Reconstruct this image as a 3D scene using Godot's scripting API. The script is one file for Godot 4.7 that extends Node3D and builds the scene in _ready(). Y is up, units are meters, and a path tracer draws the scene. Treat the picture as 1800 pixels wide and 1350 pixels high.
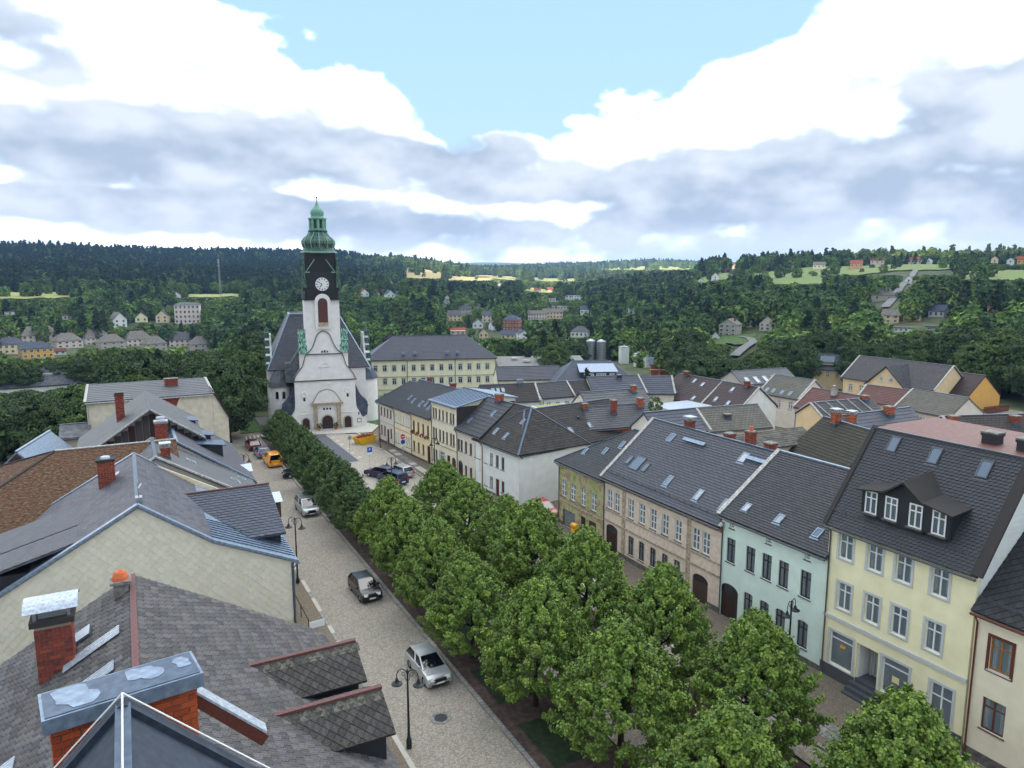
extends Node3D
# A small town seen from a tower: market street with limes, church, roofs, wooded hills.
# Town frame: u runs to the right across the street, v runs along the street away from the viewer, both in metres.

const TURN := 0.491136
var M := {}
var shared := {}
var used := {}
var rng := RandomNumberGenerator.new()

func W(u: float, v: float, y := 0.0) -> Vector3:
	return Vector3(cos(TURN) * u - sin(TURN) * v, y, -sin(TURN) * u - cos(TURN) * v)

class Shape:
	var p := PackedVector3Array()
	var n := PackedVector3Array()
	var t := PackedVector2Array()
	var c := PackedColorArray()
	var col := Color.WHITE
	var xf := Transform3D()
	func _uv(q: Vector3, w: Vector3) -> Vector2:
		var a := Vector3.UP.cross(w)
		if a.length() < 0.2:
			a = Vector3.RIGHT
		a = a.normalized()
		return Vector2(q.dot(a), -q.dot(w.cross(a)))
	func tri(a: Vector3, b: Vector3, d: Vector3) -> void:
		var w := (b - a).cross(d - a).normalized()
		for q in [a, d, b]:
			p.append(xf * q)
			n.append(xf.basis * w)
			t.append(_uv(q, w))
			c.append(col)
	func quad(a: Vector3, b: Vector3, d: Vector3, e: Vector3) -> void:
		var w := (b - a).cross(d - a)
		if w.length() < 1e-9:
			w = (d - a).cross(e - a)
		w = w.normalized()
		var wn := (xf.basis * w).normalized()
		for q in [a, d, b, a, e, d]:
			p.append(xf * q)
			n.append(wn)
			t.append(_uv(q, w))
			c.append(col)
	func box(lo: Vector3, hi: Vector3) -> void:
		var x0 := lo.x; var y0 := lo.y; var z0 := lo.z
		var x1 := hi.x; var y1 := hi.y; var z1 := hi.z
		quad(Vector3(x0, y0, z1), Vector3(x1, y0, z1), Vector3(x1, y1, z1), Vector3(x0, y1, z1))
		quad(Vector3(x1, y0, z0), Vector3(x0, y0, z0), Vector3(x0, y1, z0), Vector3(x1, y1, z0))
		quad(Vector3(x1, y0, z1), Vector3(x1, y0, z0), Vector3(x1, y1, z0), Vector3(x1, y1, z1))
		quad(Vector3(x0, y0, z0), Vector3(x0, y0, z1), Vector3(x0, y1, z1), Vector3(x0, y1, z0))
		quad(Vector3(x0, y1, z1), Vector3(x1, y1, z1), Vector3(x1, y1, z0), Vector3(x0, y1, z0))
		quad(Vector3(x0, y0, z0), Vector3(x1, y0, z0), Vector3(x1, y0, z1), Vector3(x0, y0, z1))
	func cbox(at: Vector3, s: Vector3) -> void:
		box(at - s / 2, at + s / 2)
	# a bar of rectangular section from a to b, "up" gives the height direction
	func bar(a: Vector3, b: Vector3, w: float, h: float, up := Vector3.UP) -> void:
		var f := (b - a).normalized()
		var s := f.cross(up).normalized() * w / 2
		var k := s.cross(f).normalized() * h / 2
		var q := [a - s - k, a + s - k, a + s + k, a - s + k, b - s - k, b + s - k, b + s + k, b - s + k]
		quad(q[1], q[0], q[3], q[2]); quad(q[4], q[5], q[6], q[7])
		quad(q[0], q[1], q[5], q[4]); quad(q[2], q[3], q[7], q[6])
		quad(q[1], q[2], q[6], q[5]); quad(q[3], q[0], q[4], q[7])
	# polygon in the xy plane, pushed out from z0 to z1
	func slab(poly: PackedVector2Array, z0: float, z1: float) -> void:
		var o := poly
		if Geometry2D.is_polygon_clockwise(o):
			o = poly.duplicate(); o.reverse()
		var ix := Geometry2D.triangulate_polygon(o)
		for i in range(0, ix.size(), 3):
			var a := o[ix[i]]; var b := o[ix[i + 1]]; var d := o[ix[i + 2]]
			if (b - a).cross(d - a) < 0:
				var k := b; b = d; d = k
			tri(Vector3(a.x, a.y, z1), Vector3(b.x, b.y, z1), Vector3(d.x, d.y, z1))
			tri(Vector3(b.x, b.y, z0), Vector3(a.x, a.y, z0), Vector3(d.x, d.y, z0))
		for i in o.size():
			var a := o[i]; var b := o[(i + 1) % o.size()]
			quad(Vector3(a.x, a.y, z0), Vector3(b.x, b.y, z0), Vector3(b.x, b.y, z1), Vector3(a.x, a.y, z1))
	# flat convex polygon given as points, pushed by "thick" against its normal
	func sheet(q: Array, thick: float) -> void:
		var w: Vector3 = (q[1] - q[0]).cross(q[2] - q[0]).normalized()
		for i in range(1, q.size() - 1):
			tri(q[0], q[i], q[i + 1])
			tri(q[0] - w * thick, q[i + 1] - w * thick, q[i] - w * thick)
		for i in q.size():
			var a: Vector3 = q[i]; var b: Vector3 = q[(i + 1) % q.size()]
			quad(b, a, a - w * thick, b - w * thick)
	# profile of Vector2(radius, height) turned round y
	func lathe(prof: Array, segs: int, at := Vector3.ZERO, smooth := true, a0 := 0.0) -> void:
		for i in prof.size() - 1:
			var r0: float = prof[i].x; var r1: float = prof[i + 1].x
			var y0: float = prof[i].y; var y1: float = prof[i + 1].y
			for k in segs:
				var f := a0 + TAU * k / segs; var g := a0 + TAU * (k + 1) / segs
				var d0 := Vector3(cos(f), 0, -sin(f)); var d1 := Vector3(cos(g), 0, -sin(g))
				var m := p.size()
				if r0 > 0.0005:
					quad(at + d0 * r0 + Vector3.UP * y0, at + d1 * r0 + Vector3.UP * y0, at + d1 * r1 + Vector3.UP * y1, at + d0 * r1 + Vector3.UP * y1)
				else:
					tri(at + Vector3.UP * y0, at + d1 * r1 + Vector3.UP * y1, at + d0 * r1 + Vector3.UP * y1)
				if smooth:
					for j in range(m, p.size()):
						var q := xf.affine_inverse() * p[j] - at
						var out := Vector3(q.x, 0, q.z)
						if out.length() > 0.001:
							var w := n[j]
							var o := (xf.basis * out).normalized()
							var s := (xf.basis * Vector3.UP).normalized()
							var up := w.dot(s)
							n[j] = (o * sqrt(maxf(0.0, 1 - up * up)) * signf(w.dot(o) + 1e-6) + s * up).normalized()
	func tube(pts: Array, rad: Array, segs := 6) -> void:
		var rings := []
		for i in pts.size():
			var f: Vector3 = (pts[mini(i + 1, pts.size() - 1)] - pts[maxi(i - 1, 0)]).normalized()
			var s := f.cross(Vector3(0.31, 0.2, 0.93)).normalized()
			var k := s.cross(f)
			var ring := []
			for j in segs:
				var a := TAU * j / segs
				ring.append(pts[i] + (s * cos(a) + k * sin(a)) * float(rad[mini(i, rad.size() - 1)]))
			rings.append(ring)
		for i in rings.size() - 1:
			for j in segs:
				var a: Vector3 = rings[i][j]; var b: Vector3 = rings[i][(j + 1) % segs]
				var d: Vector3 = rings[i + 1][(j + 1) % segs]; var e: Vector3 = rings[i + 1][j]
				var m := p.size()
				quad(b, a, e, d)
				var who := [0, 1, 0, 0, 1, 1]
				var q := [b, e, a, b, d, e]
				for z in 6:
					n[m + z] = (xf.basis * (q[z] - pts[i + (1 if z in [1, 4, 5] else 0)])).normalized()
		for end in [0, rings.size() - 1]:
			var r: Array = rings[end]
			for j in range(1, segs - 1):
				if end == 0: tri(r[0], r[j], r[j + 1])
				else: tri(r[0], r[j + 1], r[j])
	func mesh() -> ArrayMesh:
		var a := []
		a.resize(Mesh.ARRAY_MAX)
		a[Mesh.ARRAY_VERTEX] = p; a[Mesh.ARRAY_NORMAL] = n; a[Mesh.ARRAY_TEX_UV] = t; a[Mesh.ARRAY_COLOR] = c
		var m := ArrayMesh.new()
		m.add_surface_from_arrays(Mesh.PRIMITIVE_TRIANGLES, a)
		return m

func numbered(called: String) -> String:
	var k: int = used.get(called, 0)
	used[called] = k + 1
	return called if k == 0 else "%s_%03d" % [called, k]

func thing(called: String, label: String, category: String, at := Vector3.ZERO, turn := 0.0, group := "") -> Node3D:
	var o := Node3D.new()
	o.name = numbered(called)
	add_child(o)
	o.position = at; o.rotation.y = turn
	tag(o, label, category, group)
	return o

func tag(o: Node, label: String, category := "", group := "", kind := "") -> void:
	if label: o.set_meta("label", label)
	if category: o.set_meta("category", category)
	if group: o.set_meta("group", group)
	if kind: o.set_meta("kind", kind)

func part(parent: Node, called: String, s, m: Material) -> MeshInstance3D:
	var o := MeshInstance3D.new()
	o.name = called if parent != self else numbered(called)
	o.mesh = s if s is Mesh else s.mesh()
	o.material_override = m
	parent.add_child(o, true)
	return o

func structure(called: String, s: Shape, m: Material) -> MeshInstance3D:
	var o := part(self, called, s, m)
	o.set_meta("kind", "structure")
	return o

func copy(o: Node3D, label: String, at: Vector3, turn: float, group := "") -> Node3D:
	var k: Node3D = o.duplicate()
	k.name = numbered(String(o.name).rstrip("0123456789").trim_suffix("_"))
	add_child(k)
	k.position = at; k.rotation.y = turn
	tag(k, label, "", group)
	return k

# ---------- materials ----------
func noise_texture(seed_: int, freq: float, lo: float, hi: float, octaves := 4, normal := false, strength := 4.0, size := 512) -> NoiseTexture2D:
	var f := FastNoiseLite.new()
	f.seed = seed_; f.frequency = freq; f.fractal_octaves = octaves
	var t := NoiseTexture2D.new()
	t.width = size; t.height = size; t.seamless = true; t.noise = f
	if normal:
		t.as_normal_map = true; t.bump_strength = strength
	else:
		var g := Gradient.new()
		g.set_color(0, Color(lo, lo, lo)); g.set_color(1, Color(hi, hi, hi))
		t.color_ramp = g
	return t

func mat(key: String, color: Color, rough := 0.85, tex: Texture2D = null, scale := 0.5, normal: Texture2D = null, nscale := 0.5) -> StandardMaterial3D:
	var m := StandardMaterial3D.new()
	m.albedo_color = color
	m.roughness = rough
	if tex: m.albedo_texture = tex
	if normal:
		m.normal_enabled = true; m.normal_texture = normal; m.normal_scale = nscale
	m.uv1_scale = Vector3(scale, scale, scale)
	M[key] = m
	return m

func lin(r: float, g: float, b: float) -> Color:
	return Color(r, g, b).linear_to_srgb()

# an image of setts, bricks or boards: rows of pieces with their own tone, joint colour, and the relief of the same
func pieces_image(px: int, cols: int, rows: int, joint: float, spread: float, seed_: int, jit := 0.18) -> Array:
	var r := RandomNumberGenerator.new(); r.seed = seed_
	var tone := Image.create_empty(px, px, false, Image.FORMAT_RGB8)
	var bump := Image.create_empty(px, px, false, Image.FORMAT_RGB8)
	var cw := float(px) / cols; var ch := float(px) / rows
	tone.fill(Color(0.64, 0.63, 0.61)); bump.fill(Color(0.1, 0.1, 0.1))
	for j in rows:
		for i in cols:
			var off := cw * 0.5 if j % 2 else 0.0
			var x0 := i * cw + off + joint * (0.5 + jit * r.randf_range(-1, 1) * 2)
			var y0 := j * ch + joint * (0.5 + jit * r.randf_range(-1, 1))
			var k := 1.0 - spread * r.randf()
			var cc := Color(k * r.randf_range(0.96, 1.0), k * r.randf_range(0.95, 0.99), k * r.randf_range(0.92, 1.0))
			var b := r.randf_range(0.65, 1.0)
			for s in [0, -px]:
				tone.fill_rect(Rect2i(int(x0) + s, int(y0), int(cw - joint), int(ch - joint)), cc)
				bump.fill_rect(Rect2i(int(x0) + s, int(y0), int(cw - joint), int(ch - joint)), Color(b, b, b) * 0.6)
				bump.fill_rect(Rect2i(int(x0) + s + 1, int(y0) + 1, int(cw - joint) - 2, int(ch - joint) - 2), Color(b, b, b))
	bump.bump_map_to_normal_map(3.0)
	return [ImageTexture.create_from_image(tone), ImageTexture.create_from_image(bump)]

func make_materials() -> void:
	var mottle := noise_texture(3, 0.012, 0.93, 1.0, 5)
	var stain := noise_texture(8, 0.008, 0.62, 1.0, 6)
	var rough_n := noise_texture(5, 0.06, 0, 1, 4, true, 6.0)
	var faint := noise_texture(13, 0.015, 0.86, 1.0, 6)
	var streak := noise_texture(11, 0.02, 0.72, 1.0, 5)
	# plaster
	for e in [["cream_shingle", 0.86, 0.83, 0.72], ["plaster_white", 0.89, 0.90, 0.88], ["plaster_mint", 0.84, 0.91, 0.86], ["plaster_yellow", 0.945, 0.915, 0.75], ["plaster_cream", 0.90, 0.84, 0.70],
		["plaster_pale", 0.86, 0.82, 0.76], ["plaster_ivory", 0.91, 0.87, 0.76], ["plaster_pink", 0.87, 0.80, 0.75], ["plaster_apricot", 0.93, 0.85, 0.68], ["plaster_orange", 0.88, 0.68, 0.36],
		["plaster_school", 0.95, 0.92, 0.78], ["church_white", 0.90, 0.885, 0.865], ["plaster_grey", 0.70, 0.67, 0.63], ["plaster_salmon", 0.88, 0.64, 0.50], ["plaster_buff", 0.87, 0.77, 0.60]]:
		mat(e[0], Color(e[1], e[2], e[3]), 0.9, mottle, 0.11)
	mat("plaster_brown", Color(0.88, 0.81, 0.735), 0.92, faint, 0.22)
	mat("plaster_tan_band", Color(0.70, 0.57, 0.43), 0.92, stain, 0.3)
	mat("plaster_old", Color(0.86, 0.82, 0.73), 0.92, faint, 0.12)
	mat("sandstone", Color(0.80, 0.72, 0.61), 0.9, stain, 0.5, rough_n, 0.4)
	mat("plinth", Color(0.47, 0.44, 0.42), 0.9, stain, 0.5, rough_n, 0.4)
	mat("plinth_dark", Color(0.30, 0.31, 0.33), 0.8, mottle, 0.6)
	# decayed green plaster: patches of green wash, bare grey-brown render, moss
	var rot := FastNoiseLite.new(); rot.seed = 21; rot.frequency = 0.011; rot.fractal_octaves = 6
	var rt := NoiseTexture2D.new(); rt.width = 512; rt.height = 512; rt.seamless = true; rt.noise = rot
	var gr := Gradient.new()
	gr.offsets = PackedFloat32Array([0.0, 0.36, 0.42, 0.58, 0.66, 1.0])
	gr.colors = PackedColorArray([Color(0.55, 0.46, 0.37), Color(0.65, 0.57, 0.45), Color(0.68, 0.65, 0.50), Color(0.68, 0.68, 0.50), Color(0.62, 0.64, 0.42), Color(0.48, 0.53, 0.28)])
	rt.color_ramp = gr
	mat("plaster_decay", Color.WHITE, 0.95, rt, 0.13, rough_n, 0.5)
	# moss and rust-brown growth on an old felt roof
	var mo := FastNoiseLite.new(); mo.seed = 31; mo.frequency = 0.03; mo.fractal_octaves = 6
	var mt := NoiseTexture2D.new(); mt.width = 1024; mt.height = 1024; mt.seamless = true; mt.noise = mo
	var mg := Gradient.new()
	mg.offsets = PackedFloat32Array([0.0, 0.2, 0.38, 0.52, 0.66, 0.82, 1.0])
	mg.colors = PackedColorArray([Color(0.15, 0.14, 0.09), Color(0.24, 0.18, 0.12), Color(0.29, 0.20, 0.13), Color(0.37, 0.24, 0.14), Color(0.36, 0.27, 0.18), Color(0.48, 0.41, 0.31), Color(0.28, 0.28, 0.15)])
	mt.color_ramp = mg
	mat("roof_moss", Color.WHITE, 0.95, mt, 0.16, noise_texture(33, 0.03, 0, 1, 6, true, 14.0), 1.0).uv1_scale = Vector3(0.09, 0.15, 0.1)
	# roofs: colour comes with each slate as vertex colour
	var sl := mat("slate", Color.WHITE, 0.62, noise_texture(41, 0.03, 0.74, 1.0, 5), 0.35, rough_n, 0.35)
	sl.vertex_color_use_as_albedo = true
	var sg := mat("shingle", Color.WHITE, 0.8)
	sg.vertex_color_use_as_albedo = true
	var sr := mat("slate_lichen", Color.WHITE, 0.88, null, 0.3, rough_n, 0.5)
	sr.vertex_color_use_as_albedo = true
	var li := FastNoiseLite.new(); li.seed = 43; li.frequency = 0.035; li.fractal_octaves = 6
	var lt := NoiseTexture2D.new(); lt.width = 512; lt.height = 512; lt.seamless = true; lt.noise = li
	var lg := Gradient.new()
	lg.offsets = PackedFloat32Array([0.0, 0.45, 0.62, 0.68, 0.8, 1.0])
	lg.colors = PackedColorArray([Color(0.66, 0.66, 0.66), Color(0.82, 0.82, 0.8), Color(0.85, 0.85, 0.82), Color(1, 1, 0.94), Color(0.9, 0.88, 0.74), Color(1, 1, 1)])
	lt.color_ramp = lg
	sr.albedo_texture = lt
	for e in [["roof_grey", 0.40, 0.41, 0.42], ["roof_dark", 0.25, 0.25, 0.26], ["roof_blue", 0.33, 0.37, 0.44], ["roof_brown", 0.31, 0.22, 0.19], ["roof_red", 0.48, 0.27, 0.22], ["roof_old", 0.53, 0.51, 0.47], ["roof_felt", 0.44, 0.45, 0.46], ["roof_redtile", 0.70, 0.34, 0.22], ["roof_school", 0.36, 0.38, 0.46]]:
		mat(e[0], Color(e[1], e[2], e[3]), 0.8, stain, 0.22, rough_n, 0.5)
	mat("zinc", Color(0.58, 0.65, 0.73), 0.42, streak, 0.3).metallic = 0.35
	mat("zinc_dark", Color(0.33, 0.40, 0.48), 0.45, streak, 0.3).metallic = 0.3
	mat("metal_dark", Color(0.21, 0.25, 0.31), 0.6, streak, 0.3).metallic = 0.1
	mat("zinc_white", Color(0.80, 0.84, 0.88), 0.4, streak, 0.5).metallic = 0.3
	mat("tin_red", Color(0.45, 0.255, 0.205), 0.6, streak, 0.2)
	mat("ridge_red", Color(0.45, 0.29, 0.27), 0.7, streak, 0.5)
	mat("felt_black", Color(0.20, 0.19, 0.18), 0.9, mottle, 0.4)
	mat("verge_white", Color(0.80, 0.79, 0.76), 0.8, stain, 0.7)
	# copper: green patina with dark streaks
	var cn := FastNoiseLite.new(); cn.seed = 51; cn.frequency = 0.02; cn.fractal_octaves = 5
	var ct := NoiseTexture2D.new(); ct.width = 512; ct.height = 512; ct.seamless = true; ct.noise = cn
	var cg := Gradient.new()
	cg.offsets = PackedFloat32Array([0.0, 0.36, 0.46, 0.6, 1.0])
	cg.colors = PackedColorArray([Color(0.13, 0.15, 0.14), Color(0.20, 0.27, 0.24), Color(0.38, 0.56, 0.49), Color(0.50, 0.70, 0.61), Color(0.60, 0.78, 0.69)])
	ct.color_ramp = cg
	mat("copper", Color.WHITE, 0.6, ct, 0.25).uv1_scale = Vector3(0.5, 0.12, 0.3)
	var cd := mat("copper_dark", Color(0.62, 0.62, 0.62), 0.6, ct, 0.25); cd.uv1_scale = Vector3(0.7, 0.1, 0.3); cd.uv1_offset = Vector3(0.1, 0.4, 0)
	mat("copper_green", Color(0.50, 0.70, 0.61), 0.65, streak, 0.6)
	mat("tower_slate", Color(0.135, 0.125, 0.13), 0.7, stain, 0.8)
	# brick
	var br := pieces_image(512, 8, 24, 3.0, 0.45, 61)
	mat("brick_small", Color(0.66, 0.33, 0.25), 0.9, br[0], 0.5, br[1], 0.6)
	mat("brick_orange", Color(0.78, 0.43, 0.27), 0.9, br[0], 0.4, br[1], 0.6)
	for e in [["brick_a", 0.50, 0.22, 0.17], ["brick_b", 0.42, 0.19, 0.16], ["brick_c", 0.58, 0.27, 0.18], ["brick_d", 0.62, 0.31, 0.18], ["brick_e", 0.72, 0.33, 0.16], ["brick_f", 0.62, 0.27, 0.14]]:
		mat(e[0], Color(e[1], e[2], e[3]), 0.9, mottle, 2.0, rough_n, 0.4)
	mat("mortar", Color(0.62, 0.57, 0.50), 0.95, mottle, 1.0)
	mat("concrete", Color(0.60, 0.59, 0.56), 0.9, stain, 0.6, rough_n, 0.4)
	# ground
	var co := pieces_image(1024, 28, 36, 4.0, 0.24, 71, 0.3)
	mat("setts", Color(0.70, 0.67, 0.61), 0.85, co[0], 0.32, co[1], 0.6)
	mat("setts_pale", Color(0.78, 0.75, 0.69), 0.85, co[0], 0.27, co[1], 0.6)
	mat("setts_brown", Color(0.56, 0.51, 0.44), 0.88, co[0], 0.42, co[1], 0.8)
	mat("asphalt", Color(0.37, 0.38, 0.40), 0.9, mottle, 0.5, rough_n, 0.4)
	mat("granite", Color(0.66, 0.64, 0.60), 0.85, stain, 0.8, rough_n, 0.3)
	mat("granite_pale", Color(0.74, 0.72, 0.67), 0.85, mottle, 0.8)
	mat("dirt", Color(0.36, 0.29, 0.25), 0.95, stain, 0.4, rough_n, 0.6)
	mat("lawn", Color(0.33, 0.46, 0.17), 0.95, stain, 0.4, rough_n, 1.0)
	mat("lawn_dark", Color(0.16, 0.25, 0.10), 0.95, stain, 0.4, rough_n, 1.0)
	var tr := mat("terrain", Color.WHITE, 1.0, stain, 0.02); tr.vertex_color_use_as_albedo = true
	mat("field_gold", Color(0.70, 0.63, 0.42), 1.0, mottle, 0.02)
	mat("field_pale", Color(0.60, 0.62, 0.35), 1.0, mottle, 0.02)
	mat("field_green", Color(0.44, 0.50, 0.25), 1.0, mottle, 0.02)
	mat("path_grey", Color(0.45, 0.45, 0.44), 0.9, mottle, 0.3)
	# joinery, glass, metal
	mat("white_paint", Color(0.88, 0.88, 0.87), 0.5)
	mat("trim_grey", Color(0.76, 0.77, 0.77), 0.8, mottle, 0.7)
	mat("wood_dark", Color(0.25, 0.15, 0.12), 0.7, streak, 1.2)
	mat("wood_red", Color(0.42, 0.20, 0.14), 0.65, streak, 1.2)
	mat("wood_ochre", Color(0.70, 0.45, 0.18), 0.6, streak, 1.2)
	mat("wood_brown", Color(0.33, 0.24, 0.20), 0.7, streak, 1.2)
	mat("wood_grey", Color(0.36, 0.33, 0.31), 0.9, streak, 0.8)
	mat("dark_cladding", Color(0.13, 0.14, 0.16), 0.6, mottle, 0.5)
	mat("curtain", Color(0.80, 0.79, 0.76), 0.95, streak, 1.5)
	mat("interior", Color(0.58, 0.52, 0.45), 0.95)
	mat("shop_floor", Color(0.50, 0.38, 0.27), 0.8, streak, 0.8)
	mat("notice", Color(0.87, 0.82, 0.60), 0.8)
	mat("notice_orange", Color(0.82, 0.62, 0.15), 0.8)
	var gl := mat("glass", Color(0.62, 0.70, 0.74, 0.22), 0.05)
	gl.transparency = BaseMaterial3D.TRANSPARENCY_ALPHA; gl.metallic_specular = 0.6
	mat("glass_dark", Color(0.10, 0.11, 0.13), 0.12).metallic_specular = 0.7
	mat("glass_roof", Color(0.38, 0.43, 0.48), 0.12).metallic_specular = 0.8
	mat("glass_car", Color(0.045, 0.055, 0.07), 0.05).metallic_specular = 0.8
	mat("iron", Color(0.10, 0.12, 0.13), 0.55)
	mat("steel", Color(0.62, 0.63, 0.65), 0.4).metallic = 0.6
	mat("black", Color(0.05, 0.05, 0.05), 0.6)
	mat("rubber", Color(0.06, 0.06, 0.06), 0.9)
	mat("gutter", Color(0.30, 0.31, 0.33), 0.5)
	mat("terracotta", Color(0.80, 0.42, 0.24), 0.8, mottle, 1.0)
	mat("gold", Color(0.80, 0.62, 0.20), 0.35).metallic = 0.8
	mat("sign_blue", Color(0.05, 0.28, 0.66), 0.5)
	mat("sign_red", Color(0.75, 0.08, 0.08), 0.5)
	mat("skip_yellow", Color(0.93, 0.72, 0.08), 0.55, mottle, 0.4)
	mat("post_yellow", Color(0.95, 0.68, 0.05), 0.45)
	mat("flower_red", Color(0.55, 0.09, 0.07), 0.9)
	mat("lamp_glass", Color(0.85, 0.86, 0.82), 0.3)
	mat("bark", Color(0.27, 0.22, 0.17), 0.95, stain, 1.0, rough_n, 0.8)
	var lf := mat("leaf", Color.WHITE, 0.62)
	lf.vertex_color_use_as_albedo = true; lf.backlight_enabled = true; lf.backlight = Color(0.22, 0.30, 0.08); lf.cull_mode = BaseMaterial3D.CULL_DISABLED
	var fo := mat("foliage", Color.WHITE, 0.85)
	fo.vertex_color_use_as_albedo = true; fo.backlight_enabled = true; fo.backlight = Color(0.25, 0.30, 0.12); fo.cull_mode = BaseMaterial3D.CULL_DISABLED
	for e in [["paint_silver", 0.70, 0.71, 0.71, 0.55], ["paint_black", 0.035, 0.035, 0.045, 0.0], ["paint_greygreen", 0.58, 0.61, 0.61, 0.5], ["paint_orange", 0.93, 0.62, 0.10, 0.0], ["paint_blue", 0.16, 0.21, 0.33, 0.3], ["paint_maroon", 0.36, 0.10, 0.11, 0.1], ["paint_purple", 0.20, 0.13, 0.27, 0.3], ["paint_red", 0.62, 0.05, 0.06, 0.0], ["paint_dark", 0.06, 0.09, 0.12, 0.1], ["paint_paleblue", 0.45, 0.52, 0.60, 0.4]]:
		var cp := mat(e[0], Color(e[1], e[2], e[3]), 0.32)
		cp.metallic = e[4]; cp.clearcoat_enabled = true; cp.clearcoat = 0.35 if e[1] < 0.25 else 0.7; cp.clearcoat_roughness = 0.06
	var cl := mat("cloud", Color(0.95, 0.95, 0.96), 1.0)
	cl.cull_mode = BaseMaterial3D.CULL_DISABLED

# ---------- sky ----------
const SKY_W := 2560
var sky_data := PackedFloat32Array()
var sky_noise: Array[FastNoiseLite] = []

func gap(az: float) -> float: # how high the clouds reach below the blue, in degrees, at a bearing
	var k := [[-50.0, 26.0], [-35.0, 21.0], [-25.0, 18.2], [-20.0, 16.0], [-15.0, 14.6], [-10.0, 12.9], [-6.0, 11.2], [-4.0, 9.6], [0.0, 9.8], [3.0, 10.4], [8.0, 13.2], [12.0, 13.4], [18.0, 15.6], [22.0, 17.4], [35.0, 24.0], [50.0, 27.0]]
	for i in k.size() - 1:
		if az < k[i + 1][0]:
			return lerpf(k[i][1], k[i + 1][1], clampf((az - k[i][0]) / (k[i + 1][0] - k[i][0]), 0, 1))
	return 27.0

func blob(az: float, el: float, ca: float, ce: float, ra: float, re: float) -> float:
	var x := (az - ca) / ra; var y := (el - ce) / re
	return 1.0 - sqrt(x * x + y * y)

func sky_row(j: int) -> void:
	var h := SKY_W / 2
	var el := 90.0 - (j + 0.5) / h * 180.0
	for i in SKY_W:
		var az := wrapf((i + 0.5) / SKY_W * 360.0, -180.0, 180.0)
		var a := deg_to_rad(az); var e := deg_to_rad(el)
		var d := Vector3(sin(a) * cos(e), sin(e), -cos(a) * cos(e))
		var q := Vector3(d.x, d.y * 2.1, d.z)
		var n1 := sky_noise[0].get_noise_3dv(q * 100.0)
		var n2 := sky_noise[1].get_noise_3dv(Vector3(d.x, d.y * 3.2, d.z) * 100.0)
		var n3 := sky_noise[2].get_noise_3dv(q * 100.0)
		var inside := 1.0 - smoothstep(42.0, 62.0, absf(az))
		# clear air
		var up := clampf(el / 60.0, 0, 1)
		var sky := Color(0.50, 0.72, 0.84).lerp(Color(0.25, 0.47, 0.78), pow(up, 0.6))
		sky = sky.lerp(Color(0.74, 0.84, 0.95), exp(-el / 4.0))
		# white heaps
		var cover_frame := (gap(az) - el) * 0.9 + 0.4 + n1 * 1.9 + n3 * 2.4
		if el > 22.0:
			cover_frame = maxf(cover_frame, (n1 * 6.0 + 0.3 + n3 * 1.5) * smoothstep(22.0, 32.0, el) + cover_frame * (1.0 - smoothstep(22.0, 32.0, el)))
		var cover_any := n1 * 6.5 + 0.35 + n3 * 1.5 + (1.0 - smoothstep(0, 14, el)) * 1.0
		var cover := lerpf(cover_any, cover_frame, inside)
		var dens := smoothstep(-0.35, 0.75, cover)
		var white := Color(3.9, 3.9, 3.92) * (0.97 + 0.10 * n3)
		white = white.lerp(Color(0.74, 0.80, 0.90), smoothstep(0.05, 0.5, n2 + 0.2 * n3) * 0.5)
		# grey undersides
		var g := -1.0
		g = maxf(g, blob(az, el, -29, 8.2, 17, 3.0))
		g = maxf(g, blob(az, el, -14, 8.6, 13, 2.7))
		g = maxf(g, blob(az, el, -4.0, 8.4, 9.5, 2.5))
		g = maxf(g, blob(az, el, -27, 4.6, 22, 1.5))
		g = maxf(g, blob(az, el, -1, 6.4, 8, 1.5))
		g = maxf(g, blob(az, el, 24, 5.8, 21, 4.4))
		g = maxf(g, blob(az, el, 38, 8.2, 15, 5.5))
		g = maxf(g, blob(az, el, 14, 4.6, 10, 2.2))
		g = maxf(g, blob(az, el, -36, 14.5, 14, 4.5) - 0.25)
		g = maxf(g, blob(az, el, 7, 6.0, 8, 2.0) - 0.30)
		g = maxf(g, blob(az, el, -8, 3.6, 14, 2.0) - 0.15)
		var grey_frame := g * 2.3 + 0.28 + n1 * 1.7 + n2 * 1.1 + n3 * 1.5
		var grey_any := n2 * 3.6 + n1 * 1.2 + 0.35 + (1.0 - smoothstep(0, 20, absf(el - 8))) * 0.5
		var grey := smoothstep(-0.35, 1.05, lerpf(grey_any, grey_frame, inside))
		var tone := Color(0.34, 0.42, 0.54).lerp(Color(0.60, 0.66, 0.75), clampf(0.45 + n3 * 1.3 + n2 * 0.8 + n1 * 0.5, 0, 1))
		var c := sky.lerp(white, dens)
		var f := grey * clampf(dens + grey * 0.6, 0, 1) * 0.97
		c = Color(pow(c.r, 1 - f) * pow(tone.r, f), pow(c.g, 1 - f) * pow(tone.g, f), pow(c.b, 1 - f) * pow(tone.b, f))
		# milky air low down
		c = c.lerp(Color(0.60, 0.69, 0.82), (1.0 - smoothstep(1.0, 4.6, el + n1 * 2.5)) * 0.95)
		var o := (j * SKY_W + i) * 3
		sky_data[o] = c.r; sky_data[o + 1] = c.g; sky_data[o + 2] = c.b

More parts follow.
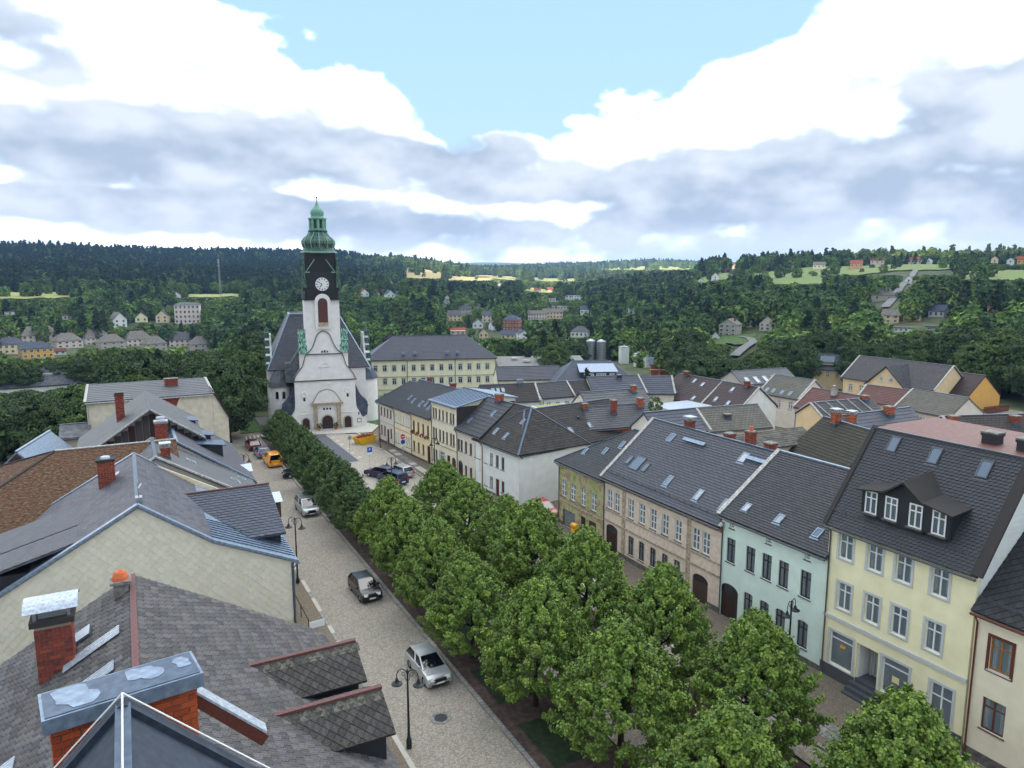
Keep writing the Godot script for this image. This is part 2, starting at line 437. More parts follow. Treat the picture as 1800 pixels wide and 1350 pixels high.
func make_sky() -> PanoramaSkyMaterial:
	var h := SKY_W / 2
	for e in [[5, 0.021, 7], [17, 0.018, 6], [29, 0.075, 5]]:
		var f := FastNoiseLite.new()
		f.seed = e[0]; f.frequency = e[1]; f.fractal_octaves = e[2]; f.fractal_gain = 0.52
		f.noise_type = FastNoiseLite.TYPE_SIMPLEX_SMOOTH
		sky_noise.append(f)
	sky_data.resize(SKY_W * h * 3)
	sky_data.fill(0.3)
	var rows := h / 2 + 2
	var id := WorkerThreadPool.add_group_task(sky_row, rows)
	WorkerThreadPool.wait_for_group_task_completion(id)
	var im := Image.create_from_data(SKY_W, h, false, Image.FORMAT_RGBF, sky_data.to_byte_array())
	var s := PanoramaSkyMaterial.new()
	s.panorama = ImageTexture.create_from_image(im)
	return s

func make_camera_and_light() -> void:
	var cam := Camera3D.new()
	cam.name = "camera"
	cam.position = Vector3(0, 26, 0)
	cam.rotation_degrees = Vector3(-8.7292, 0, 0)
	cam.fov = 55.981
	cam.near = 0.2; cam.far = 30000.0
	add_child(cam)
	var env := Environment.new()
	env.background_mode = Environment.BG_SKY
	env.sky = Sky.new()
	env.sky.sky_material = make_sky()
	env.tonemap_mode = Environment.TONE_MAPPER_LINEAR
	env.tonemap_exposure = 1.38
	env.sdfgi_enabled = true; env.ssao_enabled = true; env.ssil_enabled = true
	env.fog_enabled = true
	env.fog_density = 0.00009
	env.fog_light_color = Color(0.56, 0.74, 0.98)
	var we := WorldEnvironment.new()
	we.name = "environment"
	we.environment = env
	add_child(we)
	var sun := DirectionalLight3D.new()
	sun.name = "sun"
	sun.light_energy = 1.6
	sun.light_color = Color(1.0, 0.93, 0.80)
	sun.light_angular_distance = 0.5
	sun.shadow_enabled = true
	add_child(sun)
	sun.look_at_from_position(Vector3.ZERO, Vector3(0.45, -0.55, -0.70))

# unseen cloud added behind the viewer, shaped to keep the sun off the town
func make_shade_cloud() -> void:
	var on_ground := PackedVector2Array([Vector2(-900, 500), Vector2(700, 350), Vector2(1000, -150), Vector2(640, -440), Vector2(370, -510), Vector2(225, -580), Vector2(90, -690), Vector2(-60, -780), Vector2(-170, -960), Vector2(-270, -1300), Vector2(-420, -1700), Vector2(-700, -2500), Vector2(-2200, -2700), Vector2(-2400, -600), Vector2(-1700, 300)])
	var lift := 3000.0
	var shift := Vector2(-0.45, 0.70) * lift / 0.55
	var c := Vector2.ZERO
	for q in on_ground: c += q / on_ground.size()
	var f := FastNoiseLite.new(); f.seed = 4; f.frequency = 0.0022; f.fractal_octaves = 4
	var s := Shape.new()
	var rings := 9
	var segs := 96
	var pt = func(k: int, i: int, top: bool) -> Vector3:
		var a := TAU * i / segs
		var dir := Vector2(cos(a), sin(a))
		var far := 0.0
		for j in on_ground.size():
			var hit = Geometry2D.segment_intersects_segment(c, c + dir * 9000.0, on_ground[j], on_ground[(j + 1) % on_ground.size()])
			if hit != null: far = maxf(far, c.distance_to(hit))
		var r := far * k / rings
		var q := c + dir * r * (1.0 + 0.05 * f.get_noise_2d(dir.x * 900, dir.y * 900)) + shift
		var dome := sqrt(maxf(0.0, 1.0 - pow(float(k) / rings, 2.0)))
		var y := lift + (dome * (320.0 + 260.0 * f.get_noise_2d(q.x, q.y)) if top else -60.0 * dome + 40.0 * f.get_noise_2d(q.y, q.x))
		return Vector3(q.x, y, q.y)
	for k in rings:
		for i in segs:
			for top in [true, false]:
				var a: Vector3 = pt.call(k, i, top); var b: Vector3 = pt.call(k + 1, i, top)
				var d: Vector3 = pt.call(k + 1, i + 1, top); var e: Vector3 = pt.call(k, i + 1, top)
				if k == 0: s.tri(a, d, b) if top else s.tri(a, b, d)
				elif top: s.quad(a, e, d, b)
				else: s.quad(a, b, d, e)
	var o := structure("cloud", s, M.cloud)
	o.set_meta("label", "unseen cloud added behind the viewer to shade the town")

# ---------- land ----------
# bearing in degrees, then pairs of distance and height in metres
const LAND := [
	[-43.18, 115, 0, 180, -4, 260, -2.1, 420, -4.9, 520, -3.4, 750, 8.2, 1100, 21.7, 1500, 49.6, 2500, 59.7, 5000, 87.8, 12000, 147.3],
	[-32.03, 115, 0, 180, -4, 260, -6.4, 420, -9.5, 520, -7.6, 750, 6.8, 1100, 22.4, 1500, 54.3, 2500, 65.1, 5000, 97.7, 12000, 166.8],
	[-22.13, 115, 0, 180, -4, 260, -9, 420, -15.6, 520, -7.7, 750, 4, 1200, 19.1, 1900, 58.4, 2700, 64.4, 5000, 90.1, 12000, 171.2],
	[-14.89, 130, 0, 200, -6, 300, -12, 420, -12.9, 650, 1.7, 900, 9.2, 1300, 21.2, 1800, 54, 2600, 60.7, 5000, 85.4, 12000, 177.4],
	[-8.89, 130, 0, 200, -6.5, 300, -12, 430, -12.8, 650, 4.1, 900, 8.2, 1250, 16.5, 1600, 40.6, 2400, 40.6, 5000, 48.8, 12000, 135.3],
	[-2.24, 125, 0, 200, -7, 300, -11, 430, -13.2, 560, -9.6, 800, -2.4, 1100, 3.9, 1500, 15.6, 2200, 20.9, 4000, 38.3, 7000, 128, 12000, 182.5],
	[4.47, 125, 0, 220, -7, 320, -11, 430, -13.5, 600, -9.3, 900, -8.7, 1300, -6, 1800, -0.3, 2500, 22.2, 3500, 52.8, 7000, 106.4, 12000, 145.5],
	[11.06, 115, 0, 220, -6, 330, -10.7, 450, -11.9, 600, -4.1, 800, 1.1, 1100, 7.7, 1600, 9.1, 2600, 43.7, 3500, 65.6, 7000, 94.6, 12000, 134.6],
	[16.55, 110, 0, 230, -5, 330, -1.6, 450, 2.6, 600, 10.9, 750, 19.4, 950, 29.5, 1500, 23.8, 3500, 46.6, 7000, 82.7, 12000, 123.3],
	[23.27, 110, 0, 230, -4, 330, -0.4, 450, 4.2, 600, 14.5, 750, 26, 850, 33.2, 1500, 23.9, 3500, 40.8, 7000, 70.5, 12000, 110.8],
	[28.7, 110, 0, 240, -3, 340, 6.1, 450, 10.1, 600, 20.3, 750, 31.1, 850, 34.6, 1500, 26, 3500, 40.2, 7000, 68.5, 12000, 107],
	[33.61, 110, 0, 240, -2, 350, 7.7, 450, 12.4, 560, 20.6, 700, 30, 800, 33.7, 1500, 26, 3500, 39.5, 7000, 66.4, 12000, 102.9],
	[45.47, 110, 0, 240, -2, 350, 10.6, 450, 14.5, 560, 21.5, 700, 29.4, 800, 32.5, 1500, 26, 3500, 37.4, 7000, 60.1, 12000, 90.9],
]
const FAR_HOUSES := [
	[-214.1, -8.1, -306.7, 13.1, 7.9, 4.1, 2.7, 47, "h", "plaster_apricot", "roof_blue", 6, 2, "pale yellow two-storey house with dark hip roof at the left edge"],
	[-190.4, -7.9, -288.9, 11.0, 6.6, 4.1, 2.5, 45, "h", "plaster_orange", "roof_blue", 5, 2, "orange-yellow house with dark hip roof below the grey-roofed row"],
	[-239.1, -9.2, -367.0, 18.0, 9.0, 4.1, 4.3, 51, "h", "plaster_pink", "roof_old", 7, 2, "leftmost long grey-roofed house of the hillside row"],
	[-212.3, -9.4, -346.1, 11.5, 8.0, 3.3, 3.6, 50, "h", "plaster_pink", "roof_old", 4, 2, "small grey hip-roofed block right of the leftmost grey-roofed house"],
	[-212.0, -10.4, -369.5, 11.7, 7.0, 3.8, 4.1, 48, "h", "plaster_pink", "roof_old", 5, 2, "grey hip-roofed house second along the hillside row, rear wing"],
	[-195.6, -10.7, -353.5, 11.2, 7.8, 3.4, 3.6, 47, "h", "plaster_grey", "roof_old", 3, 2, "grey hip-roofed house second along the hillside row, front wing"],
	[-196.3, -12.3, -380.3, 12.6, 7.6, 3.9, 4.2, 45, "h", "plaster_pink", "roof_old", 5, 2, "grey hip-roofed house third along the hillside row, rear wing"],
	[-182.4, -13.3, -369.4, 10.5, 7.4, 3.5, 3.8, 44, "h", "plaster_grey", "roof_old", 3, 2, "grey hip-roofed house third along the hillside row, front wing"],
	[-181.4, -14.0, -396.5, 13.8, 8.3, 3.8, 4.4, 43, "h", "plaster_pink", "roof_grey", 5, 2, "hip-roofed house with row of roof windows, fourth on the hillside"],
	[-165.0, -15.4, -384.1, 10.3, 7.2, 4.0, 4.0, 41, "h", "plaster_grey", "roof_old", 3, 2, "rightmost low grey hip-roofed block of the hillside row"],
	[-247.6, -7.8, -457.3, 7.9, 8.7, 5.0, 4.3, 48, "e", "plaster_white", "roof_old", 2, 2, "narrow white gabled house above the grey-roofed row"],
	[-249.7, -6.6, -487.8, 7.7, 8.4, 3.1, 3.5, 37, "e", "plaster_yellow", "roof_old", 2, 1, "small yellow gabled house among trees above the row"],
	[-236.0, -7.0, -487.9, 7.7, 8.4, 4.6, 3.5, 14, "e", "plaster_cream", "roof_blue", 2, 2, "cream gabled house beside the apartment block"],
	[-216.8, -7.5, -483.6, 15.6, 7.8, 12.6, 1.5, 16, "h", "plaster_pink", "roof_felt", 6, 4, "tall pinkish four-storey apartment block on the left slope"],
	[-345.0, -2.2, -498.2, 6.3, 4.4, 2.0, 1.2, 35, "f", "plaster_white", "roof_felt", 1, 1, "tiny white garden hut at the far left"],
	[-301.4, -5.1, -488.5, 3.1, 2.5, 2.7, 0.8, 32, "f", "plaster_white", "roof_felt", 1, 1, "tiny white shed in the left gardens"],
	[-194.8, -8.7, -309.9, 4.4, 3.5, 1.5, 1.0, 37, "g", "plaster_white", "roof_red", 2, 1, "small white shed with red roof near the orange house"],
	[-306.7, 3.9, -664.6, 7.3, 6.6, 2.6, 2.6, 25, "e", "plaster_white", "roof_redtile", 1, 1, "small white cottage with red roof below the mast"],
	[-274.1, -1.1, -582.8, 5.9, 5.3, 1.8, 0.9, 25, "f", "plaster_grey", "roof_felt", 1, 1, "grey flat garden shed above the apartment block"],
	[-140.2, 4.1, -691.9, 9.2, 8.3, 3.2, 3.8, 36, "e", "plaster_white", "roof_redtile", 2, 1, "red-roofed white house leftmost right of the church tower"],
	[-131.5, 4.4, -697.7, 7.6, 6.9, 3.3, 3.8, -4, "e", "plaster_pink", "roof_redtile", 2, 1, "dull red-roofed house, second right of the church tower"],
	[-125.1, 4.8, -705.0, 7.2, 7.2, 3.3, 3.9, 30, "e", "plaster_pink", "roof_redtile", 2, 1, "pink gabled house, third right of the church tower"],
	[-109.5, 4.2, -656.9, 7.2, 7.2, 3.1, 3.6, 29, "e", "plaster_white", "roof_blue", 2, 1, "white house with blue-grey roof, fourth right of the church tower"],
	[-110.2, 4.9, -701.4, 6.6, 6.6, 2.7, 3.3, 29, "e", "plaster_white", "roof_blue", 1, 1, "small grey-roofed white house at the end of that group"],
	[-166.6, 11.6, -1036.7, 12.9, 10.3, 4.0, 4.0, 9, "g", "plaster_white", "roof_redtile", 2, 1, "bright red-roofed house high in the dark wood"],
	[-59.9, -2.1, -671.3, 6.8, 6.2, 4.7, 3.2, 5, "e", "plaster_white", "roof_redtile", 1, 2, "red-roofed white house alone among trees"],
	[-29.5, -5.9, -685.4, 10.7, 8.6, 4.3, 4.3, 12, "h", "plaster_white", "roof_grey", 3, 2, "white villa with grey hip roof above the far quarter"],
	[-38.3, -7.7, -594.8, 10.3, 8.2, 4.7, 4.2, 19, "g", "plaster_grey", "roof_grey", 4, 2, "grey gabled house left in the far quarter"],
	[-41.7, -9.0, -530.4, 9.2, 7.3, 4.6, 3.3, 19, "g", "plaster_buff", "roof_grey", 3, 2, "buff house with dark roof left in the far quarter"],
	[-18.7, -10.1, -539.7, 6.8, 6.1, 5.1, 3.0, 2, "g", "plaster_pink", "roof_grey", 2, 2, "pinkish house left of the orange brick building"],
	[-23.4, -11.4, -495.4, 7.0, 6.3, 3.5, 2.7, 3, "e", "plaster_white", "roof_blue", 2, 1, "white gabled house below the pinkish house"],
	[-1.1, -12.2, -476.0, 10.5, 8.4, 7.9, 3.0, -18, "h", "brick_orange", "roof_blue", 5, 3, "orange brick three-storey building with dark hip roof"],
	[-9.2, -11.8, -485.9, 7.7, 7.7, 3.1, 2.7, 26, "g", "plaster_white", "roof_old", 2, 1, "low white house with pale roof beside the orange brick building"],
	[-17.3, -13.1, -439.7, 5.5, 5.0, 3.1, 2.8, 2, "e", "plaster_buff", "roof_dark", 2, 1, "buff gabled house at the lower left of the far quarter"],
	[-2.4, -13.3, -438.0, 8.3, 6.6, 2.4, 2.4, 0, "g", "plaster_buff", "roof_blue", 3, 1, "blue-roofed house below the orange brick building"],
	[7.1, -13.4, -427.9, 4.4, 5.3, 4.4, 1.7, 29, "e", "plaster_white", "roof_blue", 1, 2, "white end wall house lowest of the far quarter"],
	[-34.2, -12.4, -456.7, 9.4, 7.5, 2.2, 1.8, 4, "g", "plaster_pink", "roof_redtile", 3, 1, "low house with reddish roof at the edge of the trees"],
	[41.5, -13.3, -446.1, 10.6, 8.4, 3.5, 3.2, -15, "h", "plaster_white", "roof_grey", 4, 1, "white bungalow with grey hip roof above the silos"],
	[19.9, -9.9, -563.6, 15.1, 6.0, 4.9, 2.2, -2, "g", "plaster_pink", "roof_old", 7, 2, "long pinkish building in the far quarter, left half"],
	[32.5, -9.7, -575.1, 15.4, 6.1, 5.4, 2.3, 1, "g", "plaster_buff", "roof_old", 6, 2, "long buff building in the far quarter, right half"],
	[46.4, -9.1, -696.5, 16.4, 8.2, 4.4, 1.6, -4, "f", "plaster_pale", "roof_felt", 6, 1, "low flat-roofed works hall in the far quarter"],
	[62.5, -8.7, -612.8, 9.6, 7.7, 4.3, 2.9, -6, "g", "plaster_white", "roof_blue", 3, 1, "white house with blue roof right in the far quarter"],
	[74.3, -8.6, -931.0, 30.6, 10.7, 6.6, 1.5, -11, "f", "plaster_white", "roof_felt", 9, 2, "long bright white flat-roofed building catching the sun"],
	[90.2, -7.5, -1058.2, 6.6, 6.6, 6.6, 1.7, -5, "f", "plaster_cream", "roof_felt", 1, 1, "yellowish tower block on the long white building"],
	[48.0, -8.0, -862.7, 8.1, 6.5, 4.7, 2.0, -3, "f", "plaster_pink", "roof_felt", 2, 1, "pink cube-shaped house beside the long white building"],
	[93.0, -6.0, -564.4, 5.3, 4.8, 5.3, 1.3, 1, "f", "plaster_white", "roof_felt", 1, 2, "white narrow house deep in the wooded slope"],
	[-21.4, 4.9, -1191.8, 13.0, 11.7, 4.7, 3.7, 1, "g", "plaster_white", "roof_old", 2, 1, "white farmhouse in the sunlit fields"],
	[38.7, -3.6, -1125.3, 9.7, 8.7, 3.5, 2.6, -2, "g", "plaster_white", "roof_redtile", 1, 1, "tiny white house by the sunlit field edge"],
	[63.1, -5.2, -1188.3, 9.3, 8.4, 4.6, 3.7, -3, "g", "plaster_pink", "roof_redtile", 1, 1, "tiny pink house by the sunlit field edge"],
	[-67.4, -12.6, -374.0, 16.6, 5.8, 3.8, 3.0, -4, "g", "brick_small", "roof_dark", 8, 2, "long dark-roofed brick tenement behind the school"],
	[95.4, -1.7, -320.1, 7.8, 7.8, 5.3, 2.3, -35, "e", "plaster_grey", "roof_old", 3, 3, "large plain grey gabled house above the meadow"],
	[86.3, -2.4, -306.1, 3.9, 3.5, 1.7, 2.4, -6, "e", "plaster_white", "roof_blue", 1, 1, "small white cottage with steep dark gable left of the grey house"],
	[117.8, -0.1, -352.9, 6.4, 5.7, 3.9, 4.2, -8, "h", "plaster_cream", "roof_blue", 3, 2, "cream villa with steep dark roof, left wing"],
	[118.7, -0.4, -335.6, 7.4, 6.7, 3.4, 3.7, -31, "e", "plaster_pale", "roof_blue", 3, 2, "pale villa wing with steep dark gable, right wing"],
	[64.9, -10.9, -341.9, 8.1, 7.3, 3.2, 1.6, -3, "e", "plaster_buff", "roof_blue", 2, 1, "low buff house with shallow roof above the brick works"],
	[157.9, 5.4, -301.1, 5.7, 5.1, 3.3, 2.4, -8, "g", "plaster_buff", "roof_old", 2, 2, "buff house with pale tiled roof on the right slope"],
	[168.3, 6.1, -304.6, 6.5, 5.2, 2.6, 2.4, -29, "h", "plaster_salmon", "roof_blue", 3, 1, "salmon-coloured house with dark hip roof on the right slope"],
	[184.8, 7.1, -315.9, 6.5, 5.2, 2.7, 2.5, -55, "g", "plaster_white", "roof_blue", 3, 1, "white house with dark roof and bright gable on the right slope"],
	[217.3, 10.2, -425.8, 12.7, 8.9, 3.0, 4.7, -27, "h", "plaster_grey", "roof_old", 2, 1, "house under a large pale grey roof in the wood"],
	[214.9, 9.2, -323.0, 5.6, 5.0, 3.3, 3.0, -34, "h", "plaster_salmon", "roof_redtile", 2, 2, "red-roofed house on the far right slope"],
	[149.6, 3.9, -276.1, 6.5, 3.3, 1.3, 0.4, -28, "f", "plaster_white", "roof_felt", 4, 1, "white row of garages below the salmon house"],
	[160.1, 4.6, -274.7, 4.8, 2.4, 1.1, 0.4, -30, "f", "plaster_grey", "roof_blue", 2, 1, "grey garages with blue roof below the white house"],
	[309.5, 31.0, -737.7, 11.5, 9.2, 3.4, 2.9, -23, "g", "plaster_yellow", "roof_old", 3, 1, "pale yellow house on the right ridge meadow"],
	[336.2, 31.3, -714.9, 11.1, 8.9, 4.4, 2.8, -25, "g", "plaster_salmon", "roof_redtile", 3, 1, "salmon house standing in the ridge meadow"],
	[379.3, 35.6, -760.7, 13.0, 10.4, 3.5, 3.0, -27, "g", "plaster_pink", "roof_redtile", 3, 1, "reddish roofed house between trees on the ridge"],
	[409.5, 36.1, -744.8, 12.7, 7.6, 2.9, 2.9, -29, "g", "plaster_white", "roof_redtile", 3, 1, "white long house on the ridge skyline"],
	[420.4, 36.0, -738.7, 6.3, 5.7, 2.9, 2.3, -30, "e", "plaster_white", "roof_old", 1, 1, "small white gable on the ridge skyline"],
	[440.0, 35.2, -668.1, 5.7, 5.1, 3.6, 2.6, -33, "e", "plaster_cream", "roof_redtile", 1, 1, "cream gable near the right end of the ridge"],
	[450.0, 34.6, -661.4, 5.7, 5.1, 3.1, 2.1, -34, "e", "plaster_white", "roof_blue", 1, 1, "white gable near the right end of the ridge"],
	[456.7, 34.1, -656.8, 6.6, 6.0, 4.1, 2.6, -35, "g", "plaster_orange", "roof_redtile", 2, 1, "orange house at the right end of the ridge"],
	[204.8, 18.1, -736.0, 7.5, 6.7, 4.6, 4.0, -16, "e", "plaster_white", "roof_redtile", 1, 2, "white house with red roof beside the sunlit slope"],
	[204.0, 15.7, -788.0, 6.1, 5.5, 2.5, 2.5, -15, "e", "plaster_white", "roof_old", 1, 1, "tiny white gable left on the sunlit slope"],
	[246.0, 26.0, -842.8, 8.5, 7.7, 3.9, 2.6, -16, "g", "wood_brown", "roof_brown", 1, 1, "dark brown barn on the sunlit slope"],
	[848.9, 41.1, -2806.4, 24.0, 21.6, 13.1, 6.5, -17, "g", "plaster_pink", "roof_redtile", 1, 1, "pink house above the brown barn"],
	[292.5, 30.5, -851.1, 5.3, 4.8, 4.6, 2.6, -19, "e", "plaster_salmon", "roof_redtile", 1, 1, "small salmon house on the skyline left of the meadow"],
	[306.0, 32.2, -803.7, 6.2, 5.6, 3.1, 2.5, -21, "g", "plaster_white", "roof_redtile", 1, 1, "small white house on the skyline left of the yellow house"],
	[275.1, 19.0, -506.1, 3.9, 3.6, 3.6, 2.0, -29, "e", "plaster_white", "roof_old", 1, 1, "white gable half hidden below the ridge wood"],
]
# open ground: bearing from, bearing to, distance from, distance to, material
const FIELDS := [
	[-36.0, -31.2, 715.0, 800.0, "field_pale"], [-24.0, -20.5, 735.0, 790.0, "field_pale"],
	[-8.3, -4.6, 1240.0, 1560.0, "field_gold"], [-5.0, -1.6, 1330.0, 1540.0, "field_gold"], [-1.8, 1.2, 1500.0, 1720.0, "field_pale"], [0.9, 3.3, 1120.0, 1290.0, "field_pale"],
	[6.3, 14.2, 2250.0, 3050.0, "field_pale"], [-3.2, 0.6, 1780.0, 2020.0, "field_gold"], [1.6, 5.0, 1900.0, 2120.0, "field_pale"], [14.0, 16.4, 760.0, 900.0, "field_green"],
	[16.6, 31.0, 700.0, 835.0, "field_green"], [19.5, 23.0, 640.0, 710.0, "field_green"], [31.8, 38.0, 570.0, 660.0, "field_green"],
	[15.8, 18.6, 300.0, 338.0, "lawn"],
]
var blockers := [] # bearing, half width, distance, lowest elevation angle that must stay in view

func profile_at(e: Array, r: float) -> float:
	if r <= e[1]: return e[2]
	for i in range(1, e.size() - 2, 2):
		if r < e[i + 2]:
			var t: float = (r - e[i]) / (e[i + 2] - e[i])
			t = t * t * (3 - 2 * t) * 0.5 + t * 0.5
			return lerpf(e[i + 1], e[i + 3], t)
	return e[e.size() - 1]

func height_at(x: float, z: float) -> float:
	var r := sqrt(x * x + z * z)
	var az := rad_to_deg(atan2(x, -z))
	if az <= LAND[0][0]: return profile_at(LAND[0], r)
	for i in LAND.size() - 1:
		if az < LAND[i + 1][0]:
			var t: float = (az - LAND[i][0]) / (LAND[i + 1][0] - LAND[i][0])
			return lerpf(profile_at(LAND[i], r), profile_at(LAND[i + 1], r), t * t * (3 - 2 * t))
	return profile_at(LAND[LAND.size() - 1], r)

func polar(az: float, r: float, lift := 0.0) -> Vector3:
	var a := deg_to_rad(az)
	var q := Vector3(sin(a) * r, 0, -cos(a) * r)
	q.y = height_at(q.x, q.z) + lift
	return q

func make_land() -> void:
	var s := Shape.new()
	var f := FastNoiseLite.new(); f.seed = 9; f.frequency = 0.01; f.fractal_octaves = 4
	var radii := [0.0, 40.0, 80.0, 110.0]
	while radii[-1] < 9000.0: radii.append(radii[-1] * 1.055 + 2.0)
	var bearings := []
	var b := -180.0
	while b < 180.0:
		bearings.append(b)
		b += 1.0 if absf(b) < 45.0 else 5.0
	bearings.append(180.0)
	var grid := []
	for r in radii:
		var line := []
		for az in bearings: line.append(polar(az, r, -0.30))
		grid.append(line)
	for i in radii.size() - 1:
		for j in bearings.size() - 1:
			var k := f.get_noise_2d(grid[i][j].x, grid[i][j].z)
			s.col = Color(0.060, 0.085, 0.024).lerp(Color(0.11, 0.135, 0.04), clampf(0.5 + k, 0, 1))
			if i == 0: s.tri(grid[0][0], grid[1][j], grid[1][j + 1])
			else: s.quad(grid[i][j], grid[i][j + 1], grid[i + 1][j + 1], grid[i + 1][j])
	structure("terrain", s, M.terrain)
	for e in FIELDS:
		s = Shape.new()
		var na := int((e[1] - e[0]) / 0.35) + 2
		var nr := 10
		var wob = func(i: int, k: int) -> Vector3:
			var az: float = lerpf(e[0], e[1], float(i) / na); var r: float = lerpf(e[2], e[3], float(k) / nr)
			var w: float = f.get_noise_2d(i * 23.0, e[2] + k * 40.0)
			return polar(az + w * 0.35 * (1.0 if i == 0 or i == na else 0.0), r * (1.0 + 0.02 * f.get_noise_2d(i * 30.0, e[2])), 0.5)
		for i in na:
			for k in nr:
				s.quad(wob.call(i, k), wob.call(i + 1, k), wob.call(i + 1, k + 1), wob.call(i, k + 1))
		structure("field", s, M[e[4]])
		var mid: float = (e[0] + e[1]) / 2
		var q := polar(mid, e[2])
		blockers.append([mid, (e[1] - e[0]) / 2, e[2], rad_to_deg(atan2(q.y - 26.0 + 0.2 * (polar(mid, e[3]).y - q.y), e[2]))])
	# lane up the right slope and the drive by the grey house
	for e in [[[27.2, 420.0], [27.6, 470.0], [28.0, 530.0], [28.5, 600.0], [28.9, 700.0]], [[17.2, 268.0], [17.9, 290.0], [18.5, 306.0], [18.3, 318.0], [17.5, 326.0]]]:
		s = Shape.new()
		for i in e.size() - 1:
			for k in 4:
				var p0 := polar(lerpf(e[i][0], e[i + 1][0], k / 4.0), lerpf(e[i][1], e[i + 1][1], k / 4.0), 0.8)
				var p1 := polar(lerpf(e[i][0], e[i + 1][0], (k + 1) / 4.0), lerpf(e[i][1], e[i + 1][1], (k + 1) / 4.0), 0.8)
				var w := Vector3(2.4, 0, 0) if e[0][1] > 400 else Vector3(1.5, 0, 0.8)
				s.quad(p0 - w, p0 + w, p1 + w, p1 - w)
		structure("lane", s, M.path_grey)
		for q in e:
			var g := polar(q[0], q[1])
			blockers.append([q[0], 0.42, q[1], rad_to_deg(atan2(g.y - 26.0, q[1]))])

# ---------- foliage ----------
func leaf(s: Shape, at: Vector3, out: Vector3, size: float, r: RandomNumberGenerator) -> void:
	# a folded leaf (or spray of leaves) that hangs a little
	var f := Vector3(r.randf_range(-1, 1), r.randf_range(-1, 1), r.randf_range(-1, 1))
	f = (f - out * f.dot(out) * 0.6 + Vector3.DOWN * 0.25 + out * 0.3).normalized()
	var side := f.cross(out).normalized()
	if side.length() < 0.1: side = Vector3.RIGHT
	var lift := side.cross(f) * size * 0.16
	var tip := at + f * size
	var m := at + f * size * 0.45
	var w := side * size * 0.42
	s.tri(at, m + w + lift, tip)
	s.tri(at, tip, m - w + lift)

func crown(seed_: int, height: float, radius: float, y0: float, clumps: int, leaves: int, size: float, tones: Array, shape: String) -> Shape:
	var r := RandomNumberGenerator.new(); r.seed = seed_
	var s := Shape.new()
	var lobes := FastNoiseLite.new(); lobes.seed = seed_; lobes.frequency = 0.9; lobes.fractal_octaves = 2
	var lop := Vector3(r.randf_range(-0.08, 0.08), 0, r.randf_range(-0.08, 0.08)) * radius
	for k in clumps:
		var t := pow((k + 0.5) / clumps, 0.85 if shape == "lime" else 1.0)
		var prof := 0.0
		if shape == "lime": prof = pow(sin(PI * pow(clampf(t * 0.93 + 0.07, 0, 1), 0.62)), 0.78) * (1.0 - 0.22 * t)
		elif shape == "round": prof = sqrt(maxf(0.03, 1.0 - pow(2.0 * t - 1.0, 2.0)))
		else: prof = (1.0 - t) * 1.0 + 0.03
		var a := k * 2.39996 + r.randf_range(-0.5, 0.5)
		var deep := sqrt(r.randf()) if shape == "round" else pow(r.randf(), 0.33)
		deep = lerpf(0.35, 1.0, deep) * r.randf_range(0.84, 1.14)
		if shape != "fir": deep *= 1.0 + (0.15 if shape == "lime" else 0.34) * lobes.get_noise_3d(cos(a) * prof * 1.3, t * 2.4, sin(a) * prof * 1.3)
		var at := lop * t + Vector3(cos(a) * prof * radius * deep, y0 + t * height + r.randf_range(-0.04, 0.04) * height, sin(a) * prof * radius * deep)
		var out := Vector3(cos(a), 0.35 + (t - 0.4) * 1.1, sin(a)).normalized()
		var cr := radius * (0.25 if shape == "round" else (0.13 if shape == "lime" else 0.19)) * r.randf_range(0.7, 1.25) * (0.55 + 0.45 * prof)
		var tone: Color = tones[r.randi() % tones.size()]
		for j in leaves:
			var d := Vector3(r.randfn(), r.randfn() * 0.8, r.randfn()).normalized()
			if d.dot(out) < -0.25: d = (d + out * 1.1).normalized()
			var q := at + Vector3(d.x, d.y * 0.62, d.z) * cr * pow(r.randf(), 0.4)
			if shape == "fir":
				q = at + Vector3(out.x, -0.35, out.z) * cr * r.randf_range(-1.2, 1.3) + Vector3(-out.z, 0, out.x) * cr * r.randf_range(-1, 1)
				d = Vector3(out.x, -0.3, out.z)
			elif shape == "lime": # sprays that reach out and up
				q = at + (out + Vector3.UP * 0.45).normalized() * cr * r.randf_range(-0.6, 1.9) + d * cr * 0.55 * r.randf()
				d = (d + Vector3.UP * 0.5).normalized()
			var v := r.randf_range(0.72, 1.28)
			s.col = Color(tone.r * v, tone.g * v, tone.b * v)
			leaf(s, q, (d + out * 0.6).normalized(), size * r.randf_range(0.75, 1.25), r)
	return s

func trunk(seed_: int, height: float, rad: float, limbs: int, reach: float) -> Shape:
	var r := RandomNumberGenerator.new(); r.seed = seed_
	var s := Shape.new()
	s.tube([Vector3(0, -0.4, 0), Vector3(0, 0.15, 0), Vector3(0.04, height * 0.4, 0.03), Vector3(0, height * 0.75, 0.05), Vector3(0.05, height, 0)], [rad * 1.5, rad * 1.15, rad * 0.85, rad * 0.5, rad * 0.12], 7)
	for k in limbs:
		var a := k * 2.4 + r.randf_range(-0.3, 0.3)
		var y := height * lerpf(0.35, 0.85, float(k) / limbs)
		var o := Vector3(cos(a), 0, sin(a))
		var l := reach * r.randf_range(0.6, 0.95) * (1.0 - 0.5 * float(k) / limbs)
		s.tube([Vector3(0, y, 0), o * l * 0.45 + Vector3.UP * (y + l * 0.3), o * l + Vector3.UP * (y + l * 0.5)], [rad * 0.45, rad * 0.3, rad * 0.08], 5)
	return s

func make_tree(called: String, label: String, crown_shape: Shape, trunk_shape: Shape, leafm: Material, group: String) -> Node3D:
	var o := thing(called, label, "tree", Vector3.ZERO, 0, group)
	part(o, "trunk", trunk_shape, M.bark)
	part(o, "crown", crown_shape, leafm)
	return o

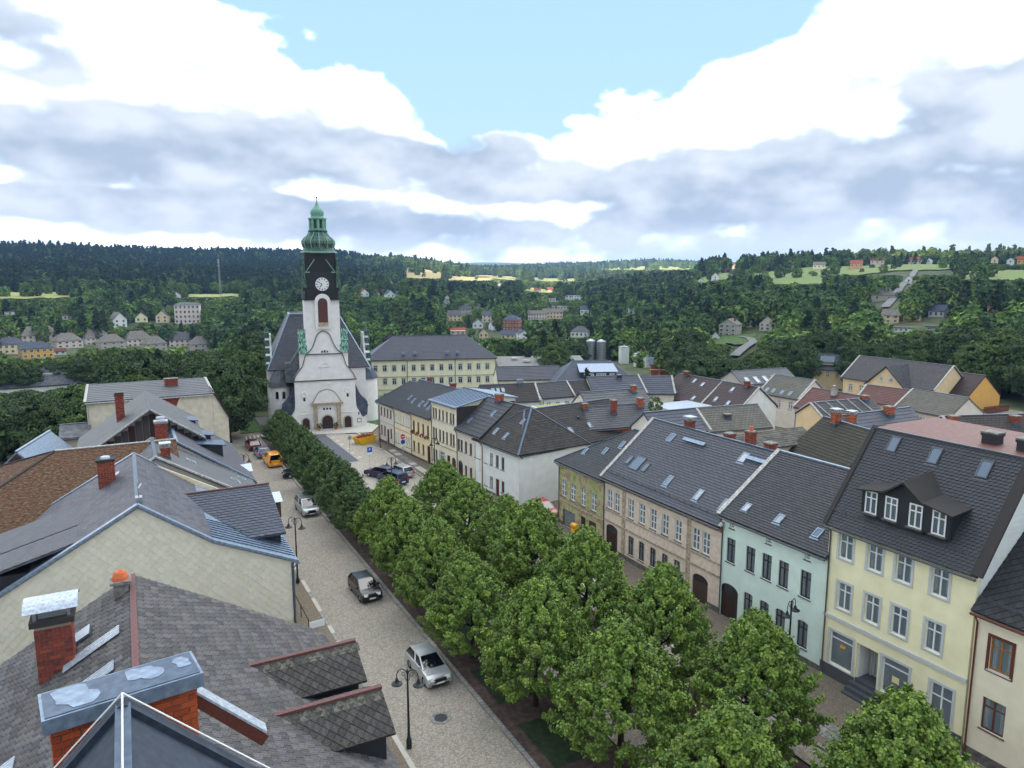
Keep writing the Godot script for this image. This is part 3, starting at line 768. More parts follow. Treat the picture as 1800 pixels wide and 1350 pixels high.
func in_town(u: float, v: float) -> bool:
	if u > -13 and u < 48 and v < 117: return true
	if u > 20 and u < 46 and v < 155: return true
	return Geometry2D.is_point_in_polygon(Vector2(u, v), PackedVector2Array([Vector2(38, -20), Vector2(38, 152), Vector2(48, 203), Vector2(98, 196), Vector2(98, 152), Vector2(112, 118), Vector2(158, 128), Vector2(168, 92), Vector2(150, -20)]))

func hides(x: float, z: float, base: float, tall: float) -> bool:
	var r := sqrt(x * x + z * z)
	var az := rad_to_deg(atan2(x, -z))
	var top := rad_to_deg(atan2(base + tall - 26.0, r))
	for q in blockers:
		if absf(az - q[0]) < q[1] + rad_to_deg(4.2 / r) and r < q[2] and top > q[3]: return true
	return false

func in_field(az: float, r: float) -> bool:
	for e in FIELDS:
		if az > e[0] - 0.15 and az < e[1] + 0.15 and r > e[2] - 6 and r < e[3] + 6: return true
	return false

func make_woods() -> void:
	var dark := [Color(0.040, 0.072, 0.022), Color(0.050, 0.086, 0.025), Color(0.062, 0.102, 0.029), Color(0.052, 0.082, 0.033)]
	var mid := [Color(0.056, 0.098, 0.024), Color(0.070, 0.116, 0.027), Color(0.088, 0.135, 0.032)]
	var fir := [Color(0.026, 0.048, 0.026), Color(0.034, 0.058, 0.029), Color(0.042, 0.066, 0.030)]
	var kinds := [
		make_tree("broadleaf_tree", "", crown(101, 9.5, 4.6, 2.2, 150, 80, 0.42, mid, "round"), trunk(1, 8, 0.28, 6, 4), M.foliage, ""),
		make_tree("broadleaf_tree", "", crown(102, 11.5, 5.2, 2.0, 170, 80, 0.42, dark, "round"), trunk(2, 9, 0.32, 6, 4.5), M.foliage, ""),
		make_tree("broadleaf_tree", "", crown(103, 8.0, 4.2, 1.4, 130, 80, 0.40, mid, "round"), trunk(3, 7, 0.25, 5, 3.5), M.foliage, ""),
		make_tree("fir_tree", "", crown(104, 14.5, 3.1, 1.0, 240, 40, 0.42, fir, "fir"), trunk(4, 13, 0.24, 0, 1), M.foliage, ""),
	]
	var far_meshes := [crown(111, 10, 4.8, 0.8, 44, 14, 1.5, mid, "round").mesh(), crown(112, 12, 5.2, 0.8, 46, 14, 1.55, dark, "round").mesh(), crown(113, 9, 4.6, 0.5, 42, 14, 1.45, mid, "round").mesh(), crown(114, 15, 3.3, 0.4, 54, 10, 1.3, fir, "fir").mesh()]
	var many := [[], [], [], []]
	var near := []
	var r := 118.0
	rng.seed = 77
	var grove := FastNoiseLite.new(); grove.seed = 12; grove.frequency = 0.008; grove.fractal_octaves = 3
	while r < 3400.0:
		var step := 6.6 if r < 420 else (7.4 if r < 900 else (10.0 if r < 1600 else 17.0))
		var az := -40.0 + rng.randf() * 0.5
		while az < 40.0:
			az += rad_to_deg(step / r) * rng.randf_range(0.8, 1.2)
			var rr := r + rng.randf_range(-0.5, 0.5) * step
			var q := polar(az, rr)
			var u := q.x * cos(TURN) - q.z * sin(TURN); var v := -q.x * sin(TURN) - q.z * cos(TURN)
			if in_town(u, v): continue
			if in_field(az, rr) and rng.randf() > 0.05: continue
			if u > 13.5 and u < 24 and v < 137: continue
			var n := grove.get_noise_2d(q.x, q.z)
			# gardens on the left slope and round the far houses are thinner
			if az < -14 and rr > 415 and rr < 730 and n > -0.12 and rng.randf() < 0.55: continue
			if rr > 340 and rr < 620 and az > -6 and az < 8 and rng.randf() < 0.62: continue
			var kind := 0
			var firry := 0.12 + (0.5 if az < -12 and rr > 780 else 0.0) + (0.25 if n < -0.2 else 0.0)
			if rng.randf() < firry: kind = 3
			else: kind = [0, 1, 1, 2, 0][rng.randi() % 5] if n < 0.15 else [0, 2, 0, 1][rng.randi() % 4]
			var size := rng.randf_range(0.75, 1.2) * (1.0 if rr < 900 else (1.25 if rr < 1600 else 1.7))
			if az > 24 and rr > 640 and rr < 900: size *= 0.72
			var tall: float = [11.5, 13.5, 9.4, 15.5][kind] * size
			var k := 0.0
			for try_ in [1.0, 0.8, 0.62, 0.48, 0.36]:
				if not hides(q.x, q.z, q.y, tall * try_):
					k = try_
					break
			if k == 0.0: continue
			if k < 0.6 and kind == 3: kind = 2
			var fat := lerpf(k, 1.0, 0.35)
			var tr := Transform3D(Basis(Vector3.UP, rng.randf() * TAU).scaled(Vector3(size * fat, size * k, size * fat)), q - Vector3.UP * 0.3)
			if near.size() < 290 and rr < 330 and absf(az) < 36.5: near.append([kind, tr, az, rr])
			else: many[kind].append(tr)
		r += step * 0.9
	var first := [true, true, true, true]
	for e in near:
		var kind: int = e[0]
		var where := "in the wood left of the town" if e[2] < -22 else ("behind the church and school" if e[2] < 6 else ("in the green belt behind the back roofs" if e[2] < 20 else "in the wooded belt right of the town"))
		var what: String = ["leafy green tree ", "dark broad-crowned tree ", "low bushy tree ", "dark pointed fir tree "][kind] + where
		var o: Node3D = kinds[kind]
		if not first[kind]:
			o = copy(kinds[kind], what, Vector3.ZERO, 0, what.replace("tree", "trees"))
		first[kind] = false
		tag(o, what, "tree", what.replace("tree", "trees"))
		o.transform = e[1]
	for kind in 4:
		var mm := MultiMesh.new()
		mm.transform_format = MultiMesh.TRANSFORM_3D
		mm.use_colors = true
		mm.mesh = far_meshes[kind]
		mm.instance_count = many[kind].size()
		for i in many[kind].size():
			mm.set_instance_transform(i, many[kind][i])
			var g: float = rng.randf_range(0.80, 1.25) * float([1.75, 1.45, 1.75, 1.2][kind])
			mm.set_instance_color(i, Color(g * rng.randf_range(0.92, 1.12), g, g * rng.randf_range(0.85, 1.05)))
		var o := MultiMeshInstance3D.new()
		o.name = ["light_wood", "dark_wood", "bushes", "fir_wood"][kind]
		o.multimesh = mm
		o.material_override = M.foliage
		add_child(o)
		tag(o, ["lighter broadleaf woods covering the hills", "dark broadleaf woods covering the hills", "bushes and low trees scattered over slopes and gardens", "dark fir woods on the hills"][kind], "wood", "", "stuff")

# ---------- far houses ----------
func make_far_houses() -> void:
	for e in FAR_HOUSES:
		var w: float = e[3]; var d: float = e[4]; var h: float = e[5]; var rh: float = e[6]
		var o := thing("house", e[13], "house", Vector3(e[0], e[1], e[2]), deg_to_rad(e[7]), "houses on the slopes round the town")
		var dist := Vector2(e[0], e[2]).length()
		blockers.append([rad_to_deg(atan2(e[0], -e[2])), rad_to_deg(atan2(w * 0.55, dist)), dist, rad_to_deg(atan2(e[1] + h * 0.08 - 26.0, dist))])
		var s := Shape.new()
		s.box(Vector3(-w / 2, -4, -d), Vector3(w / 2, h, 0))
		var ov := 0.35
		var rf := Shape.new()
		var m: String = e[8]
		var x0 := -w / 2 - ov; var x1 := w / 2 + ov; var z0 := -d - ov; var z1 := ov
		if m == "e":
			s.slab(PackedVector2Array([Vector2(-w / 2, h), Vector2(w / 2, h), Vector2(0, h + rh)]), -d, 0)
			rf.sheet([Vector3(x1, h - 0.2, z1), Vector3(x1, h - 0.2, z0), Vector3(0, h + rh + 0.1, z0), Vector3(0, h + rh + 0.1, z1)], 0.2)
			rf.sheet([Vector3(x0, h - 0.2, z0), Vector3(x0, h - 0.2, z1), Vector3(0, h + rh + 0.1, z1), Vector3(0, h + rh + 0.1, z0)], 0.2)
		elif m == "g":
			s.xf = Transform3D(Basis(Vector3.UP, -PI / 2), Vector3.ZERO)
			s.slab(PackedVector2Array([Vector2(-d, h), Vector2(0, h), Vector2(-d / 2, h + rh)]), -w / 2, w / 2)
			s.xf = Transform3D()
			rf.sheet([Vector3(x0, h - 0.2, z1), Vector3(x1, h - 0.2, z1), Vector3(x1, h + rh + 0.1, -d / 2), Vector3(x0, h + rh + 0.1, -d / 2)], 0.2)
			rf.sheet([Vector3(x1, h - 0.2, z0), Vector3(x0, h - 0.2, z0), Vector3(x0, h + rh + 0.1, -d / 2), Vector3(x1, h + rh + 0.1, -d / 2)], 0.2)
		elif m == "h":
			var a := Vector3(-w / 2 + d * 0.42, h + rh, -d / 2); var b := Vector3(w / 2 - d * 0.42, h + rh, -d / 2)
			var y := h - 0.1
			rf.sheet([Vector3(x0, y, z1), Vector3(x1, y, z1), b, a], 0.2)
			rf.sheet([Vector3(x1, y, z0), Vector3(x0, y, z0), a, b], 0.2)
			rf.sheet([Vector3(x1, y, z1), Vector3(x1, y, z0), b], 0.2)
			rf.sheet([Vector3(x0, y, z0), Vector3(x0, y, z1), a], 0.2)
		else:
			rf.box(Vector3(x0, h, z0), Vector3(x1, h + 0.35, z1))
		part(o, "wall", s, M[e[9]])
		var roof := part(o, "roof", rf, M[e[10]])
		if w > 6.5 and m != "f" and dist < 600:
			var c := Shape.new()
			c.box(Vector3(w * 0.18, h + rh * 0.4, -d * 0.62), Vector3(w * 0.18 + 0.7, h + rh + 0.9, -d * 0.62 + 0.7))
			part(roof, "chimney", c, M.brick_small)
		var nx: int = e[11]; var ny: int = e[12]
		for side in (2 if dist < 650 else 1):
			var span := w if side == 0 else d
			var cols := nx if side == 0 else maxi(1, nx / 2)
			for i in cols:
				for k in ny:
					var ww := minf(1.1, span / cols * 0.42); var wh := minf(1.5, h / ny * 0.5)
					var y := h * (k + 0.5) / ny - wh * 0.45
					var p := Shape.new(); var g := Shape.new()
					var x := -span / 2 + span * (i + 0.5) / cols
					if side == 1:
						var t := Transform3D(Basis(Vector3.UP, PI / 2 if e[7] < 0 else -PI / 2), Vector3(w / 2 if e[7] < 0 else -w / 2, 0, -d / 2))
						p.xf = t; g.xf = t
					p.box(Vector3(x - ww / 2 - 0.1, y - 0.1, 0.01), Vector3(x + ww / 2 + 0.1, y, 0.12))
					p.box(Vector3(x - ww / 2 - 0.1, y + wh, 0.01), Vector3(x + ww / 2 + 0.1, y + wh + 0.1, 0.12))
					p.box(Vector3(x - ww / 2 - 0.1, y, 0.01), Vector3(x - ww / 2, y + wh, 0.12))
					p.box(Vector3(x + ww / 2, y, 0.01), Vector3(x + ww / 2 + 0.1, y + wh, 0.12))
					p.box(Vector3(x - 0.04, y, 0.04), Vector3(x + 0.04, y + wh, 0.09))
					g.box(Vector3(x - ww / 2, y, 0.01), Vector3(x + ww / 2, y + wh, 0.05))
					var wn := part(o, "window", p, M.white_paint)
					part(wn, "pane", g, M.glass_dark)
	# lattice mast on the left slope
	var mast := thing("radio_mast", "tall thin lattice radio mast rising from the left hillside", "mast", Vector3(-267, 2.0, -666.5))
	var ms := Shape.new()
	for k in 3:
		var a := k * TAU / 3
		ms.tube([Vector3(cos(a), -1, sin(a)) * 1.2, Vector3(cos(a) * 0.35, 36, sin(a) * 0.35)], [0.14, 0.1], 5)
		for y in range(0, 36, 2):
			var q0 := 1.2 - 0.85 * y / 36.0; var q1 := 1.2 - 0.85 * (y + 2) / 36.0; var b := a + TAU / 3
			ms.tube([Vector3(cos(a) * q0, y, sin(a) * q0), Vector3(cos(b) * q1, y + 2, sin(b) * q1)], [0.06], 4)
	part(mast, "lattice", ms, M.verge_white)
	var an := Shape.new()
	an.tube([Vector3(0, 36, 0), Vector3(0, 41, 0)], [0.1], 6)
	for y in [30, 33, 35]: an.box(Vector3(-0.9, y, 0.4), Vector3(0.9, y + 1.4, 0.8))
	part(mast, "antenna", an, M.steel)

# ---------- building kit ----------
# a wall in its own xy plane facing +z, with openings [x, y, w, h, ...]; reveals go back "deep"
func wall(s: Shape, length: float, y0: float, y1: float, ops: Array, deep := 0.17) -> void:
	var xs := [0.0, length]; var ys := [y0, y1]
	for o in ops:
		for x in [o[0], o[0] + o[2]]: if not xs.has(x): xs.append(x)
		for y in [o[1], o[1] + o[3]]: if not ys.has(y): ys.append(y)
	xs.sort(); ys.sort()
	for i in xs.size() - 1:
		for k in ys.size() - 1:
			var c := Vector2((xs[i] + xs[i + 1]) / 2, (ys[k] + ys[k + 1]) / 2)
			var open := false
			for o in ops:
				if c.x > o[0] and c.x < o[0] + o[2] and c.y > o[1] and c.y < o[1] + o[3]: open = true
			if not open: s.quad(Vector3(xs[i], ys[k], 0), Vector3(xs[i + 1], ys[k], 0), Vector3(xs[i + 1], ys[k + 1], 0), Vector3(xs[i], ys[k + 1], 0))
	for o in ops:
		var a: float = o[0]; var b: float = o[0] + o[2]; var c: float = o[1]; var d: float = o[1] + o[3]
		s.quad(Vector3(a, c, -deep), Vector3(a, c, 0), Vector3(a, d, 0), Vector3(a, d, -deep))
		s.quad(Vector3(b, c, 0), Vector3(b, c, -deep), Vector3(b, d, -deep), Vector3(b, d, 0))
		s.quad(Vector3(a, c, -deep), Vector3(b, c, -deep), Vector3(b, c, 0), Vector3(a, c, 0))
		s.quad(Vector3(a, d, 0), Vector3(b, d, 0), Vector3(b, d, -deep), Vector3(a, d, -deep))
		var rise: float = o[5] if o.size() > 5 else 0.0
		if rise > 0.0: # spandrels of an arched head
			var left := PackedVector2Array([Vector2(a, d), Vector2(a, d - rise)]); var right := PackedVector2Array([Vector2(b, d), Vector2(b, d - rise)])
			for k in range(1, 7):
				var t := sin(k / 6.0 * PI / 2); var g := 1.0 - cos(k / 6.0 * PI / 2)
				left.append(Vector2(a + (b - a) / 2 * g, d - rise + rise * t)); right.append(Vector2(b - (b - a) / 2 * g, d - rise + rise * t))
			s.slab(left, -deep - 0.04, -0.004); s.slab(right, -deep - 0.04, -0.004)

const STYLE := {
	"old": ["white_paint", 2, [0.36, 0.68], "", true], "new": ["white_paint", 2, [0.70], "trim_grey", true], "brown": ["wood_dark", 2, [0.72], "", true], "ochre": ["wood_ochre", 2, [0.72], "wood_red", true],
	"red": ["wood_red", 2, [0.72], "", true], "slim": ["wood_brown", 2, [0.7], "", true], "slimw": ["white_paint", 2, [0.7], "", true], "trim": ["wood_brown", 2, [0.7], "trim_grey", true], "school": ["white_paint", 2, [0.72], "trim_grey", false],
	"vent": ["white_paint", 1, [0.5], "", false], "shop": ["white_paint", 1, [0.80], "trim_grey", false], "shopold": ["wood_red", 1, [], "", false], "attic": ["white_paint", 2, [0.70], "", true],
	"door": ["wood_dark", 2, [], "", false], "doorred": ["wood_red", 1, [], "", false], "gate": ["wood_dark", 2, [], "", false], "gatebrown": ["wood_brown", 2, [], "", false], "doorwhite": ["white_paint", 2, [0.75], "trim_grey", false], "louvre": ["wood_red", 1, [], "", false],
}

func window(parent: Node, xf: Transform3D, w: float, h: float, style: String, rise := 0.0, called := "window") -> void:
	var st: Array = STYLE[style]
	var key := "%s %.2f %.2f %.2f" % [style, w, h, rise]
	var solid := style in ["door", "doorred", "gate", "gatebrown"]
	if not shared.has(key):
		var f := Shape.new(); var p := Shape.new(); var q := Shape.new(); var g := Shape.new(); var c := Shape.new()
		var b := 0.075
		f.box(Vector3(0, 0, -0.16), Vector3(b, h, -0.09)); f.box(Vector3(w - b, 0, -0.16), Vector3(w, h, -0.09))
		f.box(Vector3(b, 0, -0.16), Vector3(w - b, b, -0.09)); f.box(Vector3(b, h - b, -0.16), Vector3(w - b, h, -0.09))
		if solid:
			f.box(Vector3(b, b, -0.15), Vector3(w - b, h - b, -0.11))
			for i in int(st[1]) * 2:
				var x := lerpf(b, w - b, i / (st[1] * 2.0)) + 0.05; var x1 := lerpf(b, w - b, (i + 1) / (st[1] * 2.0)) - 0.05
				for e in [[0.06, 0.34], [0.40, 0.66]]: f.box(Vector3(x, h * e[0], -0.112), Vector3(x1, h * e[1], -0.085))
			if rise > 0.0: g.box(Vector3(b, h * 0.72, -0.112), Vector3(w - b, h - b, -0.10))
		else:
			for i in range(1, int(st[1])): f.box(Vector3(w * i / st[1] - 0.04, b, -0.155), Vector3(w * i / st[1] + 0.04, h - b, -0.085))
			for t in st[2]: f.box(Vector3(b, h * t - 0.03, -0.153), Vector3(w - b, h * t + 0.03, -0.087))
			g.box(Vector3(b, b, -0.13), Vector3(w - b, h - b, -0.122))
			if st[4]:
				for e in [[b, w * 0.25], [w * 0.75, w - b]]:
					for k in 4:
						var x: float = lerpf(e[0], e[1], k / 4.0); var x1: float = lerpf(e[0], e[1], (k + 1) / 4.0)
						c.quad(Vector3(x, b, -0.22 - 0.04 * (k % 2)), Vector3(x1, b, -0.22 - 0.04 * ((k + 1) % 2)), Vector3(x1, h - b, -0.22 - 0.04 * ((k + 1) % 2)), Vector3(x, h - b, -0.22 - 0.04 * (k % 2)))
			q.box(Vector3(-0.08, -0.07, -0.16), Vector3(w + 0.08, -0.005, 0.07))
			if st[3]:
				p.box(Vector3(-0.15, -0.14, 0.003), Vector3(0, h + 0.15, 0.035)); p.box(Vector3(w, -0.14, 0.003), Vector3(w + 0.15, h + 0.15, 0.035))
				p.box(Vector3(0, h, 0.003), Vector3(w, h + 0.15, 0.035)); p.box(Vector3(0, -0.14, 0.003), Vector3(w, -0.072, 0.035))
		shared[key] = [f.mesh(), g.mesh() if g.p.size() else null, c.mesh() if c.p.size() else null, q.mesh() if q.p.size() else null, p.mesh() if p.p.size() else null]
	var m: Array = shared[key]
	var o := part(parent, called, m[0], M[st[0]])
	o.transform = xf
	if m[1]: part(o, "pane", m[1], M.glass_dark if solid or style in ["school", "louvre"] else M.glass)
	var luck := absi(hash("%.2f %.2f %s" % [xf.origin.x, xf.origin.y, parent.name])) % 10
	if m[2] and luck > 1:
		var cu := part(o, "curtain", m[2], M.curtain)
		if luck > 6: # drawn up part of the way
			cu.scale.y = 0.45 + 0.05 * luck
			cu.position.y = h * (1.0 - cu.scale.y) * 0.98
	if m[3]: part(o, "sill", m[3], M.trim_grey if st[3] else M.plinth)
	if m[4]: part(o, "surround", m[4], M[st[3]])

func fill_openings(parent: Node, xf: Transform3D, ops: Array) -> void:
	for o in ops:
		if o[4] == "": continue
		var rise: float = o[5] if o.size() > 5 else 0.0
		var d: bool = o[4] in ["door", "doorred", "gate", "gatebrown", "doorwhite"]
		window(parent, xf * Transform3D(Basis(), Vector3(o[0], o[1], 0)), o[2], o[3], o[4], rise, "door" if d else "window")

# lay slates over a flat convex polygon (first edge = eaves, left to right seen from outside)
func cover(roof: Node3D, poly: Array, sw: float, sh: float, tone: Color, style := "rect", single := 0, m := "slate", spread := 0.28, called := "slate") -> void:
	var o: Vector3 = poly[0]
	var ex: Vector3 = (poly[1] - poly[0]).normalized()
	var n: Vector3 = (poly[1] - poly[0]).cross(poly[2] - poly[0]).normalized()
	var ey := n.cross(ex)
	var flat := PackedVector2Array(); var hi := 0.0; var x0 := 0.0; var x1 := 0.0
	for q in poly:
		var k := Vector2((q - o).dot(ex), (q - o).dot(ey))
		flat.append(k); hi = maxf(hi, k.y); x0 = minf(x0, k.x); x1 = maxf(x1, k.x)
	var r := RandomNumberGenerator.new(); r.seed = int(absf(o.x * 13 + o.z * 7 + hi * 31)) + 5
	var unit := PackedVector2Array()
	if style == "rect": unit = PackedVector2Array([Vector2(0.01, 0), Vector2(sw - 0.01, 0), Vector2(sw - 0.01, sh * 1.2), Vector2(0.01, sh * 1.2)])
	elif style == "bow": unit = PackedVector2Array([Vector2(0.01, sh * 0.30), Vector2(sw * 0.2, sh * 0.08), Vector2(sw * 0.5, 0), Vector2(sw - 0.012, 0.02), Vector2(sw - 0.01, sh * 1.2), Vector2(0.01, sh * 1.2)])
	else: unit = PackedVector2Array([Vector2(sw * 0.5, -sh * 0.04), Vector2(sw * 0.97, sh * 1.0), Vector2(sw * 0.5, sh * 2.0), Vector2(sw * 0.03, sh * 1.0)])
	var top := sh * 1.2 if style != "dia" else sh * 2.0
	var thick := 0.05
	var full := []; var cut := []
	var base := Basis(ex, ey, n)
	var row := -1
	while (row - 1) * sh < hi:
		var y := row * sh
		var x := x0 - sw + (sw * 0.5 if row % 2 else 0.0)
		while x < x1 + sw:
			var g := PackedVector2Array()
			var ok := true
			for q in unit:
				var w := q + Vector2(x, y)
				g.append(w)
				if not Geometry2D.is_point_in_polygon(w, flat): ok = false
			var t := 1.0 - spread * r.randf()
			var cc := Color(tone.r * t * r.randf_range(0.96, 1.04), tone.g * t, tone.b * t * r.randf_range(0.95, 1.05))
			var place := Transform3D(base, o + ex * x + ey * y + n * (0.012 + r.randf() * 0.006))
			if ok: full.append([place, cc])
			else:
				for k in Geometry2D.intersect_polygons(g, flat):
					if k.size() > 2: cut.append([place, cc, k, Vector2(x, y)])
			x += sw
		row += 1
	var emit = func(s: Shape, pts: PackedVector2Array, off: Vector2) -> void:
		var v := []
		var c := PackedVector2Array(pts)
		if Geometry2D.is_polygon_clockwise(c): c.reverse()
		for q in c:
			var w: Vector2 = q - off
			v.append(Vector3(w.x, w.y, thick * (1.0 - 0.85 * clampf(w.y / top, 0, 1))))
		for i in range(1, v.size() - 1): s.tri(v[0], v[i], v[i + 1])
		for i in v.size():
			var a: Vector3 = v[i]; var b: Vector3 = v[(i + 1) % v.size()]
			if a.y < top * 0.6 and b.y < top * 0.6: s.quad(Vector3(a.x, a.y, -0.01), Vector3(b.x, b.y, -0.01), b, a)
	var alone := []
	if single > 0:
		var gt := roof.global_transform
		var eye := Vector3(0, 26, 0)
		full.sort_custom(func(a, b): return (gt * a[0].origin).distance_squared_to(eye) < (gt * b[0].origin).distance_squared_to(eye))
		alone = full.slice(0, single); full = full.slice(single)
		var kinds := []
		for k in 4:
			var s := Shape.new(); var t := 1.0 - spread * k / 3.5
			s.col = Color(tone.r * t, tone.g * t, tone.b * t)
			emit.call(s, unit, Vector2.ZERO)
			kinds.append(s.mesh())
		for e in alone:
			var one := part(roof, called, kinds[r.randi() % 4], M[m])
			one.transform = e[0]
	var s := Shape.new()
	for e in full:
		s.xf = e[0]; s.col = e[1]
		emit.call(s, unit, Vector2.ZERO)
	for e in cut:
		s.xf = e[0]; s.col = e[1]
		emit.call(s, e[2], e[3])
	if s.p.size():
		var rest := part(roof, called + "s", s, M[m])
		rest.set_meta("kind", "stuff")

const TONE := {"slate": Color(0.125, 0.125, 0.148), "near": Color(0.170, 0.162, 0.172), "grey": Color(0.105, 0.108, 0.118), "dark": Color(0.055, 0.058, 0.066), "blue": Color(0.085, 0.098, 0.130), "brown": Color(0.060, 0.034, 0.027), "red": Color(0.17, 0.060, 0.042), "old": Color(0.22, 0.21, 0.185), "warm": Color(0.085, 0.078, 0.075), "felt": Color(0.13, 0.135, 0.14), "violet": Color(0.088, 0.093, 0.112), "moss": Color(0.075, 0.068, 0.05)}

# a house: front facade along local x at z = 0, body going back to z = -D, ridge along x at z = -zr
func house(o: Dictionary) -> Dictionary:
	var L: float = o.L; var E: float = o.E; var R: float = o.R; var zr: float = o.get("zr", 4.0); var D: float = o.get("D", zr * 2)
	var Eb: float = o.get("Eb", R - (R - E) / zr * (D - zr))
	var y0: float = o.get("y0", -1.0)
	var hl: float = o.get("hl", 0.0); var hr: float = o.get("hr", 0.0)
	var node := thing(o.get("name", "house"), o.label, o.get("cat", "house"), W(o.u, o.v, o.get("y", 0.0)), TURN + deg_to_rad(o.get("phi", -90.0)), o.get("group", ""))
	var front: Array = o.get("front", []); var right: Array = o.get("right", []); var left: Array = o.get("left", [])
	var s := Shape.new()
	wall(s, L, y0, E, front)
	s.xf = Transform3D(Basis(Vector3.UP, PI / 2), Vector3(L, 0, 0))
	var m := minf(E, Eb)
	wall(s, D, y0, m, right)
	if hr <= 0.0: s.slab(PackedVector2Array([Vector2(0, m), Vector2(D, m), Vector2(D, Eb + 0.001), Vector2(zr, R - 0.02), Vector2(0, E + 0.001)]), -0.2, 0)
	s.xf = Transform3D(Basis(Vector3.UP, -PI / 2), Vector3(0, 0, -D))
	wall(s, D, y0, m, left)
	var flare: Array = o.get("flare", [])
	if hl <= 0.0:
		var gp := PackedVector2Array([Vector2(0, m), Vector2(D, m), Vector2(D, E + 0.001)])
		if flare.size(): gp.append(Vector2(D + flare[0], flare[1] - 0.02))
		gp.append(Vector2(D - zr, R - 0.02)); gp.append(Vector2(0, Eb + 0.001))
		s.slab(gp, -0.2, 0)
	s.xf = Transform3D(Basis(Vector3.UP, PI), Vector3(L, 0, -D))
	wall(s, L, y0, Eb, [])
	s.xf = Transform3D()
	# floors, so that rooms are dark
	var y := 0.02
	part(node, "wall", s, M[o.wall])
	if front.size() or right.size() or left.size():
		var fl := Shape.new()
		for k in o.get("floors", [0.05, 3.2]): fl.box(Vector3(0.2, k, -D + 0.2), Vector3(L - 0.2, k + 0.15, -0.25))
		fl.box(Vector3(0.2, 0.2, -D * 0.45), Vector3(L - 0.2, E - 0.3, -D * 0.45 + 0.15))
		part(node, "floor", fl, M[o.get("floor_mat", "interior")])
	fill_openings(node, Transform3D(), front)
	fill_openings(node, Transform3D(Basis(Vector3.UP, PI / 2), Vector3(L, 0, 0)), right)
	fill_openings(node, Transform3D(Basis(Vector3.UP, -PI / 2), Vector3(0, 0, -D)), left)
	# roof
	var ov: float = o.get("ov", 0.35); var oe: float = o.get("oe", 0.12); var up := 0.16
	var kf := (R - E) / zr; var kb := (R - Eb) / (D - zr)
	var fl0 := Vector3(-oe, E - ov * kf + up, ov); var fr0 := Vector3(L + oe, E - ov * kf + up, ov)
	var bl0 := Vector3(-oe, Eb - ov * kb + up, -D - ov); var br0 := Vector3(L + oe, Eb - ov * kb + up, -D - ov)
	var ra := Vector3(hl if hl > 0 else -oe, R + up, -zr); var rb := Vector3(L - hr if hr > 0 else L + oe, R + up, -zr)
	if hl > 0: fl0.x = -ov; bl0.x = -ov
	if hr > 0: fr0.x = L + ov; br0.x = L + ov
	var planes := [[fl0, fr0, rb, ra], [br0, bl0, ra, rb]]
	if flare.size():
		var b0 := Vector3(-oe, flare[1] + up, flare[0]); var b1 := Vector3(L + oe, flare[1] + up, flare[0])
		planes[0] = [b0, b1, rb, ra]
		planes.append([fl0, fr0, b1, b0])
	if hr > 0: planes.append([fr0, br0, rb])
	if hl > 0: planes.append([bl0, fl0, ra])
	var rs := Shape.new()
	for q in planes: rs.sheet(q, 0.15)
	var roof := part(node, "roof", rs, M[o.get("deck", "roof_dark")])
	var tone: Color = TONE[o.get("tone", "grey")]
	var sz: Vector2 = o.get("slate", Vector2(0.42, 0.30))
	if sz.x > 0:
		for i in planes.size():
			if i == 1 and not o.get("back", false): continue
			if flare.size() and i == 2: continue
			cover(roof, planes[i], sz.x, sz.y, tone, o.get("lay", "rect"), o.get("single", 0) if i == 0 else 0, o.get("slate_mat", "slate"), o.get("spread", 0.28))
	# ridge and hips
	var rg := Shape.new()
	rg.bar(ra + Vector3.UP * 0.03, rb + Vector3.UP * 0.03, 0.26, 0.09)
	part(node, "ridge", rg, M[o.get("ridge", "zinc_dark")])
	rg = Shape.new()
	if hr > 0: rg.bar(rb + Vector3.UP * 0.03, fr0 + Vector3.UP * 0.03, 0.22, 0.09); rg.bar(rb + Vector3.UP * 0.03, br0 + Vector3.UP * 0.03, 0.22, 0.09)
	if hl > 0: rg.bar(ra + Vector3.UP * 0.03, fl0 + Vector3.UP * 0.03, 0.22, 0.09); rg.bar(ra + Vector3.UP * 0.03, bl0 + Vector3.UP * 0.03, 0.22, 0.09)
	if rg.p.size(): part(node, "hip", rg, M[o.get("hip", o.get("ridge", "zinc_dark"))])
	# gutter
	var gs := Shape.new()
	gs.tube([fl0 + Vector3(0.02, -0.16, 0.05), fr0 + Vector3(-0.02, -0.16, 0.05)], [0.075], 8)
	gs.tube([fl0 + Vector3(oe + 0.14, -0.2, 0.02), Vector3(0.14, E - 0.75, 0.07), Vector3(0.14, y0 + 0.2, 0.07)], [0.05], 6)
	part(node, "gutter", gs, M[o.get("gutter", "gutter")])
	# verges: raised strips along the ends
	for e in o.get("verge", []):
		var vs := Shape.new()
		var x: float = -oe if e[0] == "l" else L + oe
		var wd: float = e[2] if e.size() > 2 else 0.28
		if flare.size():
			vs.bar(Vector3(x, fl0.y + 0.07, ov), Vector3(x, flare[1] + up + 0.07, flare[0]), wd, 0.14)
			vs.bar(Vector3(x, flare[1] + up + 0.07, flare[0]), Vector3(x, R + up + 0.07, -zr), wd, 0.14)
		else: vs.bar(Vector3(x, fl0.y + 0.07, ov), Vector3(x, R + up + 0.07, -zr), wd, 0.14)
		vs.bar(Vector3(x, R + up + 0.07, -zr), Vector3(x, bl0.y + 0.07, -D - ov), wd, 0.14)
		part(node, "verge", vs, M[e[1]])
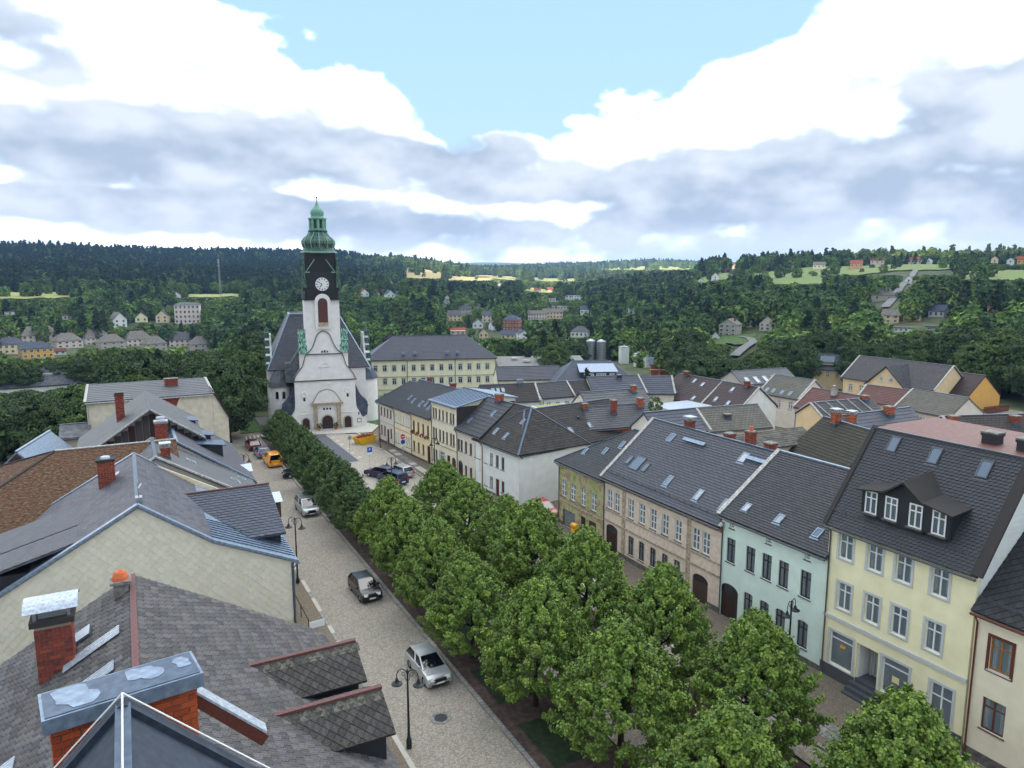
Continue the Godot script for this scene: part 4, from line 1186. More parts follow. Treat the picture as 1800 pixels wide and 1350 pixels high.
	if o.has("plinth"):
		var x := -0.02
		var cuts := []
		for q in front:
			if q[1] < o.plinth[0]: cuts.append(q)
		cuts.sort_custom(func(a, b): return a[0] < b[0])
		cuts.append([L + 0.04, 0, 0, 0])
		for q in cuts: # doorways stay free
			if q[0] - 0.02 - x > 0.05:
				var ps := Shape.new()
				ps.box(Vector3(x, y0, 0.003), Vector3(q[0] - 0.02, o.plinth[0], 0.06))
				part(node, "plinth", ps, M[o.plinth[1]])
			x = q[0] + q[2] + 0.02
	for e in o.get("bands", []):
		var bs := Shape.new()
		bs.box(Vector3(0.0, e[0], 0.003), Vector3(L, e[0] + e[1], e[2]))
		part(node, "string_course", bs, M[e[3]])
	for e in o.get("sky", []): skylight(node, fl0, fr0, ra, rb, e)
	for e in o.get("chim", []):
		chimney(node, e, R + up - absf(e[1] + zr) * (kf if e[1] > -zr else kb))
	if o.get("guard", false):
		var sg := Shape.new()
		var gy := 0.55
		for k in 3: sg.tube([Vector3(0, fl0.y + gy * kf + 0.1 + k * 0.07, ov - gy), Vector3(L, fl0.y + gy * kf + 0.1 + k * 0.07, ov - gy)], [0.014], 4)
		for i in int(L / 0.9) + 1: sg.box(Vector3(i * 0.9, fl0.y + gy * kf, ov - gy - 0.02), Vector3(i * 0.9 + 0.03, fl0.y + gy * kf + 0.28, ov - gy + 0.02))
		part(node, "snow_guard", sg, M.gutter)
	return {"node": node, "roof": roof, "ra": ra, "rb": rb, "fl": fl0, "fr": fr0, "o": o, "kf": kf}

# [x, share of the way from eaves to ridge, width, length, material]
func skylight(node: Node3D, fl: Vector3, fr: Vector3, ra: Vector3, rb: Vector3, e: Array) -> void:
	var up := (Vector3(0, ra.y, ra.z) - Vector3(0, fl.y, fl.z))
	var ey := up.normalized(); var n := Vector3.RIGHT.cross(ey)
	var key := "sky %.2f %.2f" % [e[2], e[3]]
	if not shared.has(key):
		var f := Shape.new(); var g := Shape.new()
		var w: float = e[2]; var l: float = e[3]
		for q in [[0, 0, 0.07, l], [w - 0.07, 0, w, l], [0.07, 0, w - 0.07, 0.08], [0.07, l - 0.08, w - 0.07, l]]: f.box(Vector3(q[0], q[1], -0.02), Vector3(q[2], q[3], 0.13))
		f.box(Vector3(-0.06, -0.16, -0.02), Vector3(w + 0.06, 0, 0.05))
		g.box(Vector3(0.07, 0.08, 0.03), Vector3(w - 0.07, l - 0.08, 0.10))
		shared[key] = [f.mesh(), g.mesh()]
	var at: Vector3 = Vector3(e[0], fl.y, fl.z) + up * float(e[1])
	var o := part(node, "skylight", shared[key][0], M[e[4] if e.size() > 4 else "zinc"])
	o.transform = Transform3D(Basis(Vector3.RIGHT, ey, n), at)
	part(o, "pane", shared[key][1], M.glass_roof)

# [x, z, width, depth, height above the roof, material, cap]
func chimney(node: Node3D, e: Array, y: float) -> void:
	var s := Shape.new(); var w: float = e[2]; var d: float = e[3]; var h: float = e[4]
	s.box(Vector3(e[0] - w / 2, y - 1.2, e[1] - d / 2), Vector3(e[0] + w / 2, y + h, e[1] + d / 2))
	s.box(Vector3(e[0] - w / 2 - 0.05, y + h - 0.16, e[1] - d / 2 - 0.05), Vector3(e[0] + w / 2 + 0.05, y + h - 0.02, e[1] + d / 2 + 0.05))
	var o := part(node, "chimney", s, M[e[5]])
	var c := Shape.new()
	var cap: String = e[6] if e.size() > 6 else "plain"
	c.box(Vector3(e[0] - w / 2 - 0.07, y + h, e[1] - d / 2 - 0.07), Vector3(e[0] + w / 2 + 0.07, y + h + 0.09, e[1] + d / 2 + 0.07))
	part(o, "cap", c, M.concrete)
	var q := Shape.new()
	if cap == "pot":
		q.lathe([Vector2(0.0, 0.0), Vector2(0.17, 0.0), Vector2(0.14, 0.35), Vector2(0.16, 0.38), Vector2(0.12, 0.38), Vector2(0.0, 0.3)], 10, Vector3(e[0], y + h + 0.08, e[1]))
		part(o, "pot", q, M.terracotta)
	elif cap == "hood":
		for k in [-1, 1]: q.box(Vector3(e[0] + k * (w / 2 - 0.05) - 0.03, y + h + 0.08, e[1] - 0.03), Vector3(e[0] + k * (w / 2 - 0.05) + 0.03, y + h + 0.34, e[1] + 0.03))
		q.box(Vector3(e[0] - w / 2 - 0.12, y + h + 0.34, e[1] - d / 2 - 0.1), Vector3(e[0] + w / 2 + 0.12, y + h + 0.40, e[1] + d / 2 + 0.1))
		part(o, "hood", q, M.zinc_white)
	elif cap == "pipe":
		q.lathe([Vector2(0.1, 0.0), Vector2(0.1, 0.45), Vector2(0.2, 0.5), Vector2(0.0, 0.62)], 10, Vector3(e[0], y + h + 0.05, e[1]))
		part(o, "pipe", q, M.steel)
	# flashing where it meets the roof
	var fs := Shape.new()
	fs.box(Vector3(e[0] - w / 2 - 0.04, y - 0.5, e[1] - d / 2 - 0.04), Vector3(e[0] + w / 2 + 0.04, y + 0.12, e[1] + d / 2 + 0.04))
	part(o, "flashing", fs, M.zinc_dark)

# separate bricks round a mortar core; x0..x1, y0..y1, z0..z1 in the node's frame
func brickwork(node: Node3D, lo: Vector3, hi: Vector3, course: float, length: float, mats: Array, seed_: int) -> void:
	var r := RandomNumberGenerator.new(); r.seed = seed_
	var s := Shape.new()
	s.box(lo + Vector3(0.03, 0, 0.03), hi - Vector3(0.03, 0, 0.03))
	part(node, "mortar_core", s, M.mortar)
	var made := {}
	var size := hi - lo
	for row in int(size.y / course):
		for side in 4:
			var span := size.x if side < 2 else size.z
			var n := maxi(1, int(round(span / length)))
			var bl := span / n
			var x := -bl * 0.5 if row % 2 else 0.0
			while x < span - 0.02:
				var a := maxf(x, 0.0) + 0.012; var b := minf(x + bl, span) - 0.012
				x += bl
				if b - a < 0.06: continue
				var key := "%.3f" % (b - a)
				if not made.has(key):
					var k := Shape.new(); var h := course - 0.022
					var hx := (b - a) / 2; var hy := h / 2; var c := 0.008
					k.slab(PackedVector2Array([Vector2(-hx + c, -hy), Vector2(hx - c, -hy), Vector2(hx, -hy + c), Vector2(hx, hy - c), Vector2(hx - c, hy), Vector2(-hx + c, hy), Vector2(-hx, hy - c), Vector2(-hx, -hy + c)]), -0.045, 0.0)
					made[key] = k.mesh()
				var o := part(node, "brick", made[key], M[mats[r.randi() % mats.size()]])
				var m := (a + b) / 2; var y := lo.y + (row + 0.5) * course
				var out := r.randf_range(-0.006, 0.008)
				if side == 0: o.transform = Transform3D(Basis(), Vector3(lo.x + m, y, hi.z + out))
				elif side == 1: o.transform = Transform3D(Basis(Vector3.UP, PI), Vector3(hi.x - m, y, lo.z - out))
				elif side == 2: o.transform = Transform3D(Basis(Vector3.UP, PI / 2), Vector3(hi.x + out, y, hi.z - m))
				else: o.transform = Transform3D(Basis(Vector3.UP, -PI / 2), Vector3(lo.x - out, y, lo.z + m))

# ---------- ground of the town ----------
func flat(called: String, pts: Array, y: float, m: String) -> MeshInstance3D:
	var s := Shape.new()
	var o := PackedVector2Array()
	for q in pts: o.append(Vector2(q[0], q[1]))
	if Geometry2D.is_polygon_clockwise(o): o.reverse()
	var ix := Geometry2D.triangulate_polygon(o)
	for i in range(0, ix.size(), 3):
		var a := o[ix[i]]; var b := o[ix[i + 1]]; var d := o[ix[i + 2]]
		if (b - a).cross(d - a) < 0:
			var k := b; b = d; d = k
		s.tri(W(a.x, a.y, y), W(b.x, b.y, y), W(d.x, d.y, y))
	for i in s.p.size(): # lay the stones with the street
		var q := s.p[i]
		s.t[i] = Vector2(q.x * cos(TURN) - q.z * sin(TURN), -q.x * sin(TURN) - q.z * cos(TURN))
	return structure(called, s, M[m])

func rect(u0: float, u1: float, v0: float, v1: float) -> Array:
	return [[u0, v0], [u1, v0], [u1, v1], [u0, v1]]

# a row of stones along v, each its own piece
func stones(parent: Node, called: String, u0: float, u1: float, v0: float, v1: float, step: float, y0: float, y1: float, mats: Array) -> void:
	var r := RandomNumberGenerator.new(); r.seed = int(u0 * 10 + v0)
	var s := Shape.new()
	var w := (u1 - u0) / 2 - 0.008; var l := step / 2 - 0.012
	s.xf = Transform3D(Basis(Vector3.RIGHT, Vector3(0, 0, -1), Vector3.UP), Vector3.ZERO)
	s.slab(PackedVector2Array([Vector2(-w, -l), Vector2(w, -l), Vector2(w, l), Vector2(-w, l)]), y0, y1)
	var m := s.mesh()
	var v := v0
	while v < v1:
		var o := part(parent, called, m, M[mats[r.randi() % mats.size()]])
		o.position = W((u0 + u1) / 2, v + step / 2, r.randf_range(-0.006, 0.006))
		o.rotation.y = TURN
		v += step

func make_ground() -> void:
	flat("town_ground", [[-30, -40], [150, -40], [150, 85], [110, 118], [60, 150], [30, 132], [-14, 122], [-30, 60]], -0.12, "setts_brown")
	flat("street", rect(11.9, 17.4, -25, 122), 0.0, "setts")
	flat("square", [[17.4, 66], [32.2, 66], [32.2, 119], [17.4, 121]], 0.0, "setts_pale")
	flat("side_street", rect(30.6, 32.2, -25, 66), 0.0, "setts")
	var pl := flat("pavement", rect(6.5, 11.6, -25, 122), 0.12, "setts_brown")
	stones(pl, "kerb_stone", 11.6, 11.9, 30, 112, 1.3, -0.05, 0.125, ["granite", "granite_pale"])
	var pr := flat("pavement", [[32.5, -25], [39.5, -25], [39.5, 68], [37.6, 68.4], [33.9, 107], [33.9, 119], [32.5, 119]], 0.12, "setts_brown")
	stones(pr, "kerb_stone", 32.2, 32.5, 16, 118, 1.3, -0.05, 0.125, ["granite", "granite_pale"])
	stones(pr, "paving_slab", 33.0, 33.9, 14, 100, 1.2, 0.05, 0.145, ["granite", "granite_pale", "concrete"])
	stones(pr, "paving_slab", 33.92, 34.5, 14, 72, 1.5, 0.05, 0.142, ["granite", "granite_pale", "concrete"])
	var strip := flat("tree_bed", rect(17.7, 30.3, -25, 118.5), 0.08, "dirt")
	stones(strip, "kerb_stone", 17.4, 17.7, 26, 118, 1.3, -0.05, 0.11, ["granite", "concrete"])
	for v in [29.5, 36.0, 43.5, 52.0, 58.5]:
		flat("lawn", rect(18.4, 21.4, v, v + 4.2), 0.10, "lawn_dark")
	flat("walk", rect(22.4, 25.6, -25, 66), 0.095, "setts_pale")
	flat("square_paving", [[20.6, 64], [30.3, 64], [30.3, 118.6], [20.6, 119.5]], 0.09, "setts_pale")
	flat("asphalt_patch", [[24.9, 96.4], [27.4, 96.4], [27.3, 115.4], [24.5, 116.6], [24.9, 108]], 0.10, "asphalt")
	flat("forecourt", [[21.5, 117.2], [34.5, 113.4], [37.2, 118.0], [36.0, 121.5], [21.5, 122.5]], 0.16, "granite_pale")
	flat("lawn", [[15.5, 123.2], [19.0, 123.4], [19.3, 135], [16.5, 135]], -0.02, "lawn")
	flat("lawn", [[36.2, 119.5], [44, 117.5], [52, 150], [36.5, 146]], -0.04, "lawn")
	flat("church_path", [[19.2, 119.5], [21.4, 119.5], [21.6, 136], [19.5, 136]], -0.02, "path_grey")
	for e in [[27.6, 112, 0.5], [27.7, 109.5, 0.4], [27.6, 106.8, 0.5], [27.8, 103.8, 0.45], [27.6, 101, 0.5], [27.8, 98, 0.45]]:
		flat("paint_mark", [[e[0], e[1]], [e[0] + 0.6, e[1] + 0.1], [e[0] + 0.55, e[1] + 1.1], [e[0] + 0.05, e[1] + 1.0]], 0.104, "granite_pale")
	for k in 6: flat("paint_mark", [[15.3 + k * 0.62, 114.5], [15.45 + k * 0.62, 114.5], [15.9 + k * 0.62, 120.5], [15.75 + k * 0.62, 120.5]], 0.012, "white_paint")
	# manhole cover by the lamp
	var mh := thing("manhole_cover", "round iron manhole cover in the cobbled street near the lamp", "manhole cover", W(14.79, 36.57, 0.004))
	var ms := Shape.new()
	ms.lathe([Vector2(0.62, 0.0), Vector2(0.60, 0.025), Vector2(0.40, 0.025), Vector2(0.39, 0.0)], 24, Vector3.ZERO, false)
	part(mh, "ring", ms, M.concrete)
	ms = Shape.new()
	ms.lathe([Vector2(0.385, 0.0), Vector2(0.38, 0.02), Vector2(0.0, 0.022)], 24, Vector3.ZERO, false)
	part(mh, "lid", ms, M.iron)

func row(xs: Array, y: float, w: float, h: float, style: String, rise := 0.0) -> Array:
	var a := []
	for x in xs: a.append([x - w / 2, y, w, h, style, rise])
	return a

# ---------- the row of houses on the right ----------
func make_right_row() -> void:
	var dark := "gutter"
	# decayed green house
	var f := row([0.95, 2.71, 4.53, 6.37], 3.2, 0.9, 1.8, "old")
	f += [[0.86, 0.15, 2.3, 1.75, "shopold"], [4.2, 0.0, 0.85, 2.1, "door"], [5.6, 0.0, 1.3, 2.1, "gatebrown"]]
	var h := house({"label": "decaying two-storey house with mossy green plaster and boarded shop window", "u": 38.7, "v": 62.02, "L": 8.04, "E": 6.88, "R": 10.7, "zr": 4.6, "D": 9.5, "hl": 6.6, "wall": "plaster_decay", "front": f, "tone": "dark", "lay": "bow", "slate": Vector2(0.40, 0.28), "plinth": [0.5, "plinth"], "bands": [[2.65, 0.16, 0.10, "sandstone"], [3.02, 0.08, 0.07, "sandstone"]], "sky": [[2.6, 0.30, 0.5, 0.75], [5.2, 0.42, 0.5, 0.75], [6.6, 0.62, 0.5, 0.75]], "group": "houses of the right market row"})
	# brown house
	f = row([0.91, 2.06, 4.15, 5.74, 7.28, 8.83, 10.43, 12.54, 13.67], 4.25, 0.82, 1.8, "old") + row([4.29, 5.81, 7.36, 8.92, 10.45], 0.85, 0.78, 1.75, "brown", 0.10)
	f += [[0.48, 0.0, 1.8, 2.75, "door", 0.4], [12.33, 0.0, 1.75, 2.4, "gatebrown", 0.45]]
	h = house({"label": "long beige-brown house with white mullioned windows and two arched doorways", "u": 38.7, "v": 53.98, "L": 15.28, "E": 7.2, "R": 11.9, "zr": 5.8, "wall": "plaster_brown", "front": f, "tone": "violet", "slate": Vector2(0.62, 0.26), "spread": 0.16, "plinth": [0.55, "plinth"], "verge": [["l", "verge_white", 0.36], ["r", "verge_white", 0.30]], "guard": true,
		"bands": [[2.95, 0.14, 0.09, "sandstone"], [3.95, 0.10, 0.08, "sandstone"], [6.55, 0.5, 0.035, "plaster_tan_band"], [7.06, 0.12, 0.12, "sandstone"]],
		"sky": [[1.2, 0.28, 0.6, 1.0, "gutter"], [2.1, 0.24, 1.3, 1.6, "gutter"], [3.75, 0.26, 0.6, 1.0, "gutter"], [7.3, 0.20, 0.6, 1.1], [11.2, 0.17, 0.6, 1.1], [14.1, 0.17, 0.6, 1.1], [3.6, 0.74, 0.7, 1.0], [12.3, 0.76, 0.7, 1.0]],
		"chim": [[4.2, -6.5, 0.7, 0.7, 1.1, "brick_small", "hood"], [8.9, -6.8, 0.7, 0.7, 1.0, "brick_small"], [11.2, -6.9, 0.65, 0.65, 1.7, "brick_small", "pot"], [13.6, -6.6, 0.7, 0.7, 1.0, "brick_small"]], "group": "houses of the right market row"})
	var s := Shape.new()
	for x in [3.15, 11.75]:
		s = Shape.new(); s.box(Vector3(x - 0.22, 0.56, 0.003), Vector3(x + 0.22, 7.05, 0.055))
		part(h.node, "pilaster", s, M.sandstone)
	s = Shape.new()
	for e in [[5.5, 8.2], [13.0, 15.0]]: s.bar(Vector3(e[0], 11.4, -4.6), Vector3(e[1], 11.4, -4.6), 0.35, 0.06, Vector3(0, 0.8, 0.6))
	part(h.node, "roof_walkway", s, M.zinc)
	s = Shape.new() # one casement stands open
	s.xf = Transform3D(Basis(Vector3.UP, -1.9), Vector3(8.38, 4.25, 0.02))
	for q in [[0, 0, 0.06, 1.25], [0.36, 0, 0.42, 1.25], [0.06, 0, 0.36, 0.06], [0.06, 1.19, 0.36, 1.25], [0.06, 0.6, 0.36, 0.64]]: s.box(Vector3(q[0], q[1], -0.02), Vector3(q[2], q[3], 0.02))
	part(h.node, "open_casement", s, M.white_paint)
	# mint house
	f = row([1.0, 4.47, 7.77], 7.22, 0.42, 0.42, "vent") + row([1.0, 2.92, 4.43, 5.91, 7.75], 4.55, 0.85, 1.88, "brown") + row([2.9, 4.4, 5.85, 7.73], 1.0, 0.85, 1.9, "brown", 0.12) + [[0.16, 0.0, 1.75, 2.85, "gate", 0.5]]
	h = house({"label": "mint green house with dark brown windows and a dark arched gate", "u": 38.7, "v": 38.68, "L": 9.3, "E": 8.1, "R": 12.1, "zr": 5.8, "wall": "plaster_mint", "front": f, "tone": "dark", "slate": Vector2(0.40, 0.22), "spread": 0.34, "plinth": [0.45, "plinth"], "verge": [["l", "verge_white", 0.36]], "ridge": "zinc",
		"sky": [[1.3, 0.14, 0.55, 0.8], [4.3, 0.15, 0.55, 0.8], [7.5, 0.15, 0.55, 0.8]], "chim": [[6.8, -6.3, 0.75, 0.75, 0.7, "zinc", "pipe"]], "group": "houses of the right market row"})
	s = Shape.new()
	s.bar(Vector3(0, 8.55, -0.55), Vector3(9.3, 8.55, -0.55), 0.06, 0.10)
	part(h.node, "snow_guard", s, M.zinc)
	# yellow house
	f = row([1.24, 3.23, 5.04, 7.18], 8.25, 0.95, 1.6, "new") + row([1.35, 3.28, 5.04, 7.08], 4.95, 0.95, 1.75, "new")
	f += [[0.58, 1.05, 1.65, 2.25, "shop"], [2.5, 0.0, 1.45, 3.3, ""], [4.25, 1.05, 1.65, 2.25, "shop"], [7.2, 0.35, 1.25, 2.9, "doorwhite"]]
	h = house({"label": "tall pale yellow house with shop windows and a black triple dormer", "u": 38.7, "v": 29.37, "L": 9.1, "E": 10.55, "R": 15.9, "zr": 3.9, "D": 10.0, "Eb": 15.55, "wall": "plaster_yellow", "front": f, "tone": "dark", "slate": Vector2(0.27, 0.20), "lay": "bow", "spread": 0.16, "floors": [0.6, 3.6, 7.2], "plinth": [0.95, "plinth_dark"], "guard": true, "ridge": "gutter",
		"bands": [[4.1, 0.22, 0.10, "trim_grey"], [10.3, 0.16, 0.12, "plaster_yellow"]], "verge": [["r", "felt_black", 0.6], ["l", "felt_black", 0.3]],
		"sky": [[1.3, 0.80, 0.65, 1.1, "gutter"], [4.0, 0.78, 0.65, 1.1, "gutter"], [6.9, 0.76, 0.65, 1.1, "gutter"]], "chim": [[6.2, -5.6, 0.8, 0.8, 0.8, "dark_cladding"], [8.2, -5.4, 0.8, 0.8, 0.8, "dark_cladding"]], "group": "houses of the right market row"})
	s = Shape.new()
	s.box(Vector3(-0.1, 15.98, -10.3), Vector3(9.2, 16.14, -4.0))
	part(h.node, "flat_roof", s, M.tin_red)
	s = Shape.new() # side wall clad in white boards
	s.xf = Transform3D(Basis(Vector3.UP, PI / 2), Vector3(9.1, 0, 0))
	for k in 22:
		var y := 8.0 + k * 0.36
		var x0 := 0.25 if y < 10.5 else 0.25 + (y - 10.3) / 5.35 * 3.9
		s.box(Vector3(x0, y, 0.004), Vector3(9.9, y + 0.34, 0.03 + 0.01 * (k % 2)))
	part(h.node, "side_cladding", s, M.plaster_white)
	# recessed entrance with steps
	s = Shape.new()
	s.box(Vector3(2.5, 0.0, -1.3), Vector3(2.58, 3.3, -0.17)); s.box(Vector3(3.87, 0.0, -1.3), Vector3(3.95, 3.3, -0.17))
	s.box(Vector3(2.58, 3.2, -1.3), Vector3(3.87, 3.3, -0.17)); s.box(Vector3(2.58, 0.9, -1.36), Vector3(3.87, 3.2, -1.3))
	part(h.node, "porch", s, M.white_paint)
	window(h.node, Transform3D(Basis(), Vector3(2.85, 0.92, -1.14)), 0.8, 2.2, "doorwhite", 0.0, "door")
	s = Shape.new()
	for k in 4: s.box(Vector3(2.3, -0.1 + k * 0.01, -1.28 + 0.0), Vector3(4.1, 0.24 * (k + 1), 0.95 - k * 0.32))
	part(h.node, "steps", s, M.plinth_dark)
	s = Shape.new()
	for x in [0.66, 4.33]: s.box(Vector3(x, 1.0, -2.4), Vector3(x + 1.5, 1.06, -0.2))
	part(h.node, "shop_floor", s, M.shop_floor)
	for e in [[1.25, 2.35, 0.4, 0.22, "notice_orange"], [4.85, 1.9, 0.45, 0.40, "notice"]]:
		s = Shape.new(); s.box(Vector3(e[0], e[1], -0.118), Vector3(e[0] + e[2], e[1] + e[3], -0.112))
		part(h.node, "notice", s, M[e[4]])
	# triple dormer
	var d := Shape.new()
	var base := 11.5; var top := 13.15
	d.slab(PackedVector2Array([Vector2(1.9, base), Vector2(3.35, base), Vector2(3.35, base - 0.15), Vector2(5.85, base - 0.15), Vector2(5.85, base), Vector2(7.3, base), Vector2(7.3, top - 0.1), Vector2(5.85, top - 0.05), Vector2(4.6, top + 0.85), Vector2(3.35, top - 0.05), Vector2(1.9, top - 0.1)]), -2.6, -0.25)
	var dm := part(h.node, "dormer", d, M.dark_cladding)
	var dr := Shape.new()
	for e in [[Vector2(1.65, top - 0.15), Vector2(3.35, top + 0.12)], [Vector2(3.3, top + 0.02), Vector2(4.6, top + 1.0)], [Vector2(4.6, top + 1.0), Vector2(5.9, top + 0.02)], [Vector2(5.85, top + 0.12), Vector2(7.55, top - 0.15)]]:
		dr.sheet([Vector3(e[0].x, e[0].y, 0.05), Vector3(e[1].x, e[1].y, 0.05), Vector3(e[1].x, e[1].y + 0.25, -2.9), Vector3(e[0].x, e[0].y + 0.35, -2.9)], 0.09)
	part(dm, "roof", dr, M.felt_black)
	for x in [2.15, 3.45, 4.95, 6.3]:
		window(h.node, Transform3D(Basis(), Vector3(x, base + 0.12, -0.12)), 0.78, 1.38, "attic")
	# satellite dish
	var dish := Shape.new()
	dish.xf = Transform3D(Basis(Vector3.RIGHT, PI / 2.4).rotated(Vector3.UP, 0.6), Vector3(8.6, 17.3, -6.6))
	dish.lathe([Vector2(0.0, 0.0), Vector2(0.3, 0.04), Vector2(0.55, 0.16), Vector2(0.57, 0.15), Vector2(0.0, -0.02)], 20)
	var dn := part(h.node, "satellite_dish", dish, M.plaster_white)
	dish = Shape.new(); dish.tube([Vector3(8.6, 16.0, -6.9), Vector3(8.6, 17.2, -6.7)], [0.035], 6)
	part(dn, "mast", dish, M.steel)
	# cream house at the right edge
	f = [[0.85, 5.5, 1.05, 1.8, "ochre"], [0.75, 2.1, 1.15, 1.8, "red"], [3.6, 5.5, 1.05, 1.8, "ochre"], [3.6, 2.1, 1.1, 1.8, "red"], [6.4, 5.5, 1.05, 1.8, "ochre"], [6.4, 2.1, 1.1, 1.8, "red"]]
	house({"label": "cream house with ochre-framed windows at the right edge", "u": 38.6, "v": 20.1, "L": 11.0, "E": 8.55, "R": 13.0, "zr": 5.6, "wall": "plaster_ivory", "front": f, "tone": "dark", "lay": "dia", "slate": Vector2(0.52, 0.26), "spread": 0.4, "slate_mat": "slate_lichen", "guard": true, "single": 60, "gutter": "wood_red", "plinth": [0.7, "plinth"], "group": "houses of the right market row"})

# ---------- the block of houses beyond the crossing ----------
func make_far_block() -> void:
	var at = func(t: float) -> Vector2: return Vector2(33.8 + 0.0947 * t, 107.3 - 0.9955 * t)
	var q: Vector2 = at.call(0.0)
	var P := -84.57
	var g := "houses of the block beyond the crossing"
	house({"label": "white two-storey house at the church end of the market row", "u": q.x, "v": q.y, "phi": P, "L": 5.75, "E": 6.45, "R": 9.4, "zr": 4.0, "hl": 3.2, "wall": "plaster_pale", "front": row([1.15, 2.3, 3.45, 4.6], 4.35, 0.62, 1.3, "slim") + row([1.1, 2.25, 4.6], 1.3, 0.62, 1.5, "slim") + [[3.1, 0.1, 0.8, 2.4, "doorred"]], "tone": "dark", "bands": [[3.35, 0.18, 0.08, "trim_grey"]], "plinth": [0.5, "plinth"], "group": g})
	q = at.call(5.8)
	house({"label": "narrow-windowed cream house beside the white end house", "u": q.x, "v": q.y, "phi": P, "L": 5.75, "E": 6.5, "R": 9.9, "zr": 4.4, "wall": "plaster_ivory", "front": row([0.65, 1.5, 2.5, 3.35, 4.3, 5.15], 4.1, 0.5, 1.35, "slimw") + row([0.65, 1.5, 2.5, 3.35, 4.3, 5.15], 1.1, 0.5, 1.5, "slimw"), "tone": "dark", "bands": [[3.2, 0.12, 0.08, "plaster_salmon"]], "sky": [[2.2, 0.35, 0.5, 0.8], [3.9, 0.30, 0.5, 0.8]], "plinth": [0.4, "plinth"], "chim": [[2.0, -5.0, 0.6, 0.6, 1.0, "brick_small"]], "group": g})
	q = at.call(11.6)
	var h := house({"label": "apricot house with red flowers under its upper windows", "u": q.x, "v": q.y, "phi": P, "L": 6.25, "E": 6.65, "R": 10.0, "zr": 4.4, "wall": "plaster_apricot", "front": row([0.85, 2.3, 3.8, 5.25], 3.9, 0.62, 1.5, "slim") + row([0.85, 2.3, 3.75], 1.0, 0.6, 1.5, "slim") + [[4.95, 0.0, 0.95, 2.6, "door"]], "tone": "dark", "sky": [[0.8, 0.25, 0.6, 0.9], [2.2, 0.30, 0.5, 0.8], [3.6, 0.22, 0.7, 1.1], [5.0, 0.24, 0.6, 0.9]], "plinth": [0.4, "plinth"], "chim": [[3.4, -5.0, 0.7, 0.7, 0.9, "brick_small"]], "group": g})
	for x in [0.85, 2.3, 3.8, 5.25]:
		var s := crown(int(x * 100), 0.35, 0.34, 0.0, 10, 14, 0.14, [Color(0.30, 0.015, 0.02), Color(0.42, 0.03, 0.02), Color(0.05, 0.10, 0.02)], "round")
		var o := part(h.node, "flower_box", s, M.foliage)
		o.position = Vector3(x, 3.62, 0.2)
	q = at.call(17.9)
	h = house({"label": "three-storey cream house with a blue-grey metal roof", "u": q.x, "v": q.y, "phi": P, "L": 6.95, "E": 9.15, "R": 10.2, "zr": 5.2, "D": 9.0, "Eb": 9.6, "wall": "plaster_ivory", "slate": Vector2.ZERO, "deck": "zinc", "front": row([0.7, 1.4, 2.4, 3.35, 4.4, 5.45, 6.15], 6.85, 0.52, 1.4, "slim") + row([0.65, 1.35, 2.45, 3.4, 4.35, 5.45, 6.15], 3.95, 0.55, 1.6, "slim") + row([0.65, 1.35], 1.0, 0.55, 1.6, "slim") + [[2.3, 0.4, 1.3, 2.2, "shop"], [4.3, 0.0, 0.9, 2.5, "door"], [5.6, 0.0, 1.1, 2.5, "doorred", 0.4]], "floors": [0.05, 3.2, 6.2], "bands": [[6.55, 0.14, 0.09, "trim_grey"], [3.35, 0.12, 0.07, "sandstone"]], "plinth": [0.4, "plinth"], "oe": 0.25, "group": g})
	var s := Shape.new()
	for k in 12: s.bar(Vector3(0.2 + k * 0.6, 9.15 + 0.20 + 0.03, 0.2), Vector3(0.2 + k * 0.6, 10.2 + 0.19, -5.2), 0.03, 0.07)
	part(h.node, "standing_seams", s, M.zinc_dark)
	s = Shape.new(); s.box(Vector3(6.955, 6.0, -8.9), Vector3(7.0, 9.2, -0.05))
	part(h.node, "side_cladding", s, M.felt_black)
	q = at.call(24.9)
	house({"label": "pinkish two-storey house with a plain black roof and arched gateway", "u": q.x, "v": q.y, "phi": P, "L": 6.15, "E": 6.6, "R": 10.0, "zr": 4.6, "wall": "plaster_pale", "deck": "felt_black", "front": row([0.45, 1.2, 2.3, 3.5, 4.75, 5.55], 3.75, 0.6, 1.5, "slim") + row([2.25, 3.5, 4.75, 5.55], 0.75, 0.6, 1.4, "slim") + [[0.3, 0.0, 1.2, 2.5, "gate", 0.5]], "tone": "dark", "slate": Vector2(0.9, 0.6), "spread": 0.12, "sky": [[1.2, 0.25, 0.5, 0.8], [4.2, 0.58, 0.5, 0.8]], "chim": [[3.2, -4.4, 0.8, 0.8, 0.9, "brick_orange"]], "plinth": [0.4, "plinth"], "group": g})
	q = at.call(31.1)
	house({"label": "white corner house with weathered grey tiles and a red-edged gable", "u": q.x, "v": q.y, "phi": P, "L": 7.9, "E": 6.2, "R": 10.0, "zr": 4.8, "hr": 4.4, "wall": "plaster_white", "front": row([0.9, 2.1, 3.4, 4.6], 3.55, 0.62, 1.5, "brown") + row([0.9, 2.1, 4.6], 0.8, 0.62, 1.4, "brown") + [[3.05, 0.0, 0.75, 2.2, "doorred"]], "tone": "warm", "lay": "bow", "slate": Vector2(0.5, 0.34), "slate_mat": "slate_lichen", "spread": 0.4, "sky": [[1.0, 0.25, 0.55, 0.85], [3.4, 0.22, 0.55, 0.85], [4.0, 0.6, 0.5, 0.8]], "verge": [["l", "ridge_red", 0.2]], "plinth": [0.35, "plinth"], "group": g})
